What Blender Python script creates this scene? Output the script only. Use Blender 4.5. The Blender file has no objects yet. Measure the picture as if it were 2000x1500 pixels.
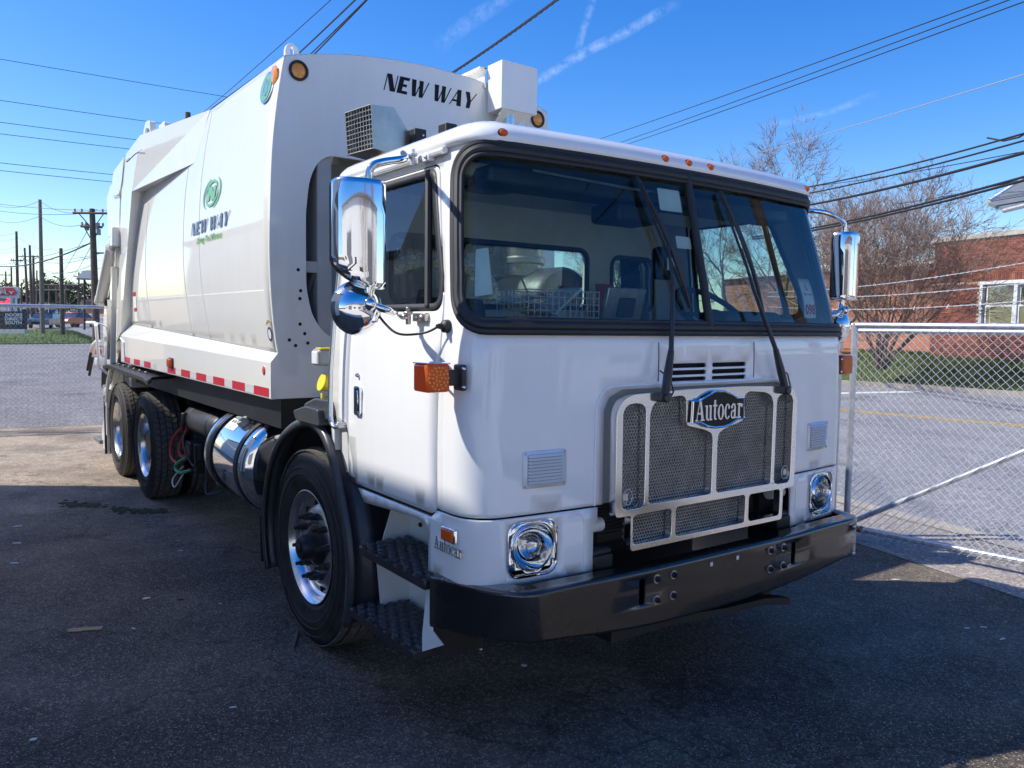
import bpy, bmesh, math, random
from mathutils import Vector, Matrix
from mathutils.geometry import delaunay_2d_cdt
random.seed(7)
scene = bpy.context.scene
col = scene.collection
PI = math.pi

# ------------------------------------------------------------------ camera
CAM = Vector((2.83810, -2.79163, 1.72856))
YAW, PITCH, ROLL, FPX = math.radians(144.14472), math.radians(-4.20870), math.radians(0.72506), 1554.31
fwd = Vector((math.cos(PITCH)*math.cos(YAW), math.cos(PITCH)*math.sin(YAW), math.sin(PITCH)))
rgt = fwd.cross(Vector((0, 0, 1))).normalized(); upv = rgt.cross(fwd)
c_, s_ = math.cos(ROLL), math.sin(ROLL)
rgt, upv = c_*rgt+s_*upv, -s_*rgt+c_*upv
cd = bpy.data.cameras.new('camera'); cam = bpy.data.objects.new('camera', cd); col.objects.link(cam)
cam.matrix_world = Matrix((( rgt.x, upv.x, -fwd.x, CAM.x), (rgt.y, upv.y, -fwd.y, CAM.y), (rgt.z, upv.z, -fwd.z, CAM.z), (0, 0, 0, 1)))
cd.sensor_width = 36; cd.lens = 36*FPX/2000; cd.clip_end = 3000; cd.clip_start = .05
scene.camera = cam

# ------------------------------------------------------------------ sky, sun, exposure
SUN_DIR = Vector((.545, .797, -1.0)).normalized()          # the way the light travels
EL = math.asin(-SUN_DIR.z); AZ = math.atan2(-SUN_DIR.x, -SUN_DIR.y)
world = bpy.data.worlds.new('World'); scene.world = world; world.use_nodes = True
wn = world.node_tree.nodes; wl = world.node_tree.links; wn.clear()
w_out = wn.new('ShaderNodeOutputWorld'); w_bg = wn.new('ShaderNodeBackground'); sky = wn.new('ShaderNodeTexSky')
sky.sky_type = 'NISHITA'; sky.sun_disc = False; sky.sun_elevation = EL; sky.sun_rotation = AZ
sky.air_density = 1.0; sky.dust_density = .6; sky.ozone_density = 3.0; sky.altitude = 0
w_bg.inputs['Strength'].default_value = .088
wl.new(w_bg.outputs[0], w_out.inputs[0])
w_tc = wn.new('ShaderNodeTexCoord')
def wmath(op, *a):
    n = wn.new('ShaderNodeMath'); n.operation = op
    for k, v in enumerate(a):
        if isinstance(v, (int, float)): n.inputs[k].default_value = v
        else: wl.new(v, n.inputs[k])
    return n.outputs[0]
def wdot(vec, d):
    n = wn.new('ShaderNodeVectorMath'); n.operation = 'DOT_PRODUCT'; wl.new(vec, n.inputs[0]); n.inputs[1].default_value = d
    return n.outputs['Value']
def pix(px, py):
    return (rgt*((px-1000)/FPX) + upv*((750-py)/FPX) + fwd)
w_noise = wn.new('ShaderNodeTexNoise'); w_noise.inputs['Scale'].default_value = 70; w_noise.inputs['Detail'].default_value = 6; w_noise.inputs['Roughness'].default_value = .65
wl.new(w_tc.outputs['Generated'], w_noise.inputs['Vector'])
w_n2 = wn.new('ShaderNodeTexNoise'); w_n2.inputs['Scale'].default_value = 9; w_n2.inputs['Detail'].default_value = 3
wl.new(w_tc.outputs['Generated'], w_n2.inputs['Vector'])
def contrail(a, b, width, amount):
    """thin condensation trail between two directions of the sky"""
    A = pix(*a).normalized(); Bv = pix(*b).normalized()
    n = A.cross(Bv).normalized(); L = math.acos(max(-1, min(1, A.dot(Bv)))); t = n.cross(A)
    d = wmath('ADD', wdot(w_tc.outputs['Generated'], n), wmath('MULTIPLY', wmath('SUBTRACT', w_n2.outputs['Fac'], .5), .02))
    al = wmath('DIVIDE', wmath('ARCTAN2', wdot(w_tc.outputs['Generated'], t), wdot(w_tc.outputs['Generated'], A)), L)
    prof = wmath('MAXIMUM', wmath('SUBTRACT', 1.0, wmath('DIVIDE', wmath('ABSOLUTE', d), width)), 0.0)
    ends = wmath('MULTIPLY', wmath('MINIMUM', wmath('MAXIMUM', wmath('MULTIPLY', al, 6.0), 0.0), 1.0),
                 wmath('MINIMUM', wmath('MAXIMUM', wmath('MULTIPLY', wmath('SUBTRACT', 1.0, al), 6.0), 0.0), 1.0))
    tex = wmath('MAXIMUM', wmath('MULTIPLY', wmath('SUBTRACT', w_noise.outputs['Fac'], .36), 3.6), 0.0)
    return wmath('MULTIPLY', wmath('MULTIPLY', wmath('POWER', prof, .7), ends), wmath('MULTIPLY', tex, amount))
trails = [contrail((1335, 0), (985, 185), .0065, .20), contrail((1172, -60), (1122, 112), .0055, .18), contrail((1010, -20), (850, 100), .010, .11),
          contrail((1720, 182), (1490, 255), .005, .10)]
tot = trails[0]
for t in trails[1:]: tot = wmath('ADD', tot, t)
w_mix = wn.new('ShaderNodeMixRGB'); w_mix.inputs[2].default_value = (6.0, 6.6, 7.8, 1)
wl.new(wmath('MINIMUM', tot, .8), w_mix.inputs[0]); w_hs = wn.new('ShaderNodeHueSaturation'); w_hs.inputs['Saturation'].default_value = 1.42; w_hs.inputs['Hue'].default_value = .513; wl.new(sky.outputs[0], w_hs.inputs['Color']); wl.new(w_hs.outputs[0], w_mix.inputs[1]); wl.new(w_mix.outputs[0], w_bg.inputs['Color'])
sl = bpy.data.lights.new('sun', 'SUN'); sun = bpy.data.objects.new('sun', sl); col.objects.link(sun)
sl.energy = 2.4; sl.angle = math.radians(.53); sl.color = (1.0, .955, .88)
sun.rotation_euler = SUN_DIR.to_track_quat('-Z', 'Y').to_euler(); sun.location = (-6, -9, 14)
scene.view_settings.view_transform = 'Standard'; scene.view_settings.look = 'None'
scene.view_settings.gamma = 1; scene.view_settings.exposure = 1.30; scene.view_settings.use_curve_mapping = False
scene.cycles.max_bounces = 8; scene.cycles.transparent_max_bounces = 24; scene.cycles.glossy_bounces = 5

# ------------------------------------------------------------------ materials
MATS = {}
def pm(name, color, rough=.5, metal=0., coat=0., spec=.5, emit=None, bump=None, var=None, coat_rough=.04, trans=0., island=0.):
    """procedural principled material; bump=(scale, strength, distance); var=(scale, amount) mottles the colour"""
    m = bpy.data.materials.new(name); m.use_nodes = True; nt = m.node_tree; N = nt.nodes; L = nt.links
    p = N['Principled BSDF']; p.inputs['Base Color'].default_value = (*color, 1); p.inputs['Roughness'].default_value = rough
    p.inputs['Metallic'].default_value = metal; p.inputs['Coat Weight'].default_value = coat; p.inputs['Coat Roughness'].default_value = coat_rough
    p.inputs['Specular IOR Level'].default_value = spec
    tc = N.new('ShaderNodeTexCoord')
    if var:
        n = N.new('ShaderNodeTexNoise'); n.inputs['Scale'].default_value = var[0]; n.inputs['Detail'].default_value = 6; n.inputs['Roughness'].default_value = .62
        L.new(tc.outputs['Object'], n.inputs['Vector'])
        r = N.new('ShaderNodeValToRGB'); r.color_ramp.elements[0].position = .3; r.color_ramp.elements[1].position = .7
        a = var[1]; lo = tuple(max(0, c*(1-a)) for c in color); hi = tuple(min(1, c*(1+a)) for c in color)
        if len(var) > 2: hi = var[2]
        r.color_ramp.elements[0].color = (*lo, 1); r.color_ramp.elements[1].color = (*hi, 1)
        L.new(n.outputs['Fac'], r.inputs['Fac']); src = r.outputs[0]
        if island:
            g = N.new('ShaderNodeNewGeometry'); oi = N.new('ShaderNodeObjectInfo'); ad = N.new('ShaderNodeMath'); ad.operation = 'ADD'
            L.new(g.outputs['Random Per Island'], ad.inputs[0]); L.new(oi.outputs['Random'], ad.inputs[1])
            fr = N.new('ShaderNodeMath'); fr.operation = 'FRACT'; L.new(ad.outputs[0], fr.inputs[0])
            mp = N.new('ShaderNodeMapRange'); mp.inputs['To Min'].default_value = 1-island; mp.inputs['To Max'].default_value = 1+island
            L.new(fr.outputs[0], mp.inputs['Value'])
            hs = N.new('ShaderNodeHueSaturation'); L.new(mp.outputs[0], hs.inputs['Value']); L.new(src, hs.inputs['Color']); src = hs.outputs[0]
        L.new(src, p.inputs['Base Color'])
        rr = N.new('ShaderNodeMapRange'); rr.inputs['To Min'].default_value = max(0, rough*.82); rr.inputs['To Max'].default_value = min(1, rough*1.18)
        L.new(n.outputs['Fac'], rr.inputs['Value']); L.new(rr.outputs[0], p.inputs['Roughness'])
    if bump:
        b = N.new('ShaderNodeTexNoise'); b.inputs['Scale'].default_value = bump[0]; b.inputs['Detail'].default_value = 3
        L.new(tc.outputs['Object'], b.inputs['Vector'])
        bn = N.new('ShaderNodeBump'); bn.inputs['Strength'].default_value = bump[1]; bn.inputs['Distance'].default_value = bump[2]
        L.new(b.outputs['Fac'], bn.inputs['Height']); L.new(bn.outputs[0], p.inputs['Normal'])
    if emit:
        p.inputs['Emission Color'].default_value = (*emit[0], 1); p.inputs['Emission Strength'].default_value = emit[1]
    MATS[name] = m
    return m
def lens(name, color):
    """moulded plastic lens that lets light through"""
    m = pm(name, color, .12, coat=1.0); nt = m.node_tree; N = nt.nodes; L = nt.links; p = N['Principled BSDF']; out = N['Material Output']
    t = N.new('ShaderNodeBsdfTranslucent'); t.inputs['Color'].default_value = (*color, 1); mx = N.new('ShaderNodeMixShader'); mx.inputs[0].default_value = .5
    L.new(p.outputs[0], mx.inputs[1]); L.new(t.outputs[0], mx.inputs[2]); L.new(mx.outputs[0], out.inputs[0])
    v = N.new('ShaderNodeTexVoronoi'); v.inputs['Scale'].default_value = 90; tc = N.new('ShaderNodeTexCoord'); L.new(tc.outputs['Object'], v.inputs['Vector'])
    b = N.new('ShaderNodeBump'); b.inputs['Strength'].default_value = .5; b.inputs['Distance'].default_value = .004; L.new(v.outputs['Distance'], b.inputs['Height']); L.new(b.outputs[0], p.inputs['Normal'])
    return m
def glass(name, tint, fres=1.45, rough=0.0, gloss=(1, 1, 1)):
    m = bpy.data.materials.new(name); m.use_nodes = True; nt = m.node_tree; N = nt.nodes; L = nt.links; N.clear()
    o = N.new('ShaderNodeOutputMaterial'); mx = N.new('ShaderNodeMixShader'); t = N.new('ShaderNodeBsdfTransparent'); g = N.new('ShaderNodeBsdfGlossy'); f = N.new('ShaderNodeFresnel')
    t.inputs['Color'].default_value = (*tint, 1); g.inputs['Roughness'].default_value = rough; g.inputs['Color'].default_value = (*gloss, 1); f.inputs['IOR'].default_value = fres
    L.new(f.outputs[0], mx.inputs[0]); L.new(t.outputs[0], mx.inputs[1]); L.new(g.outputs[0], mx.inputs[2]); L.new(mx.outputs[0], o.inputs[0])
    MATS[name] = m; return m

def paint(name, color, dirt=.05, rough=.34):
    """white enamel: clear coat, faint vertical streaks and dust"""
    m = pm(name, color, rough, coat=1.0, coat_rough=.035)
    nt = m.node_tree; N = nt.nodes; L = nt.links; p = N['Principled BSDF']; tc = N.new('ShaderNodeTexCoord')
    mp = N.new('ShaderNodeMapping'); mp.inputs['Scale'].default_value = (18, 18, 1.1); L.new(tc.outputs['Object'], mp.inputs['Vector'])
    n = N.new('ShaderNodeTexNoise'); n.inputs['Scale'].default_value = 1.0; n.inputs['Detail'].default_value = 5; n.inputs['Roughness'].default_value = .6; L.new(mp.outputs[0], n.inputs['Vector'])
    n2 = N.new('ShaderNodeTexNoise'); n2.inputs['Scale'].default_value = 2.3; n2.inputs['Detail'].default_value = 4; L.new(tc.outputs['Object'], n2.inputs['Vector'])
    mu = N.new('ShaderNodeMath'); mu.operation = 'MULTIPLY'; L.new(n.outputs['Fac'], mu.inputs[0]); L.new(n2.outputs['Fac'], mu.inputs[1])
    r = N.new('ShaderNodeValToRGB'); r.color_ramp.elements[0].position = .18; r.color_ramp.elements[1].position = .42
    r.color_ramp.elements[0].color = (*color, 1); r.color_ramp.elements[1].color = (color[0]*(1-dirt), color[1]*(1-dirt*1.15), color[2]*(1-dirt*1.5), 1)
    L.new(mu.outputs[0], r.inputs['Fac']); L.new(r.outputs[0], p.inputs['Base Color'])
    # very slight waviness of sheet metal
    b = N.new('ShaderNodeTexNoise'); b.inputs['Scale'].default_value = 1.7; b.inputs['Detail'].default_value = 2; L.new(tc.outputs['Object'], b.inputs['Vector'])
    bn = N.new('ShaderNodeBump'); bn.inputs['Strength'].default_value = .10; bn.inputs['Distance'].default_value = .006
    L.new(b.outputs['Fac'], bn.inputs['Height']); L.new(bn.outputs[0], p.inputs['Coat Normal'])
    return m
paint('cab_white', (.87, .865, .84), .03)
paint('body_white', (.85, .83, .76), .035, .38)
pm('inner_gray', (.42, .42, .40), .55, var=(4, .08))
pm('chrome', (.82, .83, .84), .05, 1.0, bump=(14, .05, .004))
pm('polished_aluminium', (.80, .80, .79), .23, 1.0, var=(9, .06), bump=(60, .03, .002))
pm('chrome_smooth', (.82, .83, .84), .06, 1.0)
pm('stainless', (.55, .49, .41), .34, 1.0, var=(6, .22), bump=(40, .05, .002))
pm('grille_chrome', (.86, .86, .85), .15, 1.0, bump=(30, .03, .002))
pm('zinc', (.55, .55, .54), .4, .8, var=(30, .15))
pm('black_gloss', (.012, .012, .013), .28, coat=.8, coat_rough=.06, bump=(5, .05, .006), var=(3, .3))
pm('black_plastic', (.028, .029, .032), .42, var=(20, .2), bump=(160, .08, .001))
pm('fender_plastic', (.050, .052, .056), .36, var=(20, .2), bump=(160, .08, .001))
pm('black_rubber', (.020, .020, .022), .55, var=(15, .25), bump=(90, .1, .001))
pm('tyre_rubber', (.026, .025, .024), .68, var=(7, .35, (.050, .046, .042)), bump=(70, .25, .002))
pm('tread_dust', (.115, .105, .095), .85, var=(20, .35), bump=(50, .3, .003))
pm('black_frame', (.010, .010, .011), .5, var=(8, .4), bump=(30, .1, .002))
pm('nut_steel', (.05, .045, .042), .45, .5, var=(30, .3))
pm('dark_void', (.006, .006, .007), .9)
pm('honeycomb', (.29, .28, .26), .42, .5, var=(12, .25))
lens('amber', (.98, .20, .012))
pm('amber_dark', (.85, .30, .02), .15, coat=1.0)
pm('red_orange', (.70, .08, .02), .2, coat=1.0)
pm('tape_red', (.55, .02, .03), .35, coat=.4, var=(60, .12))
pm('tape_white', (.62, .62, .62), .35, coat=.4, var=(80, .12))
pm('logo_green', (.16, .45, .10), .4, coat=.6)
pm('logo_dark_green', (.05, .30, .08), .35, coat=.6)
pm('logo_navy', (.045, .055, .11), .4, coat=.6)
pm('letter_black', (.008, .008, .009), .45, spec=.25)
pm('silver_letter', (.80, .80, .80), .2, .9)
pm('yellow_plastic', (.75, .60, .02), .4, var=(10, .1))
pm('gray_plastic', (.30, .31, .32), .45, var=(10, .1))
pm('white_plastic', (.72, .72, .70), .45, var=(10, .06))
pm('red_hose', (.45, .04, .02), .45)
pm('green_hose', (.05, .40, .18), .4)
pm('paper', (.74, .76, .72), .75, var=(8, .06))
pm('paper_red', (.60, .07, .05), .7)
pm('seat_fabric', (.055, .06, .065), .85, var=(40, .3), bump=(120, .2, .002))
pm('dash_plastic', (.040, .043, .048), .55, var=(12, .2), bump=(120, .15, .001))
pm('cab_lining', (.52, .52, .49), .8, var=(6, .1))
pm('belt_red', (.30, .03, .03), .7)
pm('foil', (.55, .55, .55), .25, 1.0, bump=(40, .9, .02))
glass('windshield_glass', (.72, .86, .85), 1.45)
glass('side_glass', (.62, .72, .68), 1.45)
glass('pane_glass', (.80, .84, .84), 1.6)
glass('lens_glass', (.92, .94, .96), 1.45)
pm('galvanised', (.58, .60, .62), .40, .7, var=(14, .2), bump=(60, .08, .001))
pm('fence_wire_dull', (.30, .31, .31), .5, .4)
pm('galvanised_wire', (.70, .71, .71), .45, .35, var=(40, .15))
pm('rust', (.30, .10, .035), .8, var=(30, .4), bump=(60, .3, .002))
pm('wood_dark', (.06, .045, .035), .85, var=(6, .3))
pm('pole_wood', (.115, .082, .058), .85, var=(6, .35), bump=(20, .4, .01))
pm('pole_wood_pale', (.21, .17, .13), .85, var=(6, .25), bump=(20, .4, .01))
pm('cable_black', (.010, .010, .011), .6)
pm('cable_gray', (.45, .45, .44), .45, .5)
pm('kerb_tan', (.36, .315, .26), .85, var=(6, .2), bump=(40, .3, .004))
pm('concrete', (.64, .59, .52), .85, var=(5, .15), bump=(40, .3, .004))
pm('stone_cap', (.42, .39, .34), .85, var=(3, .2), bump=(30, .3, .004))
pm('mortar', (.47, .37, .30), .9, var=(10, .15), bump=(80, .3, .002))
pm('brick_red', (.225, .074, .050), .85, var=(5, .3), bump=(60, .4, .003), island=.38)
pm('brick_orange', (.42, .16, .085), .85, var=(5, .2), bump=(60, .4, .003), island=.22)
pm('frame_white', (.66, .68, .68), .5, var=(12, .08))
pm('teal_panel', (.16, .33, .40), .4, var=(2, .15))
pm('bark', (.17, .125, .095), .9, var=(12, .35), bump=(40, .5, .006))
pm('twig', (.25, .165, .125), .9, var=(3, .35))
pm('twig_gray', (.24, .20, .17), .9, var=(3, .3))
pm('car_blue', (.06, .10, .13), .3, .3, coat=1)
pm('car_orange', (.50, .09, .03), .3, .2, coat=1)
pm('car_white', (.62, .64, .66), .35, coat=1)
pm('car_glass', (.02, .025, .03), .08, coat=1)
pm('headlamp_on', (.9, .9, .85), .2, emit=((1, .95, .8), 1.2))
pm('sign_white', (.62, .64, .66), .5, var=(6, .06))
pm('sign_red', (.52, .05, .06), .5, var=(6, .08))
pm('sign_teal', (.10, .28, .27), .5)
pm('led_red', (.70, .03, .08), .4, emit=((1, .05, .10), .55))
pm('sign_black', (.022, .017, .022), .55, var=(6, .15))
pm('sign_yellow', (.62, .62, .03), .5)
pm('metal_roof', (.17, .18, .18), .6, .2, var=(8, .15))
pm('far_tree', (.060, .058, .045), .95, var=(.5, .4))
pm('evergreen', (.035, .06, .03), .95, var=(.5, .4))
pm('building_tan', (.36, .20, .12), .85, var=(2, .12))
pm('wall_cream', (.76, .73, .67), .8, var=(1.2, .08), bump=(30, .2, .003))
pm('roof_gray', (.16, .16, .165), .8, var=(3, .15))
pm('cardboard', (.42, .29, .16), .85, var=(20, .12))
pm('litter_white', (.62, .64, .64), .8, var=(30, .1))
pm('moss', (.045, .055, .018), .95, var=(20, .4), bump=(80, .5, .004))
pm('stick', (.16, .13, .11), .9, var=(30, .3))

# ------------------------------------------------------------------ mesh helpers
class MB:
    """collects simple shapes; build() links them as one mesh object"""
    def __init__(s): s.v = []; s.f = []; s.sm = []
    def add(s, vs, fs, smooth=False):
        o = len(s.v); s.v += [tuple(v) for v in vs]; s.f += [tuple(i+o for i in f) for f in fs]; s.sm += [smooth]*len(fs); return s
    def box(s, c, d, rot=None):
        hx, hy, hz = d[0]/2, d[1]/2, d[2]/2
        vs = [Vector((x, y, z)) for x in (-hx, hx) for y in (-hy, hy) for z in (-hz, hz)]
        if rot is not None: vs = [rot @ v for v in vs]
        c = Vector(c)
        return s.add([v+c for v in vs], [(0, 1, 3, 2), (4, 6, 7, 5), (0, 4, 5, 1), (2, 3, 7, 6), (0, 2, 6, 4), (1, 5, 7, 3)])
    def span(s, lo, hi): return s.box([(a+b)/2 for a, b in zip(lo, hi)], [abs(b-a) for a, b in zip(lo, hi)])
    def tube(s, pts, r, n=8, caps=True, closed=False, sm=True):
        pts = [Vector(p) for p in pts]; m = len(pts); rr = r if isinstance(r, (list, tuple)) else [r]*m
        vs = []; prev = None
        for i, p in enumerate(pts):
            if closed: t = (pts[(i+1) % m]-pts[i-1])
            else: t = (pts[min(i+1, m-1)]-pts[max(i-1, 0)])
            t = t.normalized() if t.length > 1e-9 else Vector((0, 0, 1))
            if prev is None:
                a = Vector((0, 0, 1)) if abs(t.z) < .9 else Vector((1, 0, 0)); u = t.cross(a).normalized()
            else:
                u = prev - t*prev.dot(t)
                u = u.normalized() if u.length > 1e-6 else t.orthogonal().normalized()
            prev = u; w = t.cross(u)
            for k in range(n):
                g = 2*PI*k/n; vs.append(p+(u*math.cos(g)+w*math.sin(g))*rr[i])
        fs = []
        for i in range(m if closed else m-1):
            for k in range(n):
                a = i*n+k; b = i*n+(k+1) % n; j = ((i+1) % m)*n
                fs.append((a, b, j+(k+1) % n, j+k))
        s.add(vs, fs, sm)
        if caps and not closed:
            o = len(s.v)-len(vs); s.f.append(tuple(o+k for k in range(n-1, -1, -1))); s.f.append(tuple(o+(m-1)*n+k for k in range(n))); s.sm += [False, False]
        return s
    def cyl(s, a, b, r, n=20, r2=None): return s.tube([a, b], [r, r if r2 is None else r2], n)
    def lathe(s, prof, c, axis='y', n=48, sm=True):
        """prof: (radius, offset along axis)"""
        vs = []; c = Vector(c)
        for r, h in prof:
            for k in range(n):
                g = 2*PI*k/n; a, b = r*math.cos(g), r*math.sin(g)
                vs.append(c+{'x': Vector((h, a, b)), 'y': Vector((a, h, b)), 'z': Vector((a, b, h))}[axis])
        fs = [(i*n+k, i*n+(k+1) % n, (i+1)*n+(k+1) % n, (i+1)*n+k) for i in range(len(prof)-1) for k in range(n)]
        return s.add(vs, fs, sm)
    def sphere(s, c, r, n=16, m=8, sc=(1, 1, 1)):
        c = Vector(c); vs = []; fs = []
        for i in range(m+1):
            th = PI*i/m
            for k in range(n):
                g = 2*PI*k/n; vs.append(c+Vector((r*sc[0]*math.sin(th)*math.cos(g), r*sc[1]*math.sin(th)*math.sin(g), r*sc[2]*math.cos(th))))
        for i in range(m):
            for k in range(n): fs.append((i*n+k, i*n+(k+1) % n, (i+1)*n+(k+1) % n, (i+1)*n+k))
        return s.add(vs, fs, True)
    def prism(s, poly, f0, f1):
        """poly: 2-D points; f0,f1 map a 2-D point to the two end faces"""
        n = len(poly); vs = [f0(*p) for p in poly]+[f1(*p) for p in poly]
        return s.add(vs, [tuple(range(n-1, -1, -1)), tuple(range(n, 2*n))]+[(k, (k+1) % n, n+(k+1) % n, n+k) for k in range(n)])
    def patch(s, tris, fmap, thick=None):
        """tris = (points2d, faces)"""
        p, f = tris; s.add([fmap(*q) for q in p], f, True); return s
    def build(s, name, mat, parent=None, bevel=0, angle=35, kind=None, segs=2, solid=0, label=None):
        me = bpy.data.meshes.new(name); me.from_pydata(s.v, [], s.f); me.update()
        me.materials.append(MATS[mat] if isinstance(mat, str) else mat)
        me.polygons.foreach_set('use_smooth', s.sm if not bevel else [True]*len(s.f))
        bm = bmesh.new(); bm.from_mesh(me); bmesh.ops.remove_doubles(bm, verts=bm.verts, dist=1e-6); bmesh.ops.recalc_face_normals(bm, faces=bm.faces); bm.to_mesh(me); bm.free()
        if any(s.sm) or bevel: me.set_sharp_from_angle(angle=math.radians(angle))
        o = bpy.data.objects.new(name, me); col.objects.link(o)
        if parent is not None: o.parent = parent
        if solid:
            m = o.modifiers.new('solid', 'SOLIDIFY'); m.thickness = solid; m.offset = -1
        if bevel:
            m = o.modifiers.new('bevel', 'BEVEL'); m.width = bevel; m.segments = segs; m.limit_method = 'ANGLE'; m.angle_limit = math.radians(30)
        if kind: o['kind'] = kind
        if label: o['label'] = label
        return o
def tag(o, label, cat, group=None):
    o['label'] = label; o['category'] = cat
    if group: o['group'] = group
    return o
def empty(name, loc=(0, 0, 0), rz=0):
    o = bpy.data.objects.new(name, None); col.objects.link(o); o.location = loc; o.rotation_euler = (0, 0, rz); o.empty_display_size = .3; return o
def copy_tree(o, parent=None):
    c = o.copy(); col.objects.link(c); c.parent = parent
    for ch in list(o.children): copy_tree(ch, c)
    return c
def catmull(pts, n=6):
    pts = [Vector(p) for p in pts]; out = []
    for i in range(len(pts)-1):
        p0 = pts[max(i-1, 0)]; p1 = pts[i]; p2 = pts[i+1]; p3 = pts[min(i+2, len(pts)-1)]
        for k in range(n):
            t = k/n; out.append(.5*((2*p1)+(-p0+p2)*t+(2*p0-5*p1+4*p2-p3)*t*t+(-p0+3*p1-3*p2+p3)*t**3))
    return out+[pts[-1]]
def rrect(x0, x1, y0, y1, r, n=5):
    """rounded rectangle; r may be a 4-list (bl, br, tr, tl)"""
    if not isinstance(r, (list, tuple)): r = [r]*4
    out = []
    for (cx, cy, a0, q) in ((x0, y0, PI, r[0]), (x1, y0, 1.5*PI, r[1]), (x1, y1, 0, r[2]), (x0, y1, .5*PI, r[3])):
        sx = 1 if cx == x0 else -1; sy = 1 if cy == y0 else -1
        if q <= 0: out.append((cx, cy)); continue
        for k in range(n+1):
            a = a0+.5*PI*k/n; out.append((cx+sx*q+q*math.cos(a), cy+sy*q+q*math.sin(a)))
    return out
def round_poly(poly, r, n=4):
    out = []; m = len(poly); rr = r if isinstance(r, (list, tuple)) else [r]*m
    for i in range(m):
        p = Vector(poly[i]); a = Vector(poly[i-1]); b = Vector(poly[(i+1) % m]); q = rr[i]
        if q <= 0: out.append(tuple(p)); continue
        d1 = (a-p); d2 = (b-p); q1 = min(q, d1.length*.49, d2.length*.49)
        s_, e = p+d1.normalized()*q1, p+d2.normalized()*q1
        for k in range(n+1):
            t = k/n; out.append(tuple(s_*(1-t)**2+p*2*t*(1-t)+e*t*t))
    return out
def dens(poly, step):
    out = []; m = len(poly)
    for i in range(m):
        a = Vector(poly[i]); b = Vector(poly[(i+1) % m]); k = max(1, int((b-a).length/step))
        out += [tuple(a+(b-a)*j/k) for j in range(k)]
    return out
def inside(p, poly):
    x, y = p; c = False; m = len(poly)
    for i in range(m):
        x0, y0 = poly[i]; x1, y1 = poly[i-1]
        if (y0 > y) != (y1 > y) and x < (x1-x0)*(y-y0)/(y1-y0)+x0: c = not c
    return c
def cdt(outer, holes=(), step=None, gx=None, gy=None):
    """clean triangulation of a polygon with holes plus interior grid points"""
    loops = [outer]+list(holes); pts = []; edges = []
    for lp in loops:
        o = len(pts); pts += [Vector(p) for p in lp]; edges += [(o+i, o+(i+1) % len(lp)) for i in range(len(lp))]
    xs = [p[0] for p in outer]; ys = [p[1] for p in outer]
    if step or gx:
        if gx is None: k = max(1, int((max(xs)-min(xs))/step)); gx = [min(xs)+(max(xs)-min(xs))*i/k for i in range(1, k)]
        if gy is None: k = max(1, int((max(ys)-min(ys))/step)); gy = [min(ys)+(max(ys)-min(ys))*i/k for i in range(1, k)]
        for x in gx:
            for y in gy:
                q = (x+random.uniform(-1e-5, 1e-5), y+random.uniform(-1e-5, 1e-5))
                if inside(q, outer) and not any(inside(q, h) for h in holes): pts.append(Vector(q))
    r = delaunay_2d_cdt(pts, edges, [], 0, 1e-7)
    vs, fs = [tuple(v) for v in r[0]], []
    for f in r[2]:
        c = (sum(vs[i][0] for i in f)/len(f), sum(vs[i][1] for i in f)/len(f))
        if inside(c, outer) and not any(inside(c, h) for h in holes): fs.append(tuple(f))
    return vs, fs
def union2d(polys):
    """union of overlapping polygons, triangulated"""
    pts = []; faces = []
    for p in polys:
        o = len(pts); q = p if sum(p[i-1][0]*p[i][1]-p[i][0]*p[i-1][1] for i in range(len(p))) > 0 else p[::-1]
        pts += [Vector(v) for v in q]; faces.append(list(range(o, o+len(q))))
    r = delaunay_2d_cdt(pts, [], faces, 0, 1e-6)
    return [tuple(v) for v in r[0]], [tuple(f) for f, src in zip(r[2], r[5]) if src]
def slab(tris, fmap, name, mat, parent, thick, bevel=0, **k):
    """patch thickened by a solidify modifier"""
    m = MB().patch(tris, fmap)
    return m.build(name, mat, parent, solid=thick, **k)
def extr(tris, f0, f1, mb=None):
    """solid from a flat triangulation: faces f0 and f1 plus the boundary walls"""
    mb = mb or MB(); vs, fs = tris; n = len(vs)
    cnt = {}
    for f in fs:
        for a, b in zip(f, f[1:]+f[:1]): cnt[(a, b)] = cnt.get((a, b), 0)+1
    side = [(a, b, n+b, n+a) for (a, b) in cnt if (b, a) not in cnt]
    return mb.add([f0(*p) for p in vs]+[f1(*p) for p in vs], [tuple(f) for f in fs]+[tuple(n+i for i in reversed(f)) for f in fs]+side, True)
def font_tris(text, size=1., bold=0., shear=0., align='LEFT', res=3):
    """built-in typeface as 2-D triangles"""
    c = bpy.data.curves.new('lettering', 'FONT'); c.body = text; c.size = size; c.offset = bold; c.shear = shear; c.align_x = align; c.resolution_u = res; c.fill_mode = 'FRONT'
    o = bpy.data.objects.new('lettering', c); col.objects.link(o)
    dg = bpy.context.evaluated_depsgraph_get(); me = o.evaluated_get(dg).to_mesh()
    vs = [(v.co.x, v.co.y) for v in me.vertices]; fs = [tuple(p.vertices) for p in me.polygons]
    o.evaluated_get(dg).to_mesh_clear(); bpy.data.objects.remove(o); bpy.data.curves.remove(c)
    return vs, fs
def fit(tris, w=None, h=None, center=True):
    vs, fs = tris; xs = [v[0] for v in vs]; ys = [v[1] for v in vs]
    x0, x1, y0, y1 = min(xs), max(xs), min(ys), max(ys)
    sx = w/(x1-x0) if w else h/(y1-y0); sy = h/(y1-y0) if h else sx
    ox, oy = ((x0+x1)/2, (y0+y1)/2) if center else (x0, y0)
    return [((v[0]-ox)*sx, (v[1]-oy)*sy) for v in vs], fs
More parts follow.
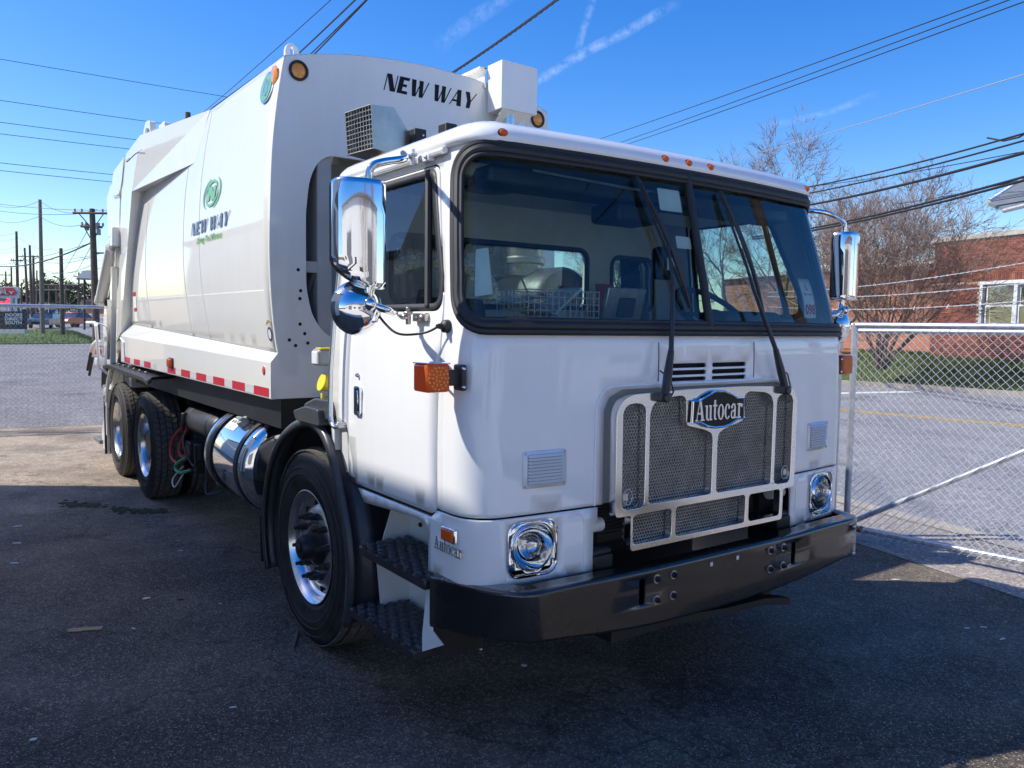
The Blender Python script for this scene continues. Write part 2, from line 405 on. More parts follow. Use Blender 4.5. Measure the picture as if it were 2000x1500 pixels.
# ground: level round the truck, rising gently away from the camera
hf = Vector((fwd.x, fwd.y, 0)).normalized()
def ground(x, y):
    D = (x-CAM.x)*hf.x+(y-CAM.y)*hf.y
    t = D-14.0
    return .0150*(t if t > 4 else (0 if t < -4 else (t+4)**2/16)) if D < 400 else .0150*386
def P(px, py, D):
    """point seen at a photo position, D metres away along the view axis"""
    d = pix(px, py); return CAM+d*D
def G(px, D):
    """ground point below a photo column at a distance"""
    d = pix(px, 640); p = CAM+d*D; return Vector((p.x, p.y, ground(p.x, p.y)))

def GP(px, py):
    """ground point seen at a photo position"""
    d = pix(px, py); lo, hi = .5, 600.
    f = lambda t: CAM.z+d.z*t-ground(CAM.x+d.x*t, CAM.y+d.y*t)
    for _ in range(60):
        m = (lo+hi)/2
        if f(m) > 0: lo = m
        else: hi = m
    return Vector((CAM.x+d.x*lo, CAM.y+d.y*lo, ground(CAM.x+d.x*lo, CAM.y+d.y*lo)))

# ================================================================== THE SETTING
def asphalt(name, base, sand, speck, dark=.6, sand_scale=.35, sand_pos=(.45, .72), agg=170, bump=.7, dusty=False):
    m = bpy.data.materials.new(name); m.use_nodes = True; nt = m.node_tree; N = nt.nodes; L = nt.links; p = N['Principled BSDF']
    g = N.new('ShaderNodeNewGeometry'); pos = g.outputs['Position']
    def noise(sc, det=4, ro=.6):
        n = N.new('ShaderNodeTexNoise'); n.inputs['Scale'].default_value = sc; n.inputs['Detail'].default_value = det; n.inputs['Roughness'].default_value = ro; L.new(pos, n.inputs['Vector']); return n.outputs['Fac']
    def ramp(src, p0, p1, c0=(0, 0, 0, 1), c1=(1, 1, 1, 1)):
        r = N.new('ShaderNodeValToRGB'); r.color_ramp.elements[0].position = p0; r.color_ramp.elements[1].position = p1; r.color_ramp.elements[0].color = c0; r.color_ramp.elements[1].color = c1
        L.new(src, r.inputs['Fac']); return r.outputs[0]
    def mix(f, a, b, mode='MIX'):
        x = N.new('ShaderNodeMixRGB'); x.blend_type = mode
        for k, v in ((0, f), (1, a), (2, b)):
            if isinstance(v, (int, float)): x.inputs[k].default_value = v
            elif isinstance(v, tuple): x.inputs[k].default_value = v
            else: L.new(v, x.inputs[k])
        return x.outputs[0]
    v = N.new('ShaderNodeTexVoronoi'); v.inputs['Scale'].default_value = agg; L.new(pos, v.inputs['Vector'])
    stone = N.new('ShaderNodeSeparateColor'); L.new(v.outputs['Color'], stone.inputs[0])
    tone = ramp(stone.outputs[0], .0, 1.0, (*[c*dark for c in base], 1), (*[min(1, c*2.1) for c in base], 1))
    sandf = mix(1.0, ramp(noise(sand_scale, 7, .66), *sand_pos), ramp(noise(2.6, 5, .6), .25, .75), 'MULTIPLY')
    if dusty:                                          # the back of the yard is covered in pale grit
        sx = N.new('ShaderNodeSeparateXYZ'); L.new(pos, sx.inputs[0]); mr = N.new('ShaderNodeMapRange'); mr.inputs['From Min'].default_value = -3.0; mr.inputs['From Max'].default_value = -8.5; L.new(sx.outputs[0], mr.inputs['Value'])
        ad = N.new('ShaderNodeMath'); ad.operation = 'MULTIPLY_ADD'; L.new(mr.outputs[0], ad.inputs[0]); L.new(ramp(noise(1.1, 7, .7), .2, .6), ad.inputs[1]); L.new(sandf, ad.inputs[2]); ad.use_clamp = True; sandf = ad.outputs[0]
    c = mix(sandf, tone, (*sand, 1))
    v2 = N.new('ShaderNodeTexVoronoi'); v2.inputs['Scale'].default_value = agg*.42; L.new(pos, v2.inputs['Vector']); st2 = N.new('ShaderNodeSeparateColor'); L.new(v2.outputs['Color'], st2.inputs[0])
    c = mix(ramp(st2.outputs[1], .60, 1.0), c, mix(1.0, c, (1.9, 1.85, 1.75, 1), 'MULTIPLY'))   # coarser aggregate
    c = mix(ramp(noise(.55, 5, .7), .58, .70), c, mix(1.0, c, (.55, .55, .55, 1), 'MULTIPLY'))  # old oil and tar
    c = mix(ramp(stone.outputs[1], .935, .955), c, (*speck, 1))                       # pale stones
    c = mix(ramp(noise(.9, 6), .30, .72), mix(1.0, c, (.70, .70, .72, 1), 'MULTIPLY'), c)  # broad wear
    # fine cracks
    vc = N.new('ShaderNodeTexVoronoi'); vc.feature = 'DISTANCE_TO_EDGE'; vc.inputs['Scale'].default_value = .42
    wp = N.new('ShaderNodeVectorMath'); wp.operation = 'ADD'; nz = N.new('ShaderNodeTexNoise'); nz.inputs['Scale'].default_value = 2.2; nz.inputs['Detail'].default_value = 6; L.new(pos, nz.inputs['Vector'])
    sc = N.new('ShaderNodeVectorMath'); sc.operation = 'SCALE'; sc.inputs['Scale'].default_value = .9; L.new(nz.outputs['Color'], sc.inputs[0]); L.new(pos, wp.inputs[0]); L.new(sc.outputs[0], wp.inputs[1]); L.new(wp.outputs[0], vc.inputs['Vector'])
    crack = ramp(vc.outputs['Distance'], .002, .007)
    c = mix(crack, mix(1.0, c, (.55, .55, .55, 1), 'MULTIPLY'), c)
    L.new(c, p.inputs['Base Color']); p.inputs['Roughness'].default_value = .82; p.inputs['Specular IOR Level'].default_value = .35
    b = N.new('ShaderNodeBump'); b.inputs['Strength'].default_value = bump; b.inputs['Distance'].default_value = .006
    h = N.new('ShaderNodeMath'); h.operation = 'ADD'; L.new(stone.outputs[2], h.inputs[0]); L.new(noise(60, 4), h.inputs[1])
    L.new(h.outputs[0], b.inputs['Height']); L.new(b.outputs[0], p.inputs['Normal'])
    MATS[name] = m
asphalt('yard_asphalt', (.069, .057, .044), (.46, .37, .27), (.46, .40, .33), sand_scale=.55, sand_pos=(.40, .86), dark=.22, bump=1.0, dusty=True)
asphalt('lot_asphalt', (.145, .135, .135), (.22, .205, .195), (.30, .29, .28), .8, .2, (.4, .8), 60, .3)
asphalt('road_asphalt', (.165, .165, .170), (.25, .245, .24), (.36, .36, .36), .75, .25, (.45, .8), 90, .4)
asphalt('shoulder', (.21, .185, .165), (.34, .295, .25), (.45, .44, .41), .7, .6, (.35, .6), 110, .6)
def grassmat(name, a, b, c):
    m = bpy.data.materials.new(name); m.use_nodes = True; nt = m.node_tree; N = nt.nodes; L = nt.links; p = N['Principled BSDF']
    g = N.new('ShaderNodeNewGeometry')
    n1 = N.new('ShaderNodeTexNoise'); n1.inputs['Scale'].default_value = .9; n1.inputs['Detail'].default_value = 8; n1.inputs['Roughness'].default_value = .7; L.new(g.outputs['Position'], n1.inputs['Vector'])
    r = N.new('ShaderNodeValToRGB'); r.color_ramp.elements[0].position = .34; r.color_ramp.elements[1].position = .66
    r.color_ramp.elements[0].color = (*a, 1); r.color_ramp.elements[1].color = (*b, 1); e = r.color_ramp.elements.new(.78); e.color = (*c, 1)
    L.new(n1.outputs['Fac'], r.inputs['Fac'])
    hs = N.new('ShaderNodeHueSaturation'); mp = N.new('ShaderNodeMapRange'); mp.inputs['To Min'].default_value = .65; mp.inputs['To Max'].default_value = 1.35
    L.new(g.outputs['Random Per Island'], mp.inputs['Value']); L.new(mp.outputs[0], hs.inputs['Value']); L.new(r.outputs[0], hs.inputs['Color']); L.new(hs.outputs[0], p.inputs['Base Color'])
    p.inputs['Roughness'].default_value = .8; p.inputs['Specular IOR Level'].default_value = .25
    n2 = N.new('ShaderNodeTexNoise'); n2.inputs['Scale'].default_value = 30; n2.inputs['Detail'].default_value = 4; L.new(g.outputs['Position'], n2.inputs['Vector'])
    bn = N.new('ShaderNodeBump'); bn.inputs['Strength'].default_value = .8; bn.inputs['Distance'].default_value = .05; L.new(n2.outputs['Fac'], bn.inputs['Height']); L.new(bn.outputs[0], p.inputs['Normal'])
    MATS[name] = m
grassmat('grass_bank', (.070, .105, .030), (.13, .155, .055), (.24, .20, .105))
grassmat('grass_lawn', (.085, .135, .030), (.13, .17, .050), (.20, .19, .08))

def axis_steps(lo, hi, c, s0, gr):
    out = [c]; s = s0; x = c
    while x < hi: x += s; s *= gr; out.append(min(x, hi))
    s = s0; x = c
    while x > lo: x -= s; s *= gr; out.insert(0, max(x, lo))
    return out
xs = axis_steps(-900, 500, -1, .9, 1.16); ys = axis_steps(-600, 900, 0, .9, 1.16)
rnd = random.Random(3)
m = MB(); m.add([(x, y, ground(x, y)) for x in xs for y in ys], [(i*len(ys)+j, (i+1)*len(ys)+j, (i+1)*len(ys)+j+1, i*len(ys)+j+1) for i in range(len(xs)-1) for j in range(len(ys)-1)], True)
o = m.build('ground', 'yard_asphalt'); o['kind'] = 'structure'
def strip(name, near, far, mat, dz=.004, n=14, kind='structure', rise=0.0, lift=None):
    """sheet between two world polylines, laid on the ground"""
    m = MB(); vs = []
    def at(pl, t):
        L = [0]
        for a, b in zip(pl, pl[1:]): L.append(L[-1]+(b-a).length)
        s = t*L[-1]
        for k in range(len(pl)-1):
            if s <= L[k+1] or k == len(pl)-2:
                return pl[k].lerp(pl[k+1], (s-L[k])/max(1e-6, L[k+1]-L[k]))
    nn = max(24, 8*len(near))
    for i in range(nn+1):
        a, b = at(near, i/nn), at(far, i/nn)
        for j in range(n+1):
            q = a.lerp(b, j/n); z = ground(q.x, q.y)+dz
            if lift: z += lift(j/n)
            vs.append((q.x, q.y, z))
    m.add(vs, [(i*(n+1)+j, (i+1)*(n+1)+j, (i+1)*(n+1)+j+1, i*(n+1)+j+1) for i in range(nn) for j in range(n)], True)
    o = m.build(name, mat)
    if kind: o['kind'] = kind
    return o
def ext(pl, a, b):
    """lengthen a polyline at both ends by a and b metres"""
    return [pl[0]+(pl[0]-pl[1]).normalized()*a]+pl+[pl[-1]+(pl[-1]-pl[-2]).normalized()*b]
near_kerb = ext([GP(1650, 985), GP(1830, 1032), GP(2000, 1080)], 30, 25)
far_kerb = ext([GP(1560, 747), GP(1640, 752), GP(1800, 762), GP(2000, 776)], 40, 20)
def shift(pl, d):
    out = []
    for i, p in enumerate(pl):
        t = (pl[min(i+1, len(pl)-1)]-pl[max(i-1, 0)]); t.z = 0; t.normalize(); n = Vector((-t.y, t.x, 0))
        if n.y < 0: n = -n
        out.append(p+n*d)
    return out
strip('road_shoulder', shift(near_kerb, -1.05), shift(near_kerb, .02), 'shoulder', .004, 4)
strip('road', near_kerb, far_kerb, 'road_asphalt', .008, 16)
strip('gutter', shift(near_kerb, -.02), shift(near_kerb, .22), 'kerb_tan', .013, 2)
# painted lines
pm('line_yellow', (.56, .36, .06), .7, var=(9, .25)); pm('line_white', (.66, .66, .64), .7, var=(9, .2))
yl = ext([GP(1640, 801), GP(1800, 816), GP(2000, 833)], 40, 20)
strip('road_line', shift(yl, -.17), shift(yl, -.06), 'line_yellow', .013, 1)
strip('road_line', shift(yl, .06), shift(yl, .17), 'line_yellow', .013, 1)
wlp = ext([GP(1640, 769), GP(1700, 767.5), GP(1790, 766)], 3, .1)
strip('road_line', shift(wlp, -.16), shift(wlp, .16), 'line_white', .013, 1)
# kerb on the far side: a real step
m = MB(); k0 = shift(far_kerb, 0); k1 = shift(far_kerb, .20)
for a, b, c, d in zip(k0, k0[1:], k1, k1[1:]):
    v = [Vector((p.x, p.y, ground(p.x, p.y)-.02)) for p in (a, b, d, c)]; w = [q+Vector((0, 0, .15)) for q in v]
    m.add(v+w, [(0, 1, 5, 4), (1, 2, 6, 5), (2, 3, 7, 6), (3, 0, 4, 7), (4, 5, 6, 7)])
o = m.build('kerb', 'kerb_tan'); o['kind'] = 'structure'
# grass bank rising to the brick building
LA, LB = P(1815, 690, 27.0), P(2000, 702, 24.0)
wall_dir = Vector((LB.x-LA.x, LB.y-LA.y, 0)).normalized(); wall_n = Vector((wall_dir.y, -wall_dir.x, 0))
if wall_n.dot(CAM-LA) < 0: wall_n = -wall_n
BASE_Z = .90
bank_far = [Vector((p.x, p.y, 0))-wall_n*3 for p in (LA-wall_dir*34, LA-wall_dir*8, LA, LB, LB+wall_dir*14)]
bank_near = shift(far_kerb, .20)
fk = [bank_near[0], bank_near[1], bank_near[2], bank_near[3], bank_near[-1]]
def bank_height(q):
    return None
m = MB(); nn, nj = 60, 16; vs = []
def polyat(pl, t):
    L = [0]
    for a, b in zip(pl, pl[1:]): L.append(L[-1]+(Vector((b.x-a.x, b.y-a.y))).length)
    s = t*L[-1]
    for k in range(len(pl)-1):
        if s <= L[k+1] or k == len(pl)-2: return pl[k].lerp(pl[k+1], (s-L[k])/(L[k+1]-L[k]))
def bank_pt(t, s):
    a, b = polyat(bank_near, t), polyat(bank_far, t); q = a.lerp(b, s); z0 = ground(a.x, a.y)+.12
    e = min(1, s*1.45); z = z0+(BASE_Z-z0)*(e*e*(3-2*e))
    return Vector((q.x, q.y, z+.02*math.sin(q.x*3.1)*math.sin(q.y*2.3)))
for i in range(nn+1):
    for j in range(nj+1): vs.append(bank_pt(i/nn, j/nj))
m.add(vs, [(i*(nj+1)+j, (i+1)*(nj+1)+j, (i+1)*(nj+1)+j+1, i*(nj+1)+j+1) for i in range(nn) for j in range(nj)], True)
o = m.build('grass_bank', 'grass_bank'); o['kind'] = 'structure'
def blades(name, ptf, n, mat, h, label):
    r = random.Random(11); vs = []; fs = []
    for k in range(n):
        p = ptf(r); a = r.uniform(0, 2*PI); hh = h*r.uniform(.5, 1.3); w = .012
        dx, dy = math.cos(a)*w, math.sin(a)*w; l = Vector((r.uniform(-.5, .5), r.uniform(-.5, .5), 1))*hh
        o = len(vs); vs += [(p.x-dx, p.y-dy, p.z-.01), (p.x+dx, p.y+dy, p.z-.01), (p.x+l.x, p.y+l.y, p.z+l.z)]; fs.append((o, o+1, o+2))
    m = MB(); m.v = vs; m.f = fs; m.sm = [False]*len(fs)
    me = bpy.data.meshes.new(name); me.from_pydata(vs, [], fs); me.materials.append(MATS[mat]); o = bpy.data.objects.new(name, me); col.objects.link(o)
    o['kind'] = 'stuff'; o['label'] = label; o['category'] = 'grass'; return o
blades('grass', lambda r: bank_pt(r.uniform(.36, .86), r.random()**.8*.9), 42000, 'grass_bank', .09, 'short green and straw grass growing on the bank below the brick school')

# left side, behind the yard fence
FA, FB = GP(0, 841), GP(180, 834); fdir = (FB-FA); fdir.z = 0; fdir.normalize()
lot_near = [GP(-300, 852)+Vector((-.25, 0, 0)), FA+Vector((-.25, 0, 0)), FB+Vector((-.25, 0, 0)), FB+fdir*12+Vector((-.25, 0, 0))]
lot_far = [GP(-320, 673), GP(0, 672.5), GP(178, 671), GP(178, 671)+Vector((0, 22, 0))]
strip('parking_lot', lot_near, lot_far, 'lot_asphalt', .004, 16)
gl_near = [GP(-400, 674.5), GP(0, 673), GP(120, 672), GP(178, 671), GP(196, 668)]
gl_far = [GP(-400, 645), GP(0, 645), GP(70, 644.5), GP(122, 644), GP(150, 650)]
strip('grass_verge', gl_near, gl_far, 'grass_lawn', .05, 12)
strip('street', [GP(-400, 640), GP(40, 639), GP(130, 645), GP(192, 668), GP(330, 690)], [GP(-400, 629), GP(60, 625), GP(140, 622), GP(200, 622), GP(330, 622)], 'road_asphalt', .03, 12)
gs = [(gl_near[i], gl_far[i]) for i in range(5)]
def lawn(r):
    t = r.random(); s = r.random()**1.3; a, b = polyat(gl_near, t), polyat(gl_far, t); q = a.lerp(b, s); return Vector((q.x, q.y, ground(q.x, q.y)+.05))
blades('grass', lawn, 9000, 'grass_lawn', .13, 'mown green grass of the verge behind the rear fence')

# ------------------------------------------------------------------ brick school building on the right
def wall_pt(s, z, off=0.): return Vector((LA.x, LA.y, 0))+wall_dir*s+wall_n*off+Vector((0, 0, z))
school = empty('brick_building', wall_pt(3, BASE_Z)); sch = lambda o: (setattr(o, 'parent', school), setattr(o, 'matrix_parent_inverse', school.matrix_world.inverted()), o)[2]
bpy.context.view_layer.update()
tag(school, 'single-storey red brick school building with stone parapet cap and white sash window', 'building')
TOPZ = 4.66
def wallbox(mb, s0, s1, z0, z1, o0, o1):
    return mb.add([wall_pt(s, z, o) for s in (s0, s1) for z in (z0, z1) for o in (o0, o1)], [(0, 1, 3, 2), (4, 6, 7, 5), (0, 4, 5, 1), (2, 3, 7, 6), (0, 2, 6, 4), (1, 5, 7, 3)])
def col_s(px, z=2.5):
    """distance along the wall of a photo column"""
    d = pix(px, 600); lo = Vector((LA.x, LA.y)); a = Vector((d.x, d.y)); b = Vector((wall_dir.x, wall_dir.y)); r = lo-Vector((CAM.x, CAM.y))
    det = a.x*(-b.y)+b.x*a.y; t = (r.x*(-b.y)+b.x*r.y)/det
    return (CAM.x+a.x*t-lo.x)/b.x if abs(b.x) > abs(b.y) else (CAM.y+a.y*t-lo.y)/b.y
S_END = 16.0
W0, W1 = col_s(1912), col_s(1912)+3.4
WZ0, WZ1 = 1.86, 3.30
core = MB()
for a, b, z0, z1 in ((0, W0, BASE_Z-.6, TOPZ), (W1, S_END, BASE_Z-.6, TOPZ), (W0, W1, BASE_Z-.6, WZ0), (W0, W1, WZ1, TOPZ)): wallbox(core, a+.006, b-(.006 if b == S_END else 0), z0, z1, -.30, -.012)
core.add([wall_pt(.006, BASE_Z-.6, -.012), wall_pt(.006, TOPZ, -.012), wall_pt(.006, TOPZ, -9), wall_pt(.006, BASE_Z-.6, -9)], [(0, 1, 2, 3)])
wall = sch(core.build('wall', 'mortar'))
wallside = MB(); 
# bricks: running bond, nearest 300 as pieces of their own, the rest joined
BW, BH, PW, PH = .194, .058, .2032, .0677
bl = []
zrow = 0
while BASE_Z-.15+zrow*PH < TOPZ-PH:
    z = BASE_Z-.15+zrow*PH
    if 3.31 < z+BH and z < 3.52: zrow += 1; continue
    s = -.5*PW*(zrow % 2)
    while s < 11.5:
        a, b = max(s, 0.0), s+BW
        if b-a > .05 and not (b > W0 and a < W1 and z+BH > WZ0-.05 and z < WZ1+.02): bl.append((a, b, z))
        s += PW
    zrow += 1
S2000 = col_s(2000)
def cand(q): return 0 if (q[1]-q[0] > .19 and q[0] < S2000 and q[2] > 1.85) else 1
order = sorted(range(len(bl)), key=lambda k: (cand(bl[k]), -bl[k][0]))
bm_ = MB(); wallbox(bm_, -BW/2, BW/2, 0, BH, -.02, 0)
proto_me = None
sub = set(order[:290]); rest = MB()
for k, (a, b, z) in enumerate(bl):
    if k in sub:
        c = wall_pt((a+b)/2, z, random.uniform(-.003, .003))
        if proto_me is None:
            mm = MB(); mm.add([wall_dir*s_+wall_n*o_+Vector((0, 0, z_)) for s_ in (-BW/2, BW/2) for z_ in (0, BH) for o_ in (-.02, 0)], [(0, 1, 3, 2), (4, 6, 7, 5), (0, 4, 5, 1), (2, 3, 7, 6), (0, 2, 6, 4), (1, 5, 7, 3)])
            bo = mm.build('brick', 'brick_red'); proto_me = bo.data
        else:
            bo = bpy.data.objects.new('brick', proto_me); col.objects.link(bo)
        bo.parent = wall; bo.location = c
    else: wallbox(rest, a, b, z, z+BH, -.02, random.uniform(-.003, .003))
s = 0.02
while s < 11.3:                                                    # soldier course over the window
    if s+.06: wallbox(rest, s, s+.058, 3.325, 3.515, -.02, random.uniform(0, .004))
    s += .0677
bo = rest.build('brick_course', 'brick_red'); bo['kind'] = 'stuff'; bo.parent = wall
cp = MB(); wallbox(cp, -.08, S_END, TOPZ, TOPZ+.17, -.42, .07); sch(cp.build('parapet_cap', 'stone_cap', bevel=.012))
rf = MB(); wallbox(rf, .02, S_END, TOPZ-.5, TOPZ-.35, -12, -.3); sch(rf.build('roof', 'roof_gray'))
hv = MB(); wallbox(hv, col_s(1893)+.75, col_s(1957)+1.1, TOPZ-.35, TOPZ+.95, -5.4, -4.2); hvo = sch(hv.build('roof_unit', 'gray_plastic', bevel=.02)); hvo.data.materials[0] = MATS['frame_white']
# window: frame, mullions, sashes, panes, blinds
def wpart(name, mat, *b, parent=None, bevel=.006):
    q = MB()
    for x in b: wallbox(q, *x)
    o = q.build(name, mat, bevel=bevel); o.parent = parent or school
    if parent is None: o.matrix_parent_inverse = school.matrix_world.inverted()
    return o
win = wpart('window', 'frame_white', (W0, W0+.10, WZ0, WZ1, -.14, .02), (W1-.10, W1, WZ0, WZ1, -.14, .02), (W0+.10, W1-.10, WZ1-.10, WZ1, -.14, .02), (W0-.05, W1+.05, WZ0-.09, WZ0, -.14, .06))
nb = 3; bw = (W1-W0-.20)/nb
for i in range(nb):
    a = W0+.10+i*bw
    if i: wpart('mullion', 'frame_white', (a-.06, a+.06, WZ0, WZ1-.10, -.13, .0), parent=win)
    mid = (WZ0+WZ1-.1)/2
    for z0, z1, off in ((WZ0, mid+.02, -.05), (mid-.02, WZ1-.10, -.09)):
        x0, x1 = a+.065, a+bw-.065
        wpart('sash', 'frame_white', (x0, x0+.05, z0, z1, off-.03, off), (x1-.05, x1, z0, z1, off-.03, off), (x0+.05, x1-.05, z0, z0+.05, off-.03, off), (x0+.05, x1-.05, z1-.05, z1, off-.03, off), parent=win, bevel=.004)
        wpart('pane', 'pane_glass', (x0+.05, x1-.05, z0+.05, z1-.05, off-.018, off-.012), parent=win, bevel=0) if 'pane_glass' in MATS else None
    if i != 1: wpart('blind', 'paper', (a+.07, a+bw-.07, WZ0+.02, WZ1-.12, -.24, -.23), parent=win, bevel=0)
    else: wpart('blind', 'paper', (a+.07, a+bw-.07, WZ0+.02, WZ1-.85, -.24, -.23), parent=win, bevel=0)
wpart('room_wall', 'gray_plastic', (W0-.2, W1+.2, WZ0-.3, WZ1+.3, -1.5, -1.4), bevel=0)

# lower wing further back, behind the myrtle
def brickmat(name, c1, c2, mortar):
    m = bpy.data.materials.new(name); m.use_nodes = True; nt = m.node_tree; N = nt.nodes; L = nt.links; p = N['Principled BSDF']
    tc = N.new('ShaderNodeTexCoord'); b = N.new('ShaderNodeTexBrick'); L.new(tc.outputs['UV'], b.inputs['Vector'])
    b.inputs['Scale'].default_value = 1; b.inputs['Brick Width'].default_value = .203; b.inputs['Row Height'].default_value = .0677; b.inputs['Mortar Size'].default_value = .005
    b.inputs['Color1'].default_value = (*c1, 1); b.inputs['Color2'].default_value = (*c2, 1); b.inputs['Mortar'].default_value = (*mortar, 1)
    L.new(b.outputs['Color'], p.inputs['Base Color']); p.inputs['Roughness'].default_value = .88
    bn = N.new('ShaderNodeBump'); bn.invert = True; bn.inputs['Distance'].default_value = .006; L.new(b.outputs['Fac'], bn.inputs['Height']); L.new(bn.outputs[0], p.inputs['Normal'])
    MATS[name] = m
brickmat('brick_far', (.40, .15, .085), (.32, .11, .06), (.42, .33, .27))
WD = -8.5
wing = empty('brick_wing', wall_pt(-6, BASE_Z, WD)); bpy.context.view_layer.update()
tag(wing, 'lower orange brick school wing with teal window panels behind the bare myrtle', 'building')
def wing_part(name, mat, *b, bevel=0):
    q = MB()
    for x in b: wallbox(q, *x)
    o = q.build(name, mat, bevel=bevel); o.parent = wing; o.matrix_parent_inverse = wing.matrix_world.inverted()
    uv = o.data.uv_layers.new(name='uv')
    for lp in o.data.loops:
        v = o.data.vertices[lp.vertex_index].co-Vector((LA.x, LA.y, 0)); uv.data[lp.index].uv = (v.dot(wall_dir)+v.dot(wall_n), v.z)
    return o
wing_part('wall', 'brick_far', (-22, 3, BASE_Z-.6, 3.05, WD-.3, WD), (-22, -3.6, 3.05, 4.75, WD-.3, WD))
wing_part('fascia', 'frame_white', (-22.2, 3.2, 4.75, 4.98, WD-6, WD+.35), bevel=.02)
for i in range(5):
    a = -3.6+i*1.32
    f = wing_part('window', 'frame_white', (a, a+.07, 3.05, 4.75, WD-.12, WD-.02), (a+1.25, a+1.32, 3.05, 4.75, WD-.12, WD-.02), (a+.07, a+1.25, 3.05, 3.12, WD-.12, WD-.02), (a+.07, a+1.25, 4.68, 4.75, WD-.12, WD-.02), (a+.07, a+1.25, 3.83, 3.89, WD-.12, WD-.02))
    for z0, z1 in ((3.12, 3.83), (3.89, 4.68)):
        g = wing_part('pane', 'teal_panel', (a+.07, a+1.25, z0, z1, WD-.09, WD-.06)); g.parent = f; g.matrix_parent_inverse = Matrix()
wing_part('roof', 'roof_gray', (-22, 3, 4.98, 5.02, WD-6, WD))

# ------------------------------------------------------------------ bare trees
def bare_tree(name, base, height, nstems, spread, seed, label, stem_r, levels=4, twig_mat='twig', kids=(5, 4, 4, 3), lean=.35, up=.35, cat='tree', tmin=.0085):
    r = random.Random(seed); root = empty(name, base); trunk = MB(); crown = MB()
    def grow(p, d, L, rad, lv):
        n = 4 if lv < 2 else 3; pts = [p]; rr = [rad]; q = p.copy(); dd = d.copy(); starts = []
        for k in range(n):
            dd = (dd+Vector((r.gauss(0, .16), r.gauss(0, .16), r.gauss(0, .10)))+Vector((0, 0, up*.16))).normalized()
            q = q+dd*(L/n); pts.append(q.copy()); rr.append(rad*(1-.62*(k+1)/n)); starts.append((q.copy(), dd.copy(), rr[-1]))
        (trunk if lv == 0 else crown).tube(pts, rr, 7 if lv == 0 else (4 if lv == 1 else 3), caps=lv == 0)
        if lv >= levels: return
        for k in range(kids[min(lv, len(kids)-1)]):
            i = r.randrange(1 if lv == 0 else 0, n); s, sd, sr = starts[i]
            ax = Vector((r.gauss(0, 1), r.gauss(0, 1), r.gauss(0, .6))).normalized(); ang = r.uniform(.35, .95)
            nd = (sd*math.cos(ang)+(ax-sd*ax.dot(sd)).normalized()*math.sin(ang)).normalized()
            grow(s, nd, L*r.uniform(.48, .72), max(tmin, sr*.62), lv+1)
        grow(starts[-1][0], starts[-1][1], L*.6, max(tmin, rr[-1]*.9), lv+1)
    for k in range(nstems):
        a = 2*PI*k/max(1, nstems)+r.uniform(-.4, .4); l = lean*r.uniform(.4, 1.2) if nstems > 1 else .05
        d = Vector((math.cos(a)*l, math.sin(a)*l, 1)).normalized(); b0 = Vector((math.cos(a)*stem_r*1.6, math.sin(a)*stem_r*1.6, -.1)) if nstems > 1 else Vector((0, 0, -.15))
        grow(b0, d, height*spread*r.uniform(.85, 1.1), stem_r*r.uniform(.7, 1.15), 0)
    trunk.build('trunk', 'bark', root); crown.build('crown', twig_mat, root)
    tag(root, label, cat, 'bare winter trees around the school'); return root
def at_bank(px, D, dz=BASE_Z-.1):
    p = P(px, 680, D); return Vector((p.x, p.y, dz))
bare_tree('crape_myrtle', at_bank(1722, 23.0, .72), 5.2, 12, .47, 5, 'many-stemmed bare crape myrtle on the grass in front of the brick building', .055, 4, 'twig', (4, 5, 5, 4), .58, .30, tmin=.0055)
bare_tree('bare_tree', at_bank(1520, 34, 1.0), 10.5, 1, .42, 9, 'tall bare budding tree rising behind the cab roof on the right', .17, 5, 'twig', (5, 5, 4, 3, 3), .3, .5)
bare_tree('bare_tree', at_bank(1620, 31, 1.0), 7.6, 2, .42, 12, 'smaller bare tree between the mirror and the orange brick wing', .11, 5, 'twig', (4, 4, 4, 4, 3), .4, .4)
bare_tree('bare_tree', G(1440, 44), 10.5, 1, .42, 21, 'bare grey tree seen through the driver side window of the cab', .2, 5, 'twig_gray', (5, 5, 4, 3, 3), .3, .4)
bare_tree('bare_tree', G(1235, 52), 10, 2, .42, 33, 'bare grey tree seen through the back windows of the cab', .18, 5, 'twig_gray', (5, 5, 4, 3, 3), .35, .4)

# ------------------------------------------------------------------ chain-link gate on the right
gate_a = Vector((-.775, 3.24, 0)); gate_b = Vector((2.9, 3.66, 0)); gd = (gate_b-gate_a).normalized(); gl = (gate_b-gate_a).length
gn = Vector((gd.y, -gd.x, 0))
def gp(s, z, o=0.): return gate_a+gd*s+gn*o+Vector((0, 0, z))
gate = empty('chain_link_gate', gate_a); bpy.context.view_layer.update()
tag(gate, 'open galvanised chain-link gate with diagonal brace right of the truck', 'gate')
def gpart(mb, name, mat, **k):
    o = mb.build(name, mat, **k); o.parent = gate; o.matrix_parent_inverse = gate.matrix_world.inverted(); return o
gpart(MB().tube([gp(0, .06), gp(0, 1.78)], .026, 14), 'upright', 'galvanised')
gpart(MB().tube([gp(gl, .06), gp(gl, 1.78)], .021, 14), 'upright', 'galvanised')
gpart(MB().tube([gp(-.02, 1.765), gp(gl+.02, 1.765)], .024, 14), 'top_rail', 'galvanised')
gpart(MB().tube([gp(0, .11), gp(gl, .11)], .024, 14), 'bottom_rail', 'galvanised')
gpart(MB().tube([gp(.03, .15, .005), gp(2.62, 1.74, .005)], .021, 14), 'brace', 'galvanised')
sleeve = MB()
for s, z in ((0, .11), (gl, .11)): sleeve.tube([gp(s, z), gp(s+(.14 if s == 0 else -.14), z)], .027, 12)
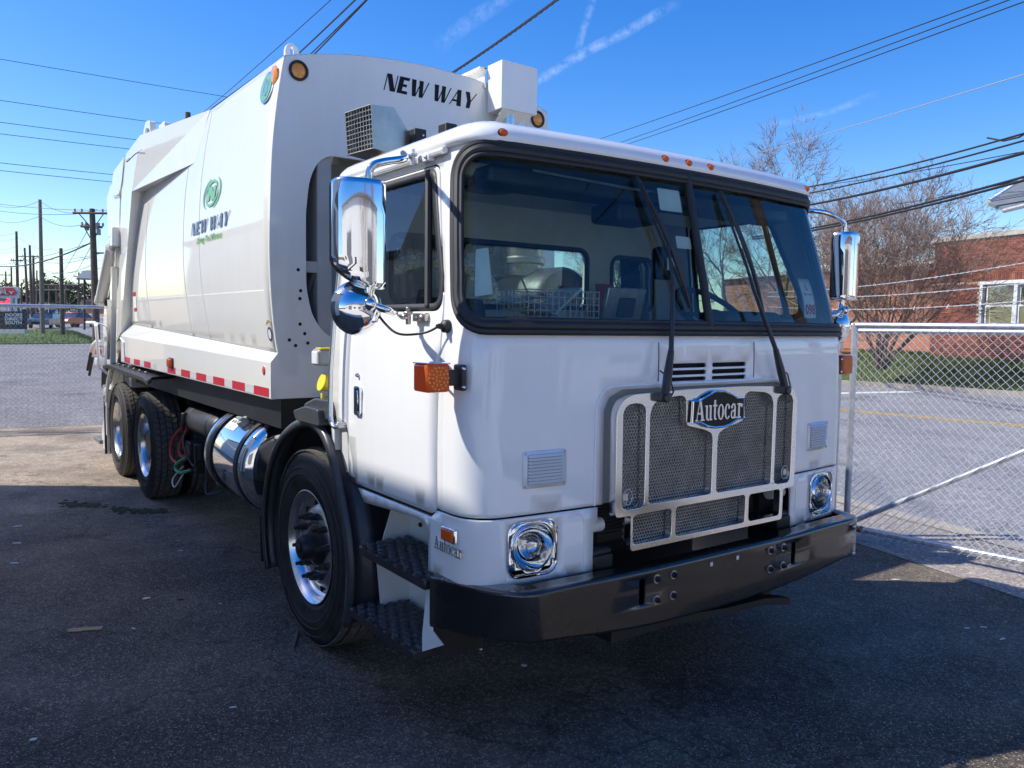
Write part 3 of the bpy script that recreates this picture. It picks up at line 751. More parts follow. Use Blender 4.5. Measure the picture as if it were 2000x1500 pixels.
sleeve.tube([gp(0, 1.50), gp(0, 1.72)], .025, 12); sleeve.tube([gp(0, 1.55), gp(-.10, 1.55)], .017, 10); gpart(sleeve, 'rusty_collar', 'rust')
for wb_ in (MB().tube([gp(1.0, 1.765), gp(1.02, 1.765)], .027, 12), MB().tube([gp(.78, .11), gp(.80, .11)], .027, 12)): gpart(wb_, 'weld_bead', 'galvanised')
DW = .031; bends = 52; amp = DW
strand = [(0 if k % 2 == 0 else amp, .10+k*DW, (.003 if k % 2 else -.003)) for k in range(bends+2)]
mm = MB(); mm.tube([gd*a+Vector((0, 0, z))+gn*o for a, z, o in strand], .0026, 4, caps=False, sm=True); w0 = mm.build('wire', 'galvanised_wire'); wm = w0.data; bpy.data.objects.remove(w0)
ns = int((gl-.04)/DW)
for i in range(ns):
    wo = bpy.data.objects.new('wire', wm); col.objects.link(wo); wo.parent = gate; wo.matrix_parent_inverse = gate.matrix_world.inverted(); wo.location = gp(.02+i*DW, -DW if i % 2 else 0, .028)
# fixed fence post and rail that the gate hangs beside
fp = empty('fence_post', gate_a+gd*(-.14)); bpy.context.view_layer.update()
tag(fp, 'galvanised gate post with rust at its top, just right of the cab', 'post')
def fpp(mb, name, mat):
    o = mb.build(name, mat); o.parent = fp; o.matrix_parent_inverse = fp.matrix_world.inverted(); return o
fpp(MB().tube([gp(-.14, -.1, -.03), gp(-.14, 1.62, -.03)], .030, 14), 'post', 'galvanised')
fpp(MB().sphere(gp(-.14, 1.63, -.03), .034, 14, 8, (1, 1, .7)), 'cap', 'galvanised')
fr = empty('street_fence', gp(1.5, 0, -.22)); bpy.context.view_layer.update(); tag(fr, 'second chain-link fence panel standing close behind the open gate', 'fence')
o = MB().tube([gp(-.1, 1.72, -.22), gp(gl+1.2, 1.74, -.22)], .022, 12).build('top_rail', 'galvanised'); o.parent = fr; o.matrix_parent_inverse = fr.matrix_world.inverted()
for s in (gl+.9, ):
    o = MB().tube([gp(s, -.05, -.22), gp(s, 1.8, -.22)], .028, 12).build('post', 'galvanised'); o.parent = fr; o.matrix_parent_inverse = fr.matrix_world.inverted()
# barbed wires of the street fence
def barbed(a, b, label):
    n = 90; m = MB(); r = random.Random(hash(label) % 999)
    for ph in (0, PI):
        m.tube([a.lerp(b, t/n)+Vector((0, math.cos(t*1.9+ph)*.004, math.sin(t*1.9+ph)*.004-.06*math.sin(PI*t/n))) for t in range(n+1)], .0017, 4, caps=False)
    for t in range(2, n, 3):
        c = a.lerp(b, t/n)-Vector((0, 0, .06*math.sin(PI*t/n)))
        for g in (0, 1):
            d = Vector((r.uniform(-1, 1), r.uniform(-1, 1), r.uniform(-1, 1))).normalized()*.020; m.tube([c-d, c+d], .0015, 3, caps=False)
    o = m.build('barbed_wire', 'galvanised_wire'); tag(o, label, 'wire', 'barbed wires above the gate'); return o
barbed(P(1500, 571, 10.5), P(2080, 500, 6.2), 'uppermost barbed wire crossing above the chain-link gate')
barbed(P(1500, 579, 10.5), P(2080, 545, 6.2), 'middle barbed wire crossing above the chain-link gate')
barbed(P(1500, 599, 10.5), P(2080, 582, 6.2), 'lowest barbed wire crossing just above the gate rail')

# ------------------------------------------------------------------ rear yard fence on the left
yf = empty('yard_fence', FA); bpy.context.view_layer.update(); tag(yf, 'long chain-link fence across the back of the yard, left of the truck', 'fence')
def yp(s, z, o=0.):
    q = FA+fdir*s; return Vector((q.x+o, q.y, ground(q.x, q.y)+z))
def yfp(mb, name, mat, **k):
    o = mb.build(name, mat, **k); o.parent = yf; o.matrix_parent_inverse = yf.matrix_world.inverted(); return o
yfp(MB().tube([yp(-7, 1.93), yp(0, 1.93), yp(7, 1.93), yp(14, 1.93)], .030, 10), 'top_rail', 'galvanised')
for s in (-6.6, -3.4, -.35, 2.6, 5.6, 8.6, 11.6): yfp(MB().tube([yp(s, -.05), yp(s, 1.98)], .033, 10), 'post', 'galvanised')
m = MB(); DW2 = .036; nb2 = 52
for i in range(int(7.5/DW2)):
    s0 = -4.5+i*DW2
    m.tube([yp(s0+(0 if (k+i) % 2 == 0 else DW2), .03+k*DW2, .035+(.003 if k % 2 else -.003)) for k in range(nb2+1)], .0022, 3, caps=False)
o = yfp(m, 'wire_mesh', 'fence_wire_dull'); o['kind'] = 'stuff'

# ================================================================== BACKGROUND, LEFT: street with poles, signs, cars
def pole(px, ytop, D, r, mat, label, arms=(), lean=0., base=None, name='utility_pole', group='utility poles along the street'):
    """ytop = photo height of its top"""
    b = base or G(px, D); t = P(px+lean, ytop, D); root = empty(name, b); bpy.context.view_layer.update(); inv = root.matrix_world.inverted()
    def add(mb_, nm, mt, **k):
        o = mb_.build(nm, mt, **k); o.parent = root; o.matrix_parent_inverse = inv; return o
    add(MB().tube([b-Vector((0, 0, .2)), b.lerp(t, .5), t], [r*1.25, r*1.1, r*.85], 10), 'shaft', mat)
    for z, hw, ang in arms:                           # metres below top, half width, yaw
        c = t-Vector((0, 0, z)); d = rgt*math.cos(ang)+hf*math.sin(ang); d.z = 0
        add(MB().tube([c-d*hw+hf*-.1, c+d*hw+hf*-.1], .06, 4), 'crossarm', mat)
        add(MB().tube([c-d*hw*.7+hf*-.1, c-Vector((0, 0, .8))], .025, 4).tube([c+d*hw*.7+hf*-.1, c-Vector((0, 0, .8))], .025, 4), 'arm_brace', mat)
        for k in (-1, -.6, .6, 1): add(MB().cyl(c+d*hw*k*.95+Vector((0, 0, .05)), c+d*hw*k*.95+Vector((0, 0, .22)), .05, 6), 'insulator', 'gray_plastic')
    tag(root, label, 'pole', group); return root, t, add
pole(83, 390, 58, .13, 'pole_wood_pale', 'tall bare pale utility pole standing alone left of the crossarm pole', lean=-5)
p2, t2, add2 = pole(188, 408, 40, .15, 'pole_wood', 'dark utility pole with crossarm and transformers beside the rear of the truck', ((.22, .92, .0), (.9, .5, .3)), lean=-8)
for dx, dz in ((-.28, -.75), (.22, -.7), (.30, -1.0)): add2(MB().cyl(t2+rgt*dx+Vector((0, 0, dz-.3)), t2+rgt*dx+Vector((0, 0, dz)), .10, 10), 'cutout_switch', 'gray_plastic')
add2(MB().tube([t2-Vector((0, 0, 2.2)), t2-Vector((0, 0, 2.2))+rgt*.7, t2-Vector((0, 0, 1.9))+rgt*1.3], .05, 6), 'lamp_arm', 'zinc')
pole(122, 485, 56, .13, 'pole_wood', 'shorter dark utility pole between the tall pale pole and the crossarm pole', lean=-3)
pole(36, 452, 88, .14, 'pole_wood', 'tall dark utility pole left of the pole cluster', ((3.2, .0 or .7, 0),), lean=-4)
pole(56, 484, 96, .13, 'pole_wood', 'leftmost leaning pole of the cluster left of the tall pale pole', lean=-8)
pole(63, 479, 100, .15, 'pole_wood', 'middle pole of the cluster with a wide crossarm', ((1.4, 1.6, 0),), lean=-5)
pole(67, 499, 104, .15, 'pole_wood', 'right pole of the cluster left of the tall pale pole', lean=-2)
pole(24, 522, 120, .13, 'pole_wood', 'thin far pole above the red and white shop sign', lean=-2)
pole(13, 530, 130, .13, 'pole_wood', 'far utility pole at the left edge with double crossarm', ((.6, 1.0, 0), (2.0, 1.0, 0)), lean=-2)
pole(72, 528, 130, .12, 'pole_wood', 'thin far pole just left of the tall pale pole', lean=0)
pole(42, 552, 150, .14, 'pole_wood', 'far thin pole right of the shop sign', lean=0)
pole(97, 556, 140, .16, 'pole_wood', 'far pole under the signal gantry left of the dark pole', lean=-1)
pole(112, 556, 160, .16, 'pole_wood', 'far pole under the signal gantry right of its middle', lean=-2)
pole(154, 532, 120, .13, 'pole_wood', 'thin far pole left of the canopy', ((.6, .8, 0),), lean=0)
pole(128, 553, 130, .14, 'pole_wood', 'thin far pole behind the dark shorter pole', ((.4, 1.2, 0),), lean=0)
pole(369, 220, 33, .13, 'pole_wood', 'pole top just showing above the roof edge of the truck body', lean=-2)
# canopy on a post
cv = G(165, 70); cr = empty('street_canopy', cv); bpy.context.view_layer.update(); tag(cr, 'sloping metal canopy on a thin post behind the crossarm pole', 'canopy')
def crp(mb_, nm, mt, root=cr, **k):
    o = mb_.build(nm, mt, **k); o.parent = root; o.matrix_parent_inverse = root.matrix_world.inverted(); return o
crp(MB().tube([cv, P(165, 545, 70)], .09, 8), 'post', 'wood_dark')
q = [P(149, 546, 68), P(182, 547, 68), P(186, 531, 74), P(162, 531, 74)]
crp(MB().add(q+[v+Vector((0, 0, .12)) for v in q], [(3, 2, 1, 0), (4, 5, 6, 7), (0, 1, 5, 4), (1, 2, 6, 5), (2, 3, 7, 6), (3, 0, 4, 7)]), 'roof_sheet', 'metal_roof')
crp(MB().tube([q[0].lerp(q[1], .35), q[3].lerp(q[2], .35)], .05, 5).tube([q[0].lerp(q[1], .7), q[3].lerp(q[2], .7)], .05, 5), 'purlin', 'pole_wood')
# signal gantry over the street with crossing lights
gb = G(73, 118); gt = empty('signal_gantry', gb); bpy.context.view_layer.update(); tag(gt, 'steel signal gantry with twin round railroad lights over the far street', 'gantry')
crp(MB().tube([gb, P(73, 553, 118)], .14, 6), 'mast', 'wood_dark', gt)
tr = MB().tube([P(70, 556, 118), P(152, 557, 112)], .10, 4).tube([P(70, 567, 118), P(153, 566, 112)], .10, 4)
for k in range(12):
    a, b = k/12, (k+1)/12; tr.tube([P(70, 556, 118).lerp(P(152, 557, 112), a), P(70, 567, 118).lerp(P(153, 566, 112), b)], .04, 3)
crp(tr, 'truss', 'wood_dark', gt)
for px in (138, 148):
    c = P(px, 562, 111); h = MB().cyl(c, c+hf*.35, .25, 14).cyl(c+Vector((0, 0, 0)), c-hf*.1, .30, 14); crp(h, 'signal_light', 'sign_black', gt)
# shop signs
sg_ = G(10, 66); so = empty('shop_sign', sg_); bpy.context.view_layer.update(); tag(so, 'white roadside sign with red hexagon lettering at the left edge', 'sign')
def panel(px0, px1, py0, py1, D, th=.25):
    a, b, c, d = P(px0, py1, D), P(px1, py1, D), P(px1, py0, D), P(px0, py0, D); o = hf*th
    return MB().add([a, b, c, d, a+o, b+o, c+o, d+o], [(0, 1, 2, 3), (7, 6, 5, 4), (0, 4, 5, 1), (1, 5, 6, 2), (2, 6, 7, 3), (3, 7, 4, 0)])
crp(panel(-40, 35, 560, 582.5, 66), 'sign_panel', 'sign_white', so)
hexp = [(-34, 571), (-28, 562), (26, 562), (32, 569), (32, 573), (26, 577), (-28, 577)]
crp(MB().prism(hexp, lambda x, y: P(x, y, 65.9), lambda x, y: P(x, y, 65.97)), 'sign_field', 'sign_red', so)
def sign_text(txt, px, py, D, w, h, mat, root, bold=.02):
    t2 = fit(font_tris(txt, 1., bold), w=w, h=h); crp(extr(t2, lambda a, b: P(px+a, py-b, D), lambda a, b: P(px+a, py-b, D+.03)), 'lettering', mat, root)
sign_text('BELL', 3, 565.2, 65.85, 19, 4.4, 'sign_white', so); sign_text('SUPPLY', -1, 571.6, 65.85, 58, 6.0, 'sign_white', so)
crp(panel(-40, 10, 583, 587, 66), 'sign_strip', 'sign_teal', so); crp(MB().tube([sg_, P(24, 583, 66.2)], .12, 8), 'post', 'zinc', so) ; crp(MB().tube([G(31, 66.2), P(31, 583, 66.2)], .10, 8), 'post', 'zinc', so)
ld = G(13, 75); lo_ = empty('price_sign', ld); bpy.context.view_layer.update(); tag(lo_, 'lit red price panels of a filling station below the shop sign', 'sign')
for a, b, c, d in ((9, 18, 581.5, 587.5), (8.5, 17.5, 588.5, 593), (8.5, 17.5, 594, 598), (-6, 4, 588, 599)): crp(panel(a, b, c, d, 75, .2), 'price_panel', 'led_red', lo_)
crp(MB().tube([ld, P(13, 582, 75.3)], .10, 8), 'post', 'zinc', lo_)
bn = G(20, 48); bo = empty('banner_sign', bn); bpy.context.view_layer.update(); tag(bo, 'black board sign with white lettering on a grey base behind the fence', 'sign')
crp(panel(-30, 47.5, 608, 643, 48, .3), 'board', 'sign_black', bo); crp(panel(-30, 47.8, 643, 651.5, 47.9, .5), 'base', 'concrete', bo)
sign_text('DOORS', 27, 615, 47.9, 33, 6.5, 'sign_white', bo, .03); sign_text('DIRECT', 27, 622.8, 47.9, 35, 6.2, 'sign_white', bo, .03); sign_text('SOUTH', 26, 630.2, 47.9, 32, 6.2, 'sign_white', bo, .03)
ys_ = P(95, 598, 110); yo = empty('warning_sign', G(95, 110)); bpy.context.view_layer.update(); tag(yo, 'small yellow diamond warning sign far down the street', 'sign')
crp(MB().prism([(-.45, 0), (0, -.45), (.45, 0), (0, .45)], lambda a, b: ys_+rgt*a+upv*b, lambda a, b: ys_+rgt*a+upv*b+hf*.05), 'plate', 'sign_yellow', yo); crp(MB().tube([G(95, 110), ys_], .04, 6), 'post', 'zinc', yo)
# cars
def car(px, D, L, W_, H, yaw, paint_, label, lights=False):
    b = G(px, D); root = empty('car', b, yaw); bpy.context.view_layer.update()
    def add(mb_, nm, mt, **k): return mb_.build(nm, mt, root, **k)
    prof = [(-L/2, .35), (-L/2, .75), (-L*.42, .92), (-L*.26, .98), (L*.46, .95), (L/2, .80), (L/2, .35)]
    add(MB().prism(round_poly(prof, .08, 3), lambda a, c: Vector((a, -W_/2, c)), lambda a, c: Vector((a, W_/2, c))), 'body', paint_, bevel=.10, segs=3)
    gh = [(-L*.24, .95), (-L*.10, H-.04), (L*.22, H), (L*.38, .95)]
    add(MB().add([Vector((a, s*(W_/2-.08-(.14 if c > 1.1 else 0)), c)) for s in (-1, 1) for a, c in gh], [(0, 1, 2, 3), (7, 6, 5, 4), (0, 4, 5, 1), (2, 6, 7, 3), (1, 5, 6, 2)]), 'cabin', 'car_glass', bevel=.05)
    add(MB().box((L*.05, 0, H-.005), (L*.30, W_-.40, .05)), 'roof', paint_, bevel=.02)
    for s in (-1, 1):
        for x in (-L*.32, L*.32): add(MB().lathe([(.0, -.1), (.20, -.1), (.31, -.09), (.33, 0), (.31, .09), (.2, .1), (0, .1)], (x, s*(W_/2-.10), .33), 'y', 20), 'wheel', 'tyre_rubber')
        add(MB().box((-L/2+.02, s*(W_/2-.28), .70), (.08, .32, .15)), 'headlight', 'headlamp_on' if lights else 'lens_glass', bevel=.02)
    add(MB().box((-L/2-.0, 0, .52), (.06, W_*.6, .18)), 'car_grille', 'dark_void')
    tag(root, label, 'car', 'cars on the street behind the yard')
fy = math.atan2(hf.y, hf.x)                           # heading away from the camera
car(90, 74, 4.6, 1.85, 1.45, fy+.25, 'car_blue', 'dark teal sedan coming towards the yard behind the fence')
car(147, 80, 4.5, 1.85, 1.45, fy-.12, 'car_orange', 'orange car with lit headlights on the street right of the dark pole', True)
car(48, 112, 4.8, 1.9, 1.7, fy+1.2, 'car_white', 'white van-like car parked left of the tall pale pole')
car(100, 118, 4.6, 1.85, 1.6, fy+.3, 'car_blue', 'dark car further down the street between the two poles')
car(151, 125, 4.6, 1.85, 1.6, fy, 'car_white', 'white car following the orange car')
# far buildings and tree line
fb = G(176, 140); fo = empty('far_building', fb); bpy.context.view_layer.update(); tag(fo, 'low tan brick building behind the canopy on the far street', 'building')
crp(panel(160, 215, 588, 612, 140, 8), 'wall', 'building_tan', fo); crp(panel(170, 182, 592, 603, 139.8, .3), 'window', 'car_glass', fo); crp(panel(158, 217, 586, 588.5, 139.5, 9), 'roof', 'roof_gray', fo)
fb2 = G(60, 190); f2 = empty('far_building', fb2); bpy.context.view_layer.update(); tag(f2, 'long low grey building far behind the pole cluster', 'building')
crp(panel(-40, 90, 592, 606, 190, 8), 'wall', 'wall_cream', f2); crp(panel(-42, 92, 590, 592.5, 189, 9), 'roof', 'roof_gray', f2)
def treeline(x0, x1, D, h0, h1, n, mat, label, seed):
    r = random.Random(seed); m = MB()
    for k in range(n):
        px = r.uniform(x0, x1); b = G(px, D+r.uniform(-8, 8)); H = r.uniform(h0, h1); w = H*r.uniform(.3, .5)
        for j in range(70):
            a = r.uniform(0, 2*PI); q = r.random()**.5; zz = H*(.15+.85*r.random()); rr_ = w*q*math.sin(PI*min(.95, max(.1, zz/H*.85+.1)))
            c = b+Vector((math.cos(a)*rr_, math.sin(a)*rr_, zz)); d = Vector((r.gauss(0, 1), r.gauss(0, 1), r.gauss(0, 1.2))).normalized()*r.uniform(.5, 1.1); e = d.cross(Vector((r.gauss(0, 1), r.gauss(0, 1), r.gauss(0, 1)))).normalized()*r.uniform(.2, .5)
            m.add([c-d, c+e, c+d], [(0, 1, 2)])
    o = m.build('tree_line', mat); o['kind'] = 'stuff'; o['label'] = label; o['category'] = 'trees'
treeline(-60, 220, 230, 5.5, 10, 90, 'far_tree', 'hazy bare tree line on the horizon at the end of the street', 4)
treeline(78, 160, 200, 6, 10.5, 16, 'evergreen', 'dark evergreen clump on the horizon behind the crossing', 6)
treeline(-400, -60, 220, 6, 11, 60, 'far_tree', 'bare tree line beyond the left edge of the street', 14)
treeline(220, 1300, 210, 6, 11, 160, 'far_tree', 'bare tree line on the horizon behind the truck', 15)

# ------------------------------------------------------------------ overhead lines
def line(name, a, b, r, sag, mat, label, group, n=24):
    m = MB(); m.tube([a.lerp(b, k/n)-Vector((0, 0, sag*4*(k/n)*(1-k/n))) for k in range(n+1)], r, 5, caps=False); o = m.build(name, mat); tag(o, label, 'cable', group); return o
G1 = 'power lines rising to the upper right'
for i, (a, b) in enumerate((((1060, 300), (2010, -38)), ((1100, 308), (2060, -43)), ((1110, 312), (2060, -28)))):
    pa, pb2 = P(*a, 46), P(*b, 13); line('power_line', pa+(pa-pb2)*.6, pb2+(pb2-pa)*.15, .012, .25, 'cable_black', ['uppermost of three thin power lines climbing to the top right corner', 'middle of three thin power lines climbing to the top right corner', 'lowest of three thin power lines climbing to the top right corner'][i], G1)
line('guy_cable', P(1380, 326, 30), P(2080, 121, 12), .010, .05, 'cable_gray', 'bright grey cable rising to the right edge above the trees', None)
for i, (a, b, r, sg2, lab) in enumerate((((1450, 383), (2060, 243), .016, .15, 'top cable crossing the bare tree on the right'), ((1450, 398), (2060, 258), .016, .12, 'second cable crossing the bare tree on the right'),
        ((1600, 362), (2060, 284), .008, .05, 'very thin wire between the cables at the right edge'), ((1470, 417), (2060, 282), .026, .12, 'thick black cable passing over the right mirror arm'),
        ((1470, 463), (2060, 329), .022, .12, 'upper strand of the lowest double cable at the right'), ((1470, 467), (2060, 336), .022, .12, 'lower strand of the lowest double cable at the right'), ((1750, 398), (2060, 336), .008, .05, 'very thin wire just below the lowest double cable'))):
    line('telephone_cable', P(*a, 22), P(*b, 11), r, sg2, 'cable_black', lab, 'cables over the gate')
hk = P(1930, 269, 12.5); m = MB().tube([P(1928, 269, 12.6), P(1960, 275, 12.4), P(1990, 268, 12.2), P(2020, 250, 12)], .016, 6); tag(m.build('service_drop', 'cable_black'), 'short curved service cable hanging at the right edge', 'cable')
for i, (a, b, D0, D1, lab) in enumerate((((-20, 112), (620, 214), 34, 44, 'topmost of the thin wires crossing the sky left of the truck'), ((-20, 193), (620, 279), 34, 44, 'second thin wire from the top crossing the left sky'),
        ((-20, 236), (560, 305), 34, 42, 'third thin wire from the top crossing the left sky'), ((-20, 259), (560, 321), 34, 42, 'fourth thin wire from the top crossing the left sky'), ((-20, 316), (500, 364), 34, 42, 'fifth thin wire from the top crossing the left sky'), ((-20, 331), (500, 378), 34, 42, 'sixth thin wire from the top crossing the left sky'))):
    pa, pb2 = P(*a, D0), P(*b, D1); line('power_line', pa, pa+(pb2-pa)*1.9, .013, .1, 'cable_black', lab, 'wires left of the truck')
for i, (a, b, D0, D1, r, lab) in enumerate((((690, -40), (330, 275), 11, 26, .007, 'thin wire running down along the roof edge of the truck body'), ((735, -40), (420, 250), 10, 22, .013, 'left of three black wires meeting the front roof corner of the body'),
        ((757, -42), (470, 230), 10, 22, .011, 'middle of three black wires meeting the front roof corner of the body'), ((764, -50), (480, 235), 10, 22, .013, 'right of three black wires meeting the front roof corner of the body'))):
    line('power_line', P(*a, D0), P(*b, D1), r, .05, 'cable_black', lab, 'wires above the truck body')
m = MB(); a, b = P(1130, -32, 12), P(780, 205, 19); n = 220
for ph in (0, 2*PI/3, 4*PI/3): m.tube([a.lerp(b, k/n)+Vector((math.cos(k*.42+ph)*.018, 0, math.sin(k*.42+ph)*.018-.08*4*(k/n)*(1-k/n))) for k in range(n+1)], .013, 5, caps=False)
tag(m.build('twisted_cable', 'cable_black'), 'thick twisted black cable above the hoist cover of the truck', 'cable')
# far wires among the street poles
r = random.Random(2)
far = [((-20, 395), (78, 392), 70, 58), ((78, 392), (190, 409), 58, 40), ((-20, 396), (215, 411), 50, 42), ((-20, 409), (150, 418), 50, 42), ((-20, 426), (78, 422), 70, 58), ((78, 422), (172, 436), 58, 41), ((-20, 455), (36, 452), 100, 88), ((-20, 470), (36, 464), 100, 88), ((-20, 483), (36, 480), 100, 88),
       ((36, 464), (100, 488), 88, 70), ((36, 480), (78, 500), 88, 60), ((-20, 520), (176, 475), 60, 41), ((-20, 527), (78, 510), 80, 60), ((83, 510), (182, 500), 60, 40), ((83, 525), (182, 516), 60, 40), ((-20, 543), (120, 530), 110, 70), ((60, 500), (215, 491), 100, 45), ((70, 530), (215, 520), 100, 45), ((100, 560), (176, 440), 75, 41), ((130, 555), (178, 480), 75, 41), ((80, 545), (160, 552), 110, 100), ((20, 560), (120, 548), 120, 100), ((-20, 492), (36, 489), 100, 88), ((85, 480), (215, 512), 100, 60)]
for i, (a, b, D0, D1) in enumerate(far):
    line('street_wire', P(*a, D0), P(*b, D1), .014, r.uniform(.1, .5), 'cable_black', 'thin dark wire strung between the street poles at the left', 'wires between the street poles', 14)
line('street_cable', P(-20, 518.5, 60), P(178, 474, 41), .04, .5, 'cable_black', 'thick dark cable rising from the left edge to the crossarm pole', None, 16)
# canopy corner poking in at the right edge
cq = [P(1930, 402, 13), P(1960, 412, 12.2), P(2120, 372, 11), P(2120, 300, 14), P(2000, 356, 14)]
cn = empty('metal_awning', P(2040, 395, 12.5)); bpy.context.view_layer.update(); tag(cn, 'pale metal awning corner poking into the picture at the right edge', 'awning')
upz = Vector((0, 0, .05))
crp(MB().add(cq+[v+upz for v in cq], [(0, 1, 2, 3, 4), (9, 8, 7, 6, 5)]+[(k, (k+1) % 5, 5+(k+1) % 5, 5+k) for k in range(5)]), 'sheet', 'metal_roof', cn)
crp(MB().tube([cq[0]+upz, cq[4]+upz, cq[3]+upz], .05, 6), 'edge_trim', 'frame_white', cn); crp(MB().tube([cq[1], cq[2]], .035, 6).tube([cq[0].lerp(cq[1], .5), P(2120, 352, 12)], .02, 5).tube([cq[1].lerp(cq[2], .3), cq[4]], .03, 5), 'rib', 'zinc', cn)
crp(MB().tube([P(2110, 372, 12.2), Vector((P(2110, 372, 12.2).x, P(2110, 372, 12.2).y, ground(P(2110, 372, 12.2).x, P(2110, 372, 12.2).y)))], .06, 8), 'post', 'zinc', cn)

# ================================================================== THE GARBAGE TRUCK  (+x forward, +y its left, z up)
truck = empty('garbage_truck'); tag(truck, 'white rear-loading garbage truck with flat cab-over front parked in the yard', 'garbage truck')
def T(mb, name, mat, parent=None, **k): return mb.build(name, mat, truck if parent is None else parent, **k)
def interp(z, tab):
    if z <= tab[0][0]: return tab[0][1]
    for (z0, v0), (z1, v1) in zip(tab, tab[1:]):
        if z <= z1: return v0+(v1-v0)*(z-z0)/(z1-z0)
    return tab[-1][1]
def smooth_tab(tab):
    """Catmull-Rom through the table so panels have no creases"""
    out = []
    for i in range(len(tab)-1):
        p0 = tab[max(i-1, 0)]; p1 = tab[i]; p2 = tab[i+1]; p3 = tab[min(i+2, len(tab)-1)]
        for k in range(8):
            t = k/8; z = p1[0]+(p2[0]-p1[0])*t; h = p2[0]-p1[0]
            m1 = (p2[1]-p0[1])/max(1e-6, p2[0]-p0[0])*h; m2 = (p3[1]-p1[1])/max(1e-6, p3[0]-p1[0])*h
            out.append((z, (2*t**3-3*t*t+1)*p1[1]+(t**3-2*t*t+t)*m1+(-2*t**3+3*t*t)*p2[1]+(t**3-t*t)*m2))
    return out+[tab[-1]]
TW = smooth_tab([(.70, 1.206), (1.0, 1.214), (1.35, 1.216), (1.62, 1.204), (1.80, 1.186), (2.0, 1.163), (2.2, 1.135), (2.45, 1.095), (2.55, 1.08)])
TX = smooth_tab([(.70, .482), (1.1, .480), (1.5, .478), (1.66, .474), (1.80, .450), (2.1, .380), (2.43, .300), (2.55, .272)])
CB, CF, CC, CR = .055, 1.0, .24, .15
XREAR = -.88
def cprm(z):
    W = interp(z, TW); xf = interp(z, TX); ph = math.atan(2*CB/(W-CR))
    return W, xf, ph, W-CR+CR*math.sin(ph), xf-CB-CR*math.cos(ph), W-CR
def cabn(u, z, off=0.):
    W, xf, ph, y0, cx, cy = cprm(z); a = abs(u); s = -1 if u < 0 else 1
    if a <= CF:
        y = y0*a/CF; x = xf-CB*(a/CF)**2; n = Vector((1, 2*CB*a/CF/y0)).normalized()
    elif a <= CF+CC:
        th = ph+(a-CF)/CC*(PI/2-ph); n = Vector((math.cos(th), math.sin(th))); x = cx+CR*n.x; y = cy+CR*n.y
    else: x = cx-(a-CF-CC); y = W; n = Vector((0, 1))
    return Vector((x+off*n.x, s*(y+off*n.y), z))
def uside(x, z): return CF+CC+cprm(z)[4]-x            # |u| of a side point
def ufront(y, z): return y/cprm(z)[3]*CF
def norm_of(f, u, v, flip=False, e=1e-3):
    a = f(u+e, v)-f(u-e, v); b = f(u, v+e)-f(u, v-e); n = a.cross(b)
    n = n.normalized() if n.length > 1e-12 else Vector((0, 0, 1)); return -n if flip else n
def skin(tris, f, name, mat, parent, thick=0., flip=False, **k):
    """patch mapped on a curved panel, shaded with that panel's own normals"""
    vs, fs = tris; me = bpy.data.meshes.new(name); P3 = [f(*p) for p in vs]; NN = [norm_of(f, *p, flip) for p in vs]
    ff = []
    for q in fs:
        n = (P3[q[1]]-P3[q[0]]).cross(P3[q[2]]-P3[q[0]])
        ff.append(q if n.dot(NN[q[0]]) > 0 else tuple(reversed(q)))
    me.from_pydata(P3, [], ff); me.materials.append(MATS[mat]); me.polygons.foreach_set('use_smooth', [True]*len(ff)); me.normals_split_custom_set_from_vertices(NN)
    o = bpy.data.objects.new(name, me); col.objects.link(o); o.parent = parent
    if thick:
        md = o.modifiers.new('solid', 'SOLIDIFY'); md.thickness = thick; md.offset = -1
    for a, b in k.items(): o[a] = b
    return o
def frange(a, b, n): return [a+(b-a)*i/n for i in range(n+1)]
def cab_grid(zs):
    us = frange(-2.4, -1.3, 9)+frange(-1.24, -1.0, 9)+frange(-.9, .9, 12)+frange(1.0, 1.24, 9)+frange(1.3, 2.4, 9)
    return dict(gx=us, gy=zs)

# --- windshield outline and door outlines in (u, z)
def ws_outline(g):
    r = rrect(-1.205-g, 1.205+g, 1.735-g, 2.405+g, [.115+g]*4, 9)
    return dens(r, .06)
DOOR_X = [(.165, 1.0), (.165, 1.78), (.145, 1.90), (-.02, 2.385), (-.665, 2.385), (-.675, 1.20), (-.590, .972), (.10, .972)]
def door_outline(s, g=0.):
    p = [(.165-g, .972+g), (.165-g, 1.76), (.155-g, 1.84), (.125-g, 1.95), (-.010-g, 2.385-g), (-.668+g, 2.385-g), (-.673+g, 1.20), (-.590+g, .972+g)]
    p = round_poly(p, [.05, .0, 0, 0, .05, .03, .06, .02], 5); p = dens(p, .07)
    return [(s*uside(x, z), z) for x, z in p]
def dwin_outline(s, g=0.):
    p = [(.135+g, 1.80-g), (.118+g, 1.92), (-.055+g, 2.352+g), (-.632-g, 2.352+g), (-.632-g, 1.80-g)]
    p = round_poly(p, [.09, 0, .045, .05, .05], 6); p = dens(p, .05)
    return [(s*uside(x, z), z) for x, z in p]
GZ = 1.472                                           # top of the grille bay
def grille_bay(): return [(-.612, 1.005), (-.614, 1.390), (-.588, 1.442), (-.520, GZ), (.520, GZ), (.588, 1.442), (.614, 1.390), (.612, 1.005)]
slots = []
for y0, y1 in ((-.255, -.016), (.016, .255)):
    for k in range(3): slots.append((y0, y1, 1.480+.031*k+.006, 1.480+.031*k+.026))
slots = [(a, b, 1.494+.030*k, 1.514+.030*k) for a, b in ((-.262, -.018), (.018, .262)) for k in range(3)]
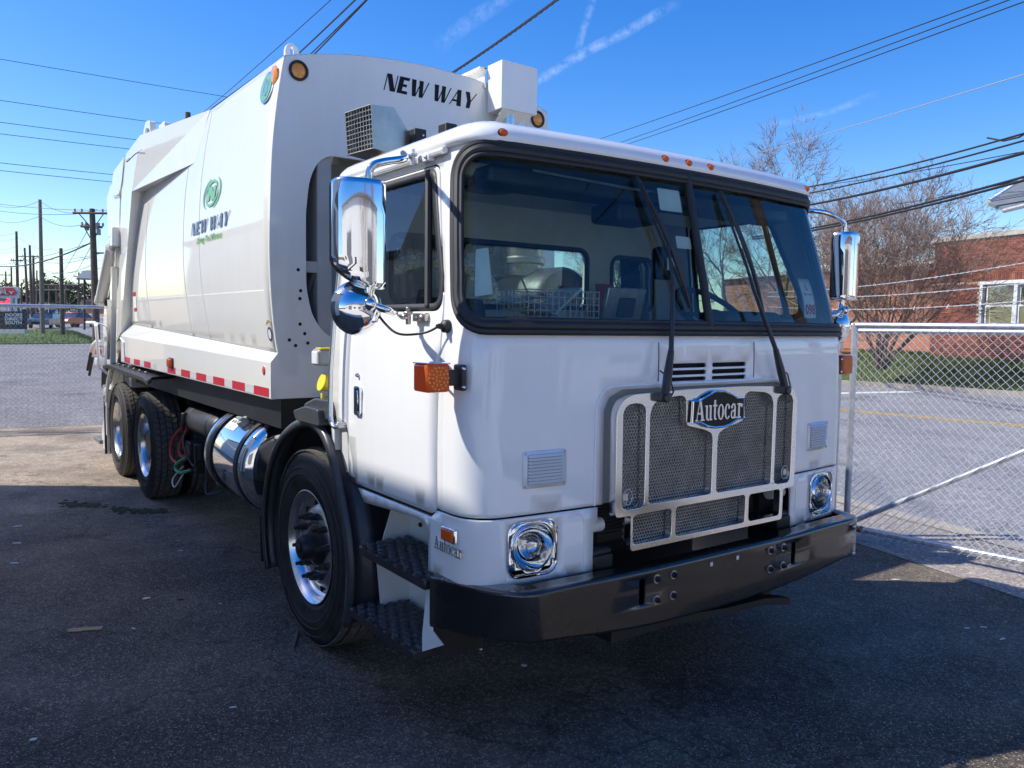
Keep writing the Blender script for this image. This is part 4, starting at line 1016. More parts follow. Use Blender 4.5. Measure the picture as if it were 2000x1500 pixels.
def upper_outer():
    p = []
    top = 2.445
    p += [(-uside(XREAR, z), z) for z in frange(1.25, top, 10)]
    p += [(u, top) for u in frange(-uside(XREAR, top), uside(XREAR, top), 60)[1:-1]]
    p += [(uside(XREAR, z), z) for z in frange(top, 1.25, 10)]
    p += [(uside(-.68, 1.23), 1.23), (uside(-.668, 1.005), 1.005)] + [(uside(x, 1.005), 1.005) for x in (-.3, .1)] + [(1.24, 1.005), (1.18, 1.005), (1.12, 1.005), (1.06, 1.005), (1.0, 1.005), (.8, 1.005)]
    p += [(ufront(y, z), z) for y, z in reversed(grille_bay())]
    p += [(-.8, 1.005), (-1.0, 1.005), (-1.06, 1.005), (-1.12, 1.005), (-1.18, 1.005), (-1.24, 1.005)] + [(-uside(x, 1.005), 1.005) for x in (.1, -.3)] + [(-uside(-.668, 1.005), 1.005), (-uside(-.68, 1.23), 1.23)]
    return p
slot_h = [[(ufront(a, b), b) for a, b in rrect(y0, y1, z0, z1, .0095, 4)] for y0, y1, z0, z1 in slots]
holes = [ws_outline(.012), door_outline(-1), door_outline(1)]+slot_h
shell = skin(cdt(upper_outer(), holes, **cab_grid(frange(1.02, 2.43, 22))), lambda u, z: cabn(u, z), 'cab_shell', 'cab_white', truck, .012)
for ci, s in enumerate((-1, 1)):
    d = skin(cdt(door_outline(s, .0065), [dwin_outline(s, .018)], gx=[s*q for q in frange(1.26, 2.35, 12)], gy=frange(1.0, 2.38, 20)), lambda u, z: cabn(u, z, .002), 'door', 'cab_white', truck, .02)
    T(MB().tube([cabn(u, z, -.013) for u, z in door_outline(s, .002)], .011, 6, closed=True), 'door_gasket', 'dark_void', d)
    # window rubber, glass, vertical divider
    f = lambda u, z: cabn(u, z, -.006)
    skin(cdt(dwin_outline(s, .018), [dwin_outline(s, -.012)]), lambda u, z: cabn(u, z, .0035), 'window_rubber', 'black_rubber', d, .016)
    skin(cdt(dwin_outline(s, .0), [], gx=[s*q for q in frange(1.3, 2.3, 8)], gy=frange(1.8, 2.38, 8)), lambda u, z: cabn(u, z, -.012), 'side_window', 'side_glass', d)
    bar = MB()
    for (x0, z0), (x1, z1) in (((.035, 1.80), (-.098, 2.352)),):
        a0, a1 = [cabn(s*uside(x, z), z, .0) for x, z in ((x0, z0), (x1, z1))]
        bar.tube([a0, a1], .016, 8)
    T(bar, 'window_bar', 'black_rubber', d)
    # handle: chrome escutcheon, recessed cup, pull, key lock
    hx, hz, yy = -.546, 1.372, cprm(1.37)[0]*s
    esc = cdt(rrect(hx-.032, hx+.032, hz-.068, hz+.068, .016, 5), [rrect(hx-.023, hx+.023, hz-.058, hz+.058, .011, 5)])
    h = T(extr(esc, lambda x, z: Vector((x, yy+s*.002, z)), lambda x, z: Vector((x, yy+s*.014, z))), 'door_handle', 'chrome', d)
    T(MB().span((hx-.022, yy+s*.003, hz-.057), (hx+.022, yy+s*.0045, hz+.057)), 'handle_cup', 'black_plastic', d)
    T(MB().box((hx+.004, yy+s*.012, hz), (.018, .010, .098)), 'handle_pull', 'chrome', d, bevel=.004)
    T(MB().lathe([(.0, .010), (.006, .010), (.010, .004), (.011, .0)], (hx-.012, yy+s*.003, hz+.118), 'y', 16) if s > 0 else MB().lathe([(.0, -.010), (.006, -.010), (.010, -.004), (.011, .0)], (hx-.012, yy-.003, hz+.118), 'y', 16), 'key_lock', 'chrome', d)
# grab handles behind the doors: bright bar on two feet
for s in (-1, 1):
    W1_ = cprm(1.4)[0]; y0, y1 = s*(W1_+.0), s*(W1_+.058)
    g = MB().tube(round_poly([(-.705, 1.235), (-.765, 1.235), (-.765, 2.02), (-.705, 2.02)], [0, .06, .06, 0], 6) and
                  [(x, s*(interp(z, TW)+(.004 if i in (0,) else .052)), z) for i, (x, z) in enumerate([(-.700, 1.245), (-.715, 1.236), (-.745, 1.245), (-.760, 1.285), (-.762, 1.5), (-.762, 1.75), (-.760, 1.97), (-.745, 2.01), (-.715, 2.02), (-.70, 2.015)])], .0125, 12)
    gh = T(g, 'grab_handle', 'polished_aluminium')
    T(MB().box((-.700, s*(W1_+.022), 1.243), (.018, .046, .030)), 'handle_foot', 'zinc', gh, bevel=.004)
    T(MB().box((-.700, s*(interp(2.015, TW)+.022), 2.015), (.018, .046, .030)), 'handle_foot', 'zinc', gh, bevel=.004)

# --- windshield: two panes, rubber, divider
f_seal = lambda t: t
ws_c = ws_outline(.006)
seal_pts = [cabn(u, z, .006) for u, z in ws_c]
ws = skin(cdt(ws_outline(-.004), [], gx=frange(-1.2, -1.0, 7)+frange(-.85, .85, 10)+frange(1.0, 1.2, 7), gy=frange(1.74, 2.40, 9)), lambda u, z: cabn(u, z, -.006), 'windshield', 'windshield_glass', truck)
seal = MB().tube(seal_pts, .021, 10, closed=True); seal.tube([cabn(u, z, .012) for u, z in ws_outline(.030)], .0135, 8, closed=True); seal.tube([cabn(u, z, .010) for u, z in ws_outline(-.016)], .010, 8, closed=True)
T(seal, 'windshield_rubber', 'black_rubber', ws)
T(MB().tube([cabn(0, z, .008) for z in frange(1.715, 2.425, 8)], .019, 10), 'center_bar', 'black_rubber', ws)
sl_ = MB()
for s in (-1, 1): sl_.tube([cabn(u, 1.690, .016) for u in (frange(.05, .33, 4) if s < 0 else frange(-.33, -.05, 4))], .010, 6)
# --- lower corner panels (below the seam)
for s in (-1, 1):
    zb, zt = .735, .997
    pts = [(ufront(.66, zb), zb)]+[(u, zb) for u in (1.0, 1.05, 1.10, 1.16, 1.2, 1.24)]+[(uside(.085, zb), zb), (uside(.10, .90), .90), (uside(.05, .925), .925), (uside(.0, .935), .935), (uside(-.50, .905), .905), (uside(-.56, .962), .962), (uside(.12, .962), .962), (uside(.165, zt), zt)]
    pts += [(u, zt) for u in (1.24, 1.2, 1.16, 1.10, 1.05, 1.0)]+[(ufront(.64, zt), zt), (ufront(.64, .945), .945), (ufront(.66, .925), .925)]
    hl = [(ufront(y, z), z) for y, z in rrect(.843, 1.061, .765, .979, .052, 6)]
    pts = [(s*u, z) for u, z in pts]; hl = [(s*u, z) for u, z in hl]
    lp = skin(cdt(dens(pts, .05), [hl], gx=[s*q for q in frange(.66, 1.0, 4)+frange(1.02, 1.24, 8)+frange(1.3, 1.9, 6)], gy=frange(.75, .99, 6)), lambda u, z: cabn(u, z, .003), 'corner_panel', 'cab_white', truck, .012)
    # raised field round the lamp
    ff = rrect(.742, 1.10, .742, 1.012, [.02, .02, .03, .07], 6)
    T(MB().tube([cabn(s*(ufront(y, z) if y < cprm(z)[3] else CF+(y-cprm(z)[3])*1.05), z, .002) for y, z in round_poly([(.705, .740), (.705, 1.0-.012), (1.09, 1.0-.006)], [0, .06, 0], 6)], .0045, 6), 'lamp_field_edge', 'cab_white', lp)
    # side marker and raised lettering plate
    mk = T(MB().box((.272, s*(cprm(.925)[0]+.012), .926), (.098, .018, .056)), 'side_marker', 'chrome', lp, bevel=.005)
    T(MB().box((.270, s*(cprm(.925)[0]+.021), .926), (.080, .012, .042)), 'marker_lens', 'amber', lp, bevel=.004)
# --- interior lining (inside of the shell), back wall with windows, floor
lin_top = 2.44
def lining(u, z): return cabn(u, z, -.035)
lo = [(-uside(XREAR, 1.0), 1.0)]+[(-uside(XREAR, z), z) for z in frange(1.2, lin_top, 6)]+[(u, lin_top) for u in frange(-2.1, 2.1, 40)]+[(uside(XREAR, z), z) for z in frange(lin_top, 1.2, 6)]+[(uside(XREAR, 1.0), 1.0)]+[(u, 1.0) for u in frange(2.0, -2.0, 40)]
skin(cdt(lo, [ws_outline(.03), dwin_outline(-1, .03), dwin_outline(1, .03)], **cab_grid(frange(1.1, 2.4, 10))), lining, 'cab_lining', 'cab_lining', truck, .0)
def back_poly(z0, z1): return [(-1.19, z0), (1.19, z0)]+[(interp(z, TW)-.005, z) for z in frange(z0+.1, z1, 6)]+[(-interp(z, TW)+.005, z) for z in frange(z1, z0+.1, 6)]
bwin = [rrect(-.90, .42, 1.83, 2.185, .06, 5), rrect(.62, .98, 1.83, 2.16, .06, 5)]
bt = cdt(back_poly(.95, 2.45), bwin, step=.25)
bk = T(extr(bt, lambda y, z: Vector((XREAR+.03, y, z)), lambda y, z: Vector((XREAR-.004, y, z))), 'cab_back', 'cab_white')
T(extr(cdt(back_poly(.96, 2.44), bwin, step=.25), lambda y, z: Vector((XREAR+.038, y, z)), lambda y, z: Vector((XREAR+.034, y, z))), 'back_lining', 'cab_lining', bk)
for w in bwin:
    T(MB().tube([Vector((XREAR+.036, y, z)) for y, z in dens(w, .05)], .016, 6, closed=True), 'back_window_rubber', 'black_rubber', bk)
    T(MB().patch(cdt(w), lambda y, z: Vector((XREAR+.012, y, z))), 'back_window', 'side_glass', bk)
T(MB().span((XREAR, -1.17, .95), (.30, 1.17, .99)), 'cab_floor', 'dash_plastic')
# --- roof cap: overhanging fibreglass lid with rounded edge
def roof_ring(z, off):
    r = [cabn(u, 2.45, off) for u in frange(-CF-CC, CF+CC, 60)]
    xr = XREAR-.10-off*.5
    return [Vector((xr, -r[0].y*-1 if 0 else r[0].y, 0)).xyz for _ in ()] + r
rings = []
prof = [(-.004, 2.437), (.020, 2.437), (.030, 2.446), (.031, 2.462), (.024, 2.482), (.008, 2.503), (-.02, 2.520), (-.06, 2.534), (-.14, 2.548), (-.30, 2.560), (-.60, 2.568)]
rm = MB(); nr = None
for off, z in prof:
    front = [cabn(u, 2.45, off if off > -.13 else -.13) for u in frange(-CF-CC, CF+CC, 64)]
    if off <= -.13:
        k = 1+(off+.13)*1.15; cx = -.32
        front = [Vector((cx+(p.x-cx)*k, p.y*k, 0)) for p in front]
    xr = XREAR-.13-off*1.6 if off > -.13 else -.32+((XREAR-.13+.21)+.32)*(1+(off+.13)*1.15)
    yl_, yr_ = front[0].y, front[-1].y
    side_l = [Vector((front[0].x+(xr+.10-front[0].x)*t, yl_, 0)) for t in frange(1, 0, 8)[:-1]]
    side_r = [Vector((front[-1].x+(xr+.10-front[-1].x)*t, yr_, 0)) for t in frange(0, 1, 8)[1:]]
    back = [Vector((xr+.10-.10*math.sin(a), yr_*math.cos(a) if 0 else yr_-.0-.10*(1-math.cos(a)), 0)) for a in frange(0, PI/2, 4)[1:]]
    back2 = [Vector((b.x, -b.y, 0)) for b in reversed(back)]
    ring = [Vector((p.x, p.y, z)) for p in side_l+front+side_r+back+back2]
    nr = len(ring); rm.v += [tuple(p) for p in ring]
for i in range(len(prof)-1):
    for k in range(nr): rm.f.append((i*nr+k, i*nr+(k+1) % nr, (i+1)*nr+(k+1) % nr, (i+1)*nr+k)); rm.sm.append(True)
rm.f.append(tuple((len(prof)-1)*nr+k for k in range(nr))); rm.sm.append(True)
rm.f.append(tuple(k for k in range(nr-1, -1, -1))); rm.sm.append(False)
roof = T(rm, 'cab_roof', 'cab_white', angle=50)
for s in (-1, 1):                                     # drip rails above the doors
    T(MB().tube([cabn(s*uside(x, 2.425), 2.425, .022) for x in (-.86, -.5, -.1, .05)], .014, 8), 'drip_rail', 'cab_white', roof)
# clearance lamps
for y in (-.994, -.15, 0, .15, .994):
    a = ufront(y, 2.45) if abs(y) < .98 else math.copysign(1.02, y)
    c = cabn(a, 2.45, .029); c.z = 2.472
    n = Vector((1, 2*CB*a, 0)).normalized()
    l = MB(); l.sphere(c, .020, 14, 8, (.55, 1, .72)); T(l, 'clearance_lamp', 'amber', roof)
    T(MB().sphere(c-Vector((.006, 0, 0)), .025, 14, 8, (.35, 1, .72)), 'lamp_base', 'black_plastic', roof)

# --- grille
GX = .512
outer = [(-.597, .958), (-.600, 1.385), (-.575, 1.432), (-.515, 1.456), (-.17, 1.466), (.17, 1.466), (.515, 1.456), (.575, 1.432), (.600, 1.385), (.597, .958), (.510, .955), (.508, .806), (-.508, .806), (-.510, .955)]
outer = round_poly(outer, [.02, .03, .03, .03, .02, .02, .03, .03, .03, .02, .012, .02, .02, .012], 4)
hl_ = [(-.562, 1.005), (-.565, 1.385), (-.545, 1.412), (-.500, 1.420), (-.452, 1.412), (-.436, 1.385), (-.434, 1.000), (-.455, .984), (-.545, .984)]
h_main = [(-.410, .992), (-.412, 1.372), (-.395, 1.412), (-.345, 1.432), (-.225, 1.440), (-.196, 1.425), (-.192, 1.308), (-.070, 1.282), (-.022, 1.262), (-.016, 1.225), (-.016, .992)]
h_lowL = [(-.496, .832), (-.496, .955), (-.268, .957), (-.268, .832)]
h_lowC = [(-.242, .830), (-.242, .960), (.224, .960), (.224, .830)]
mir = lambda p: [(-a, b) for a, b in reversed(p)]
g_holes = [round_poly(h, .022, 4) for h in (hl_, h_main, mir(h_main), mir(hl_), h_lowL, h_lowC)]+[round_poly([(.250, .830), (.250, .957), (.486, .957), (.486, .830)], .022, 4)]
gr = T(extr(cdt(outer, g_holes), lambda y, z: Vector((GX-.026, y, z)), lambda y, z: Vector((GX+.012, y, z))), 'grille', 'grille_chrome', bevel=.009, segs=3)
# honeycomb screens
def honeycomb(poly, pitch, wall, x):
    tot = MB(); ys = [p[0] for p in poly]; zs = [p[1] for p in poly]; rw = pitch*math.sqrt(3)/2; r_in = (pitch-wall)/math.sqrt(3); r_out = pitch/math.sqrt(3)
    row = 0; z = min(zs)-rw
    while z < max(zs)+rw:
        y = min(ys)-pitch+(pitch/2 if row % 2 else 0)
        while y < max(ys)+pitch:
            if inside((y, z), poly) or any(inside((y+dx, z+dz), poly) for dx, dz in ((pitch*.5, 0), (-pitch*.5, 0), (0, rw*.5), (0, -rw*.5))):
                o = len(tot.v)
                for xx, r in ((x, r_out), (x, r_in), (x-.007, r_in)):
                    for k in range(6):
                        a = PI/6+k*PI/3; tot.v.append((xx, y+r*math.cos(a), z+r*math.sin(a)))
                for k in range(6):
                    j = (k+1) % 6; tot.f += [(o+k, o+j, o+6+j, o+6+k), (o+6+k, o+6+j, o+12+j, o+12+k)]; tot.sm += [False, False]
            y += pitch
        z += rw; row += 1
    me = bpy.data.meshes.new('honeycomb_screen'); me.from_pydata(tot.v, [], tot.f); me.materials.append(MATS['honeycomb']); o = bpy.data.objects.new('honeycomb_screen', me); col.objects.link(o); o.parent = gr; o['kind'] = 'stuff'
for h in g_holes[:6]: honeycomb(h, .0158, .0042, GX-.030)
# bay behind the grille: radiator core, side posts, shroud
T(MB().span((.28, -.56, .80), (.33, .56, 1.44)), 'radiator', 'black_frame')
core = MB()
for k in range(40): core.span((.331, -.52, .83+k*.015), (.336, .52, .835+k*.015))
T(core, 'radiator_fins', 'black_plastic')
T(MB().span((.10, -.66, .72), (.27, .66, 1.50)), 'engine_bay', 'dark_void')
bs = MB()
bs.add([(GX-.06, y, z) for y, z in grille_bay()]+[tuple(cabn(ufront(y, z), z, -.004)) for y, z in grille_bay()], [(k, k+1, 9+k, 8+k) for k in range(7)]); T(bs, 'grille_surround', 'cab_white')
for s in (-1, 1):
    T(MB().cyl((.40, s*.565, .905), (.40, s*.665, .905), .030, 16), 'hinge_roller', 'white_plastic')
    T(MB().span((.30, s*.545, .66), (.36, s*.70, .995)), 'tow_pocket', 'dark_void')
    T(MB().box((.42, s*.605, .765), (.10, .105, .06)).cyl((.43, s*.55, .80), (.43, s*.66, .80), .026, 12), 'tow_bracket', 'black_frame', bevel=.006)
    rg = MB().tube([Vector((GX+.006, s*.525+.026*math.cos(a), 1.035+.032*math.sin(a))) for a in frange(0, 2*PI, 20)[:-1]], .0022, 6, closed=True)
    rg.tube([Vector((GX+.004, s*.525+.040*s*t, 1.02-.03*math.sin(PI*t)+.02*t)) for t in frange(0, 1.9, 10)], .0020, 6); rg.box((GX-.004, s*.535, 1.035), (.012, .03, .028)); T(rg, 'latch_pin', 'zinc')
# maker's plate with raised name
bp_ = [(-.176, 1.322), (-.172, 1.412), (-.125, 1.414), (-.085, 1.434), (-.030, 1.450), (.030, 1.450), (.085, 1.434), (.125, 1.414), (.172, 1.412), (.176, 1.322), (.125, 1.320), (.075, 1.300), (.03, 1.292), (-.03, 1.292), (-.075, 1.300), (-.125, 1.320)]
badge = T(extr(cdt(bp_), lambda y, z: Vector((GX+.010, y, z)), lambda y, z: Vector((GX+.027, y, z))), 'name_plate', 'letter_black', gr, bevel=.003)
def scale_poly(p, k, c=(0, 1.368)): return [(c[0]+(a-c[0])*k, c[1]+(b-c[1])*k) for a, b in p]
T(MB().tube([Vector((GX+.028, y, z)) for y, z in bp_], .0058, 8, closed=True), 'plate_rim', 'chrome', gr)
def arc(cx, cy, rx, ry, a0, a1, n=12): return [(cx+rx*math.cos(a), cy+ry*math.sin(a)) for a in frange(math.radians(a0), math.radians(a1), n)]
def ring2(cx, cy, rx, ry, tx, ty, a0=0, a1=360, n=20):
    o = arc(cx, cy, rx, ry, a0, a1, n); i = arc(cx, cy, rx-tx, ry-ty, a0, a1, n); return [[o[k], o[k+1], i[k+1], i[k]] for k in range(n)]
def serif_name():
    """the name in bold condensed roman letters, as overlapping pieces per letter"""
    g = {}
    def bar(x0, x1, y0, y1): return [(x0, y0), (x1, y0), (x1, y1), (x0, y1)]
    g['A'] = ([[(0.05, 0), (.12, 0), (.40, 1), (.34, 1)], [(.30, 1), (.46, 1), (.74, 0), (.53, 0)], bar(.17, .58, .30, .38), bar(-.02, .24, 0, .06), bar(.44, .82, 0, .06)], .80)
    g['u'] = ([bar(.08, .24, .12, .68), bar(.0, .24, .62, .68), bar(.42, .58, .0, .68), bar(.34, .58, .62, .68), bar(.42, .68, 0, .06)]+ring2(.29, .18, .21, .19, .13, .09, 180, 300, 8), .68)
    g['t'] = ([bar(.10, .26, .12, .90), bar(.0, .40, .61, .68)]+ring2(.27, .17, .17, .18, .13, .09, 180, 310, 8), .42)
    g['o'] = (ring2(.29, .34, .29, .36, .16, .06), .60)
    g['c'] = (ring2(.28, .34, .28, .36, .16, .06, 40, 320, 16)+[arc(.42, .53, .08, .09, 0, 360, 10)[:-1]], .54)
    g['a'] = ([bar(.33, .49, .08, .50), bar(.36, .60, 0, .07)]+ring2(.24, .19, .22, .21, .12, .07, 0, 360, 14)+ring2(.27, .48, .22, .22, .14, .08, 0, 150, 8)+[arc(.12, .53, .08, .08, 0, 360, 10)[:-1]], .60)
    g['r'] = ([bar(.10, .26, 0, .68), bar(.0, .26, .62, .68), bar(.0, .38, 0, .06)]+ring2(.34, .48, .15, .20, .07, .12, 20, 170, 8)+[arc(.44, .57, .08, .09, 0, 360, 10)[:-1]], .52)
    x = 0; out = []
    for ch in 'Autocar':
        polys, adv = g[ch]; out.append([[(a+x, b) for a, b in p] for p in polys]); x += adv+.03
    return out, x
letters, adv = serif_name()
kx, kz = .315/adv, .098
for polys in letters:
    t2 = union2d([[(p[0]*kx-.158, 1.326+p[1]*kz) for p in q] for q in polys])
    T(extr(t2, lambda y, z: Vector((GX+.027, y, z)), lambda y, z: Vector((GX+.033, y, z))), 'letter', 'silver_letter', gr)
# small raised script on the corner panel
for s in (-1,):
    for polys in letters:
        t2 = union2d([[(p[0]*.205/adv, p[1]*.052) for p in q] for q in polys])
        ff = (lambda x, z, o: Vector((.150+x, -(cprm(.87)[0]+o), .846+z)))
        T(extr(t2, lambda x, z: ff(x, z, .003), lambda x, z: ff(x, z, .009)), 'raised_letter', 'silver_letter')
# cowl vent backing and hood seams
vb = MB()
for s in (-1, 1): vb.span((.446, min(s*.27, s*.01), 1.482), (.453, max(s*.27, s*.01), 1.60))
T(vb, 'vent_backing', 'dark_void')
for s in (-1, 1):                                     # hood hatch seam and sealed panel edge
    sm_ = MB().tube([cabn(ufront(s*.318, z), z, .0005) for z in frange(1.665, 1.50, 6)], .0022, 6); T(sm_, 'hatch_seam', 'black_plastic', shell)
    T(MB().tube([cabn(ufront(s*y, z), z, .001) for y, z in round_poly([(.655, 1.005), (.655, 1.42), (.60, 1.488), (.0, 1.488)], [0, .05, .05, 0], 6)], .0055, 8), 'grille_lip', 'cab_white', shell)
# louvred vents with nine slats each
for s in (-1, 1):
    y0, y1, z0, z1 = .80, 1.0, 1.105, 1.250
    fr_ = cdt([(ufront(s*a, b), b) for a, b in dens(rrect(y0, y1, z0, z1, .012, 4), .03)], [], step=.05)
    lv = skin(fr_, lambda u, z: cabn(u, z, .005), 'louvre_vent', 'cab_white', truck, .006)
    T(MB().patch(cdt([(ufront(s*a, b), b) for a, b in dens(rrect(y0+.020, y1-.020, z0+.014, z1-.014, .006, 3), .03)], [], step=.05), lambda u, z: cabn(u, z, .0058)), 'louvre_shade', 'gray_plastic', lv)  # grey sheet gives the shade between the slats as colour
    for k in range(9):
        zc = z0+.0215+k*.0128; a, b = cabn(ufront(s*(y0+.022), zc), zc, .0062), cabn(ufront(s*(y1-.022), zc), zc, .0062)
        sl2 = MB(); up_z = Vector((0, 0, .0048)); dx = Vector((.0115, 0, -.0030))
        sl2.add([a+up_z, b+up_z, b+dx, a+dx, a-Vector((0, 0, .0015)), b-Vector((0, 0, .0015))], [(0, 1, 2, 3), (3, 2, 5, 4), (0, 3, 4), (1, 5, 2)])
        T(sl2, 'slat', 'cab_white', lv)
    for yy in (y0+.010, y1-.010):
        for zz in (z0+.010, z1-.010): T(MB().sphere(cabn(ufront(s*yy, zz), zz, .006), .0045, 8, 5), 'screw', 'zinc', lv)
# --- headlamps: chrome bezel, reflector bowl, lens, bulb shield
for s in (-1, 1):
    yc, zc, xc = s*.952, .872, .425
    bo_ = rrect(-.110, .110, -.108, .108, .052, 7); bi = arc(0, .004, .092, .092, 0, 360, 36)[:-1]
    def hb(a, b, o=0.):
        yq = abs(yc)+a; y0_ = cprm(zc+b)[3]; q = cabn(s*(ufront(yq, zc+b) if yq < y0_ else CF+(yq-y0_)*1.05), zc+b, o); return q
    hd = skin(cdt(dens(bo_, .02), [bi], step=.03), lambda a, b: hb(a, b, .002), 'headlight', 'chrome_smooth', truck, .004)
    T(MB().tube([hb(a, b, .006) for a, b in dens(rrect(-.111, .111, -.109, .109, .052, 7), .02)], .0042, 6, closed=True), 'bezel_edge', 'chrome_smooth', hd)
    cen = hb(0, .004, -.004); ax = Vector((1, .12*s, 0)).normalized()
    def disc(rad, dep, n=36):
        q = ax.to_track_quat('X', 'Z'); m_ = MB(); vs = []
        for r_, h_ in zip(rad, dep):
            for k in range(n): g_ = 2*PI*k/n; vs.append(cen+q @ Vector((h_, r_*math.cos(g_), r_*math.sin(g_))))
        m_.add(vs, [(i*n+k, i*n+(k+1) % n, (i+1)*n+(k+1) % n, (i+1)*n+k) for i in range(len(rad)-1) for k in range(n)], True); return m_
    T(disc([.115, .098, .096, .093, .090, .086], [-.032, -.024, .010, .016, .020, .012]), 'lamp_ring', 'chrome_smooth', hd)
    T(disc([.087, .081, .063, .038, .018, .001], [.010, -.018, -.045, -.062, -.068, -.069]), 'reflector', 'chrome_smooth', hd)
    T(disc([.086, .074, .050, .02, .0005], [.012, .019, .025, .027, .0275]), 'lens', 'lens_glass', hd)
    rib = MB()
    for k in range(-5, 6):
        r_ = .014*k; hgt = math.sqrt(max(0, .076**2-r_*r_)); q = ax.to_track_quat('X', 'Z'); rib.tube([cen+q @ Vector((.008, r_, -hgt)), cen+q @ Vector((.013, r_, 0)), cen+q @ Vector((.008, r_, hgt))], .0016, 4)
    T(rib, 'lens_flute', 'lens_glass', hd)
    q = ax.to_track_quat('X', 'Z'); T(MB().cyl(cen+q @ Vector((-.05, 0, 0)), cen+q @ Vector((-.012, 0, 0)), .014, 12).box(cen+q @ Vector((-.012, 0, 0)), (.004, .045, .012)), 'bulb', 'silver_letter', hd)
# --- bumper: pressed steel, plan curve with wrapped ends, real slots
bplan = [(.595, 0), (.595, .50), (.595, .95), (.595, 1.02), (.586, 1.062), (.562, 1.10), (.50, 1.145), (.40, 1.187), (.28, 1.220), (.165, 1.248)]
bl_ = [0]
for a, b in zip(bplan, bplan[1:]): bl_.append(bl_[-1]+math.hypot(b[0]-a[0], b[1]-a[1]))
BL = bl_[-1]
bsx = smooth_tab([(l, p[0]) for l, p in zip(bl_, bplan)]); bsy = smooth_tab([(l, p[1]) for l, p in zip(bl_, bplan)])
def bump_pt(t, z, off=0.):
    a = abs(t); x, y = interp(a, bsx), interp(a, bsy); e = .01; tx, ty = interp(min(BL, a+e), bsx)-interp(max(0, a-e), bsx), interp(min(BL, a+e), bsy)-interp(max(0, a-e), bsy)
    n = Vector((ty, -tx)).normalized(); s = -1 if t < 0 else 1
    return Vector((x+n.x*off, s*(y+n.y*off), z))
ZB0, ZB1 = .500, .746
BZ = smooth_tab([(0, .492), (.4, .500), (.65, .518), (.90, .548), (1.13, .565), (1.35, .545), (1.7, .520)]); BZT = smooth_tab([(0, .742), (.5, .744), (1.0, .756), (1.3, .748), (1.7, .738)])
def bump_face(t, v):
    """v: 0 bottom lip .. 1 face .. top flange"""
    b0 = interp(abs(t), BZ); b1 = interp(abs(t), BZT)
    pts = [(-.055, b0), (-.016, b0), (-.004, b0+.004), (0, b0+.016), (0, b1-.016), (-.004, b1-.004), (-.016, b1), (-.085, b1+.002)]
    k = max(0, min(len(pts)-1.0001, v)); i = int(k); f = k-i; o = pts[i][0]+(pts[i+1][0]-pts[i][0])*f; z = pts[i][1]+(pts[i+1][1]-pts[i][1])*f
    return bump_pt(t, z, o)
bslots = []
for s in (-1, 1):
    bslots.append(rrect(s*.507-.016, s*.507+.016, 3.24, 3.82, .012, 3))
ts = sorted(set([round(x, 4) for x in frange(-BL, BL, 70)]))
zmap = lambda z: 3+(z-(ZB0+.016))/(ZB1-ZB0-.032)
bslots = [[(a, zmap(b)) for a, b in rrect(s*.507-.017, s*.507+.017, .600, .712, .010, 3)] for s in (-1, 1)]+[[(a, zmap(b)) for a, b in arc(1.10, .640, .045, .055, 0, 360, 20)[:-1]]]
bout = [(t, 0) for t in ts]+[(BL, v) for v in (1, 2, 3, 4, 5, 6)]+[(t, 7) for t in reversed(ts)]+[(-BL, v) for v in (6, 5, 4, 3, 2, 1)]
bmp = skin(cdt(bout, bslots, gx=ts[1:-1], gy=[1, 2, 2.5, 3, 3.3, 3.7, 4, 4.5, 5, 6]), bump_face, 'bumper', 'black_gloss', truck, .008)
T(MB().span((.47, -.93, .535), (.50, .93, .70)), 'bumper_beam', 'black_frame', bmp)
for s in (-1, 1):
    for y in (.326, .425):
        for z in (.610, .698):
            b0 = bump_pt(s*y, z)
            bt_ = MB().lathe([(.0, .001), (.019, .001), (.019, .004), (.0, .0045)], b0, 'x', 20); T(bt_, 'washer', 'zinc', bmp)
            hx_ = MB().lathe([(.0135, .004), (.0135, .013), (.0115, .015), (.0075, .015), (.0075, .024), (0, .0245)], b0, 'x', 6, sm=False); T(hx_, 'bolt', 'black_frame', bmp)
    T(MB().span((.596, s*.088-.008, .694), (.599, s*.088+.008, .712)), 'sensor_dot', 'white_plastic', bmp, bevel=.001)
    for z in (.575, .715) if s > 0 else ():
        p_ = bump_pt(s*1.02, z, .002); T(MB().sphere(p_, .012, 10, 6), 'bolt', 'zinc', bmp)
# tow plate under the bumper
tp = MB().prism([(.50, -.34), (.50, .34), (.56, .34), (.60, .40), (.66, .40), (.60, .30), (.58, .05), (.50, -.34)][:7], lambda a, b: Vector((a, b, .445)), lambda a, b: Vector((a, b, .475))); T(tp, 'skid_plate', 'black_frame', bmp)
T(MB().span((.25, -.60, .44), (.52, .45, .49)), 'cross_member', 'black_frame')

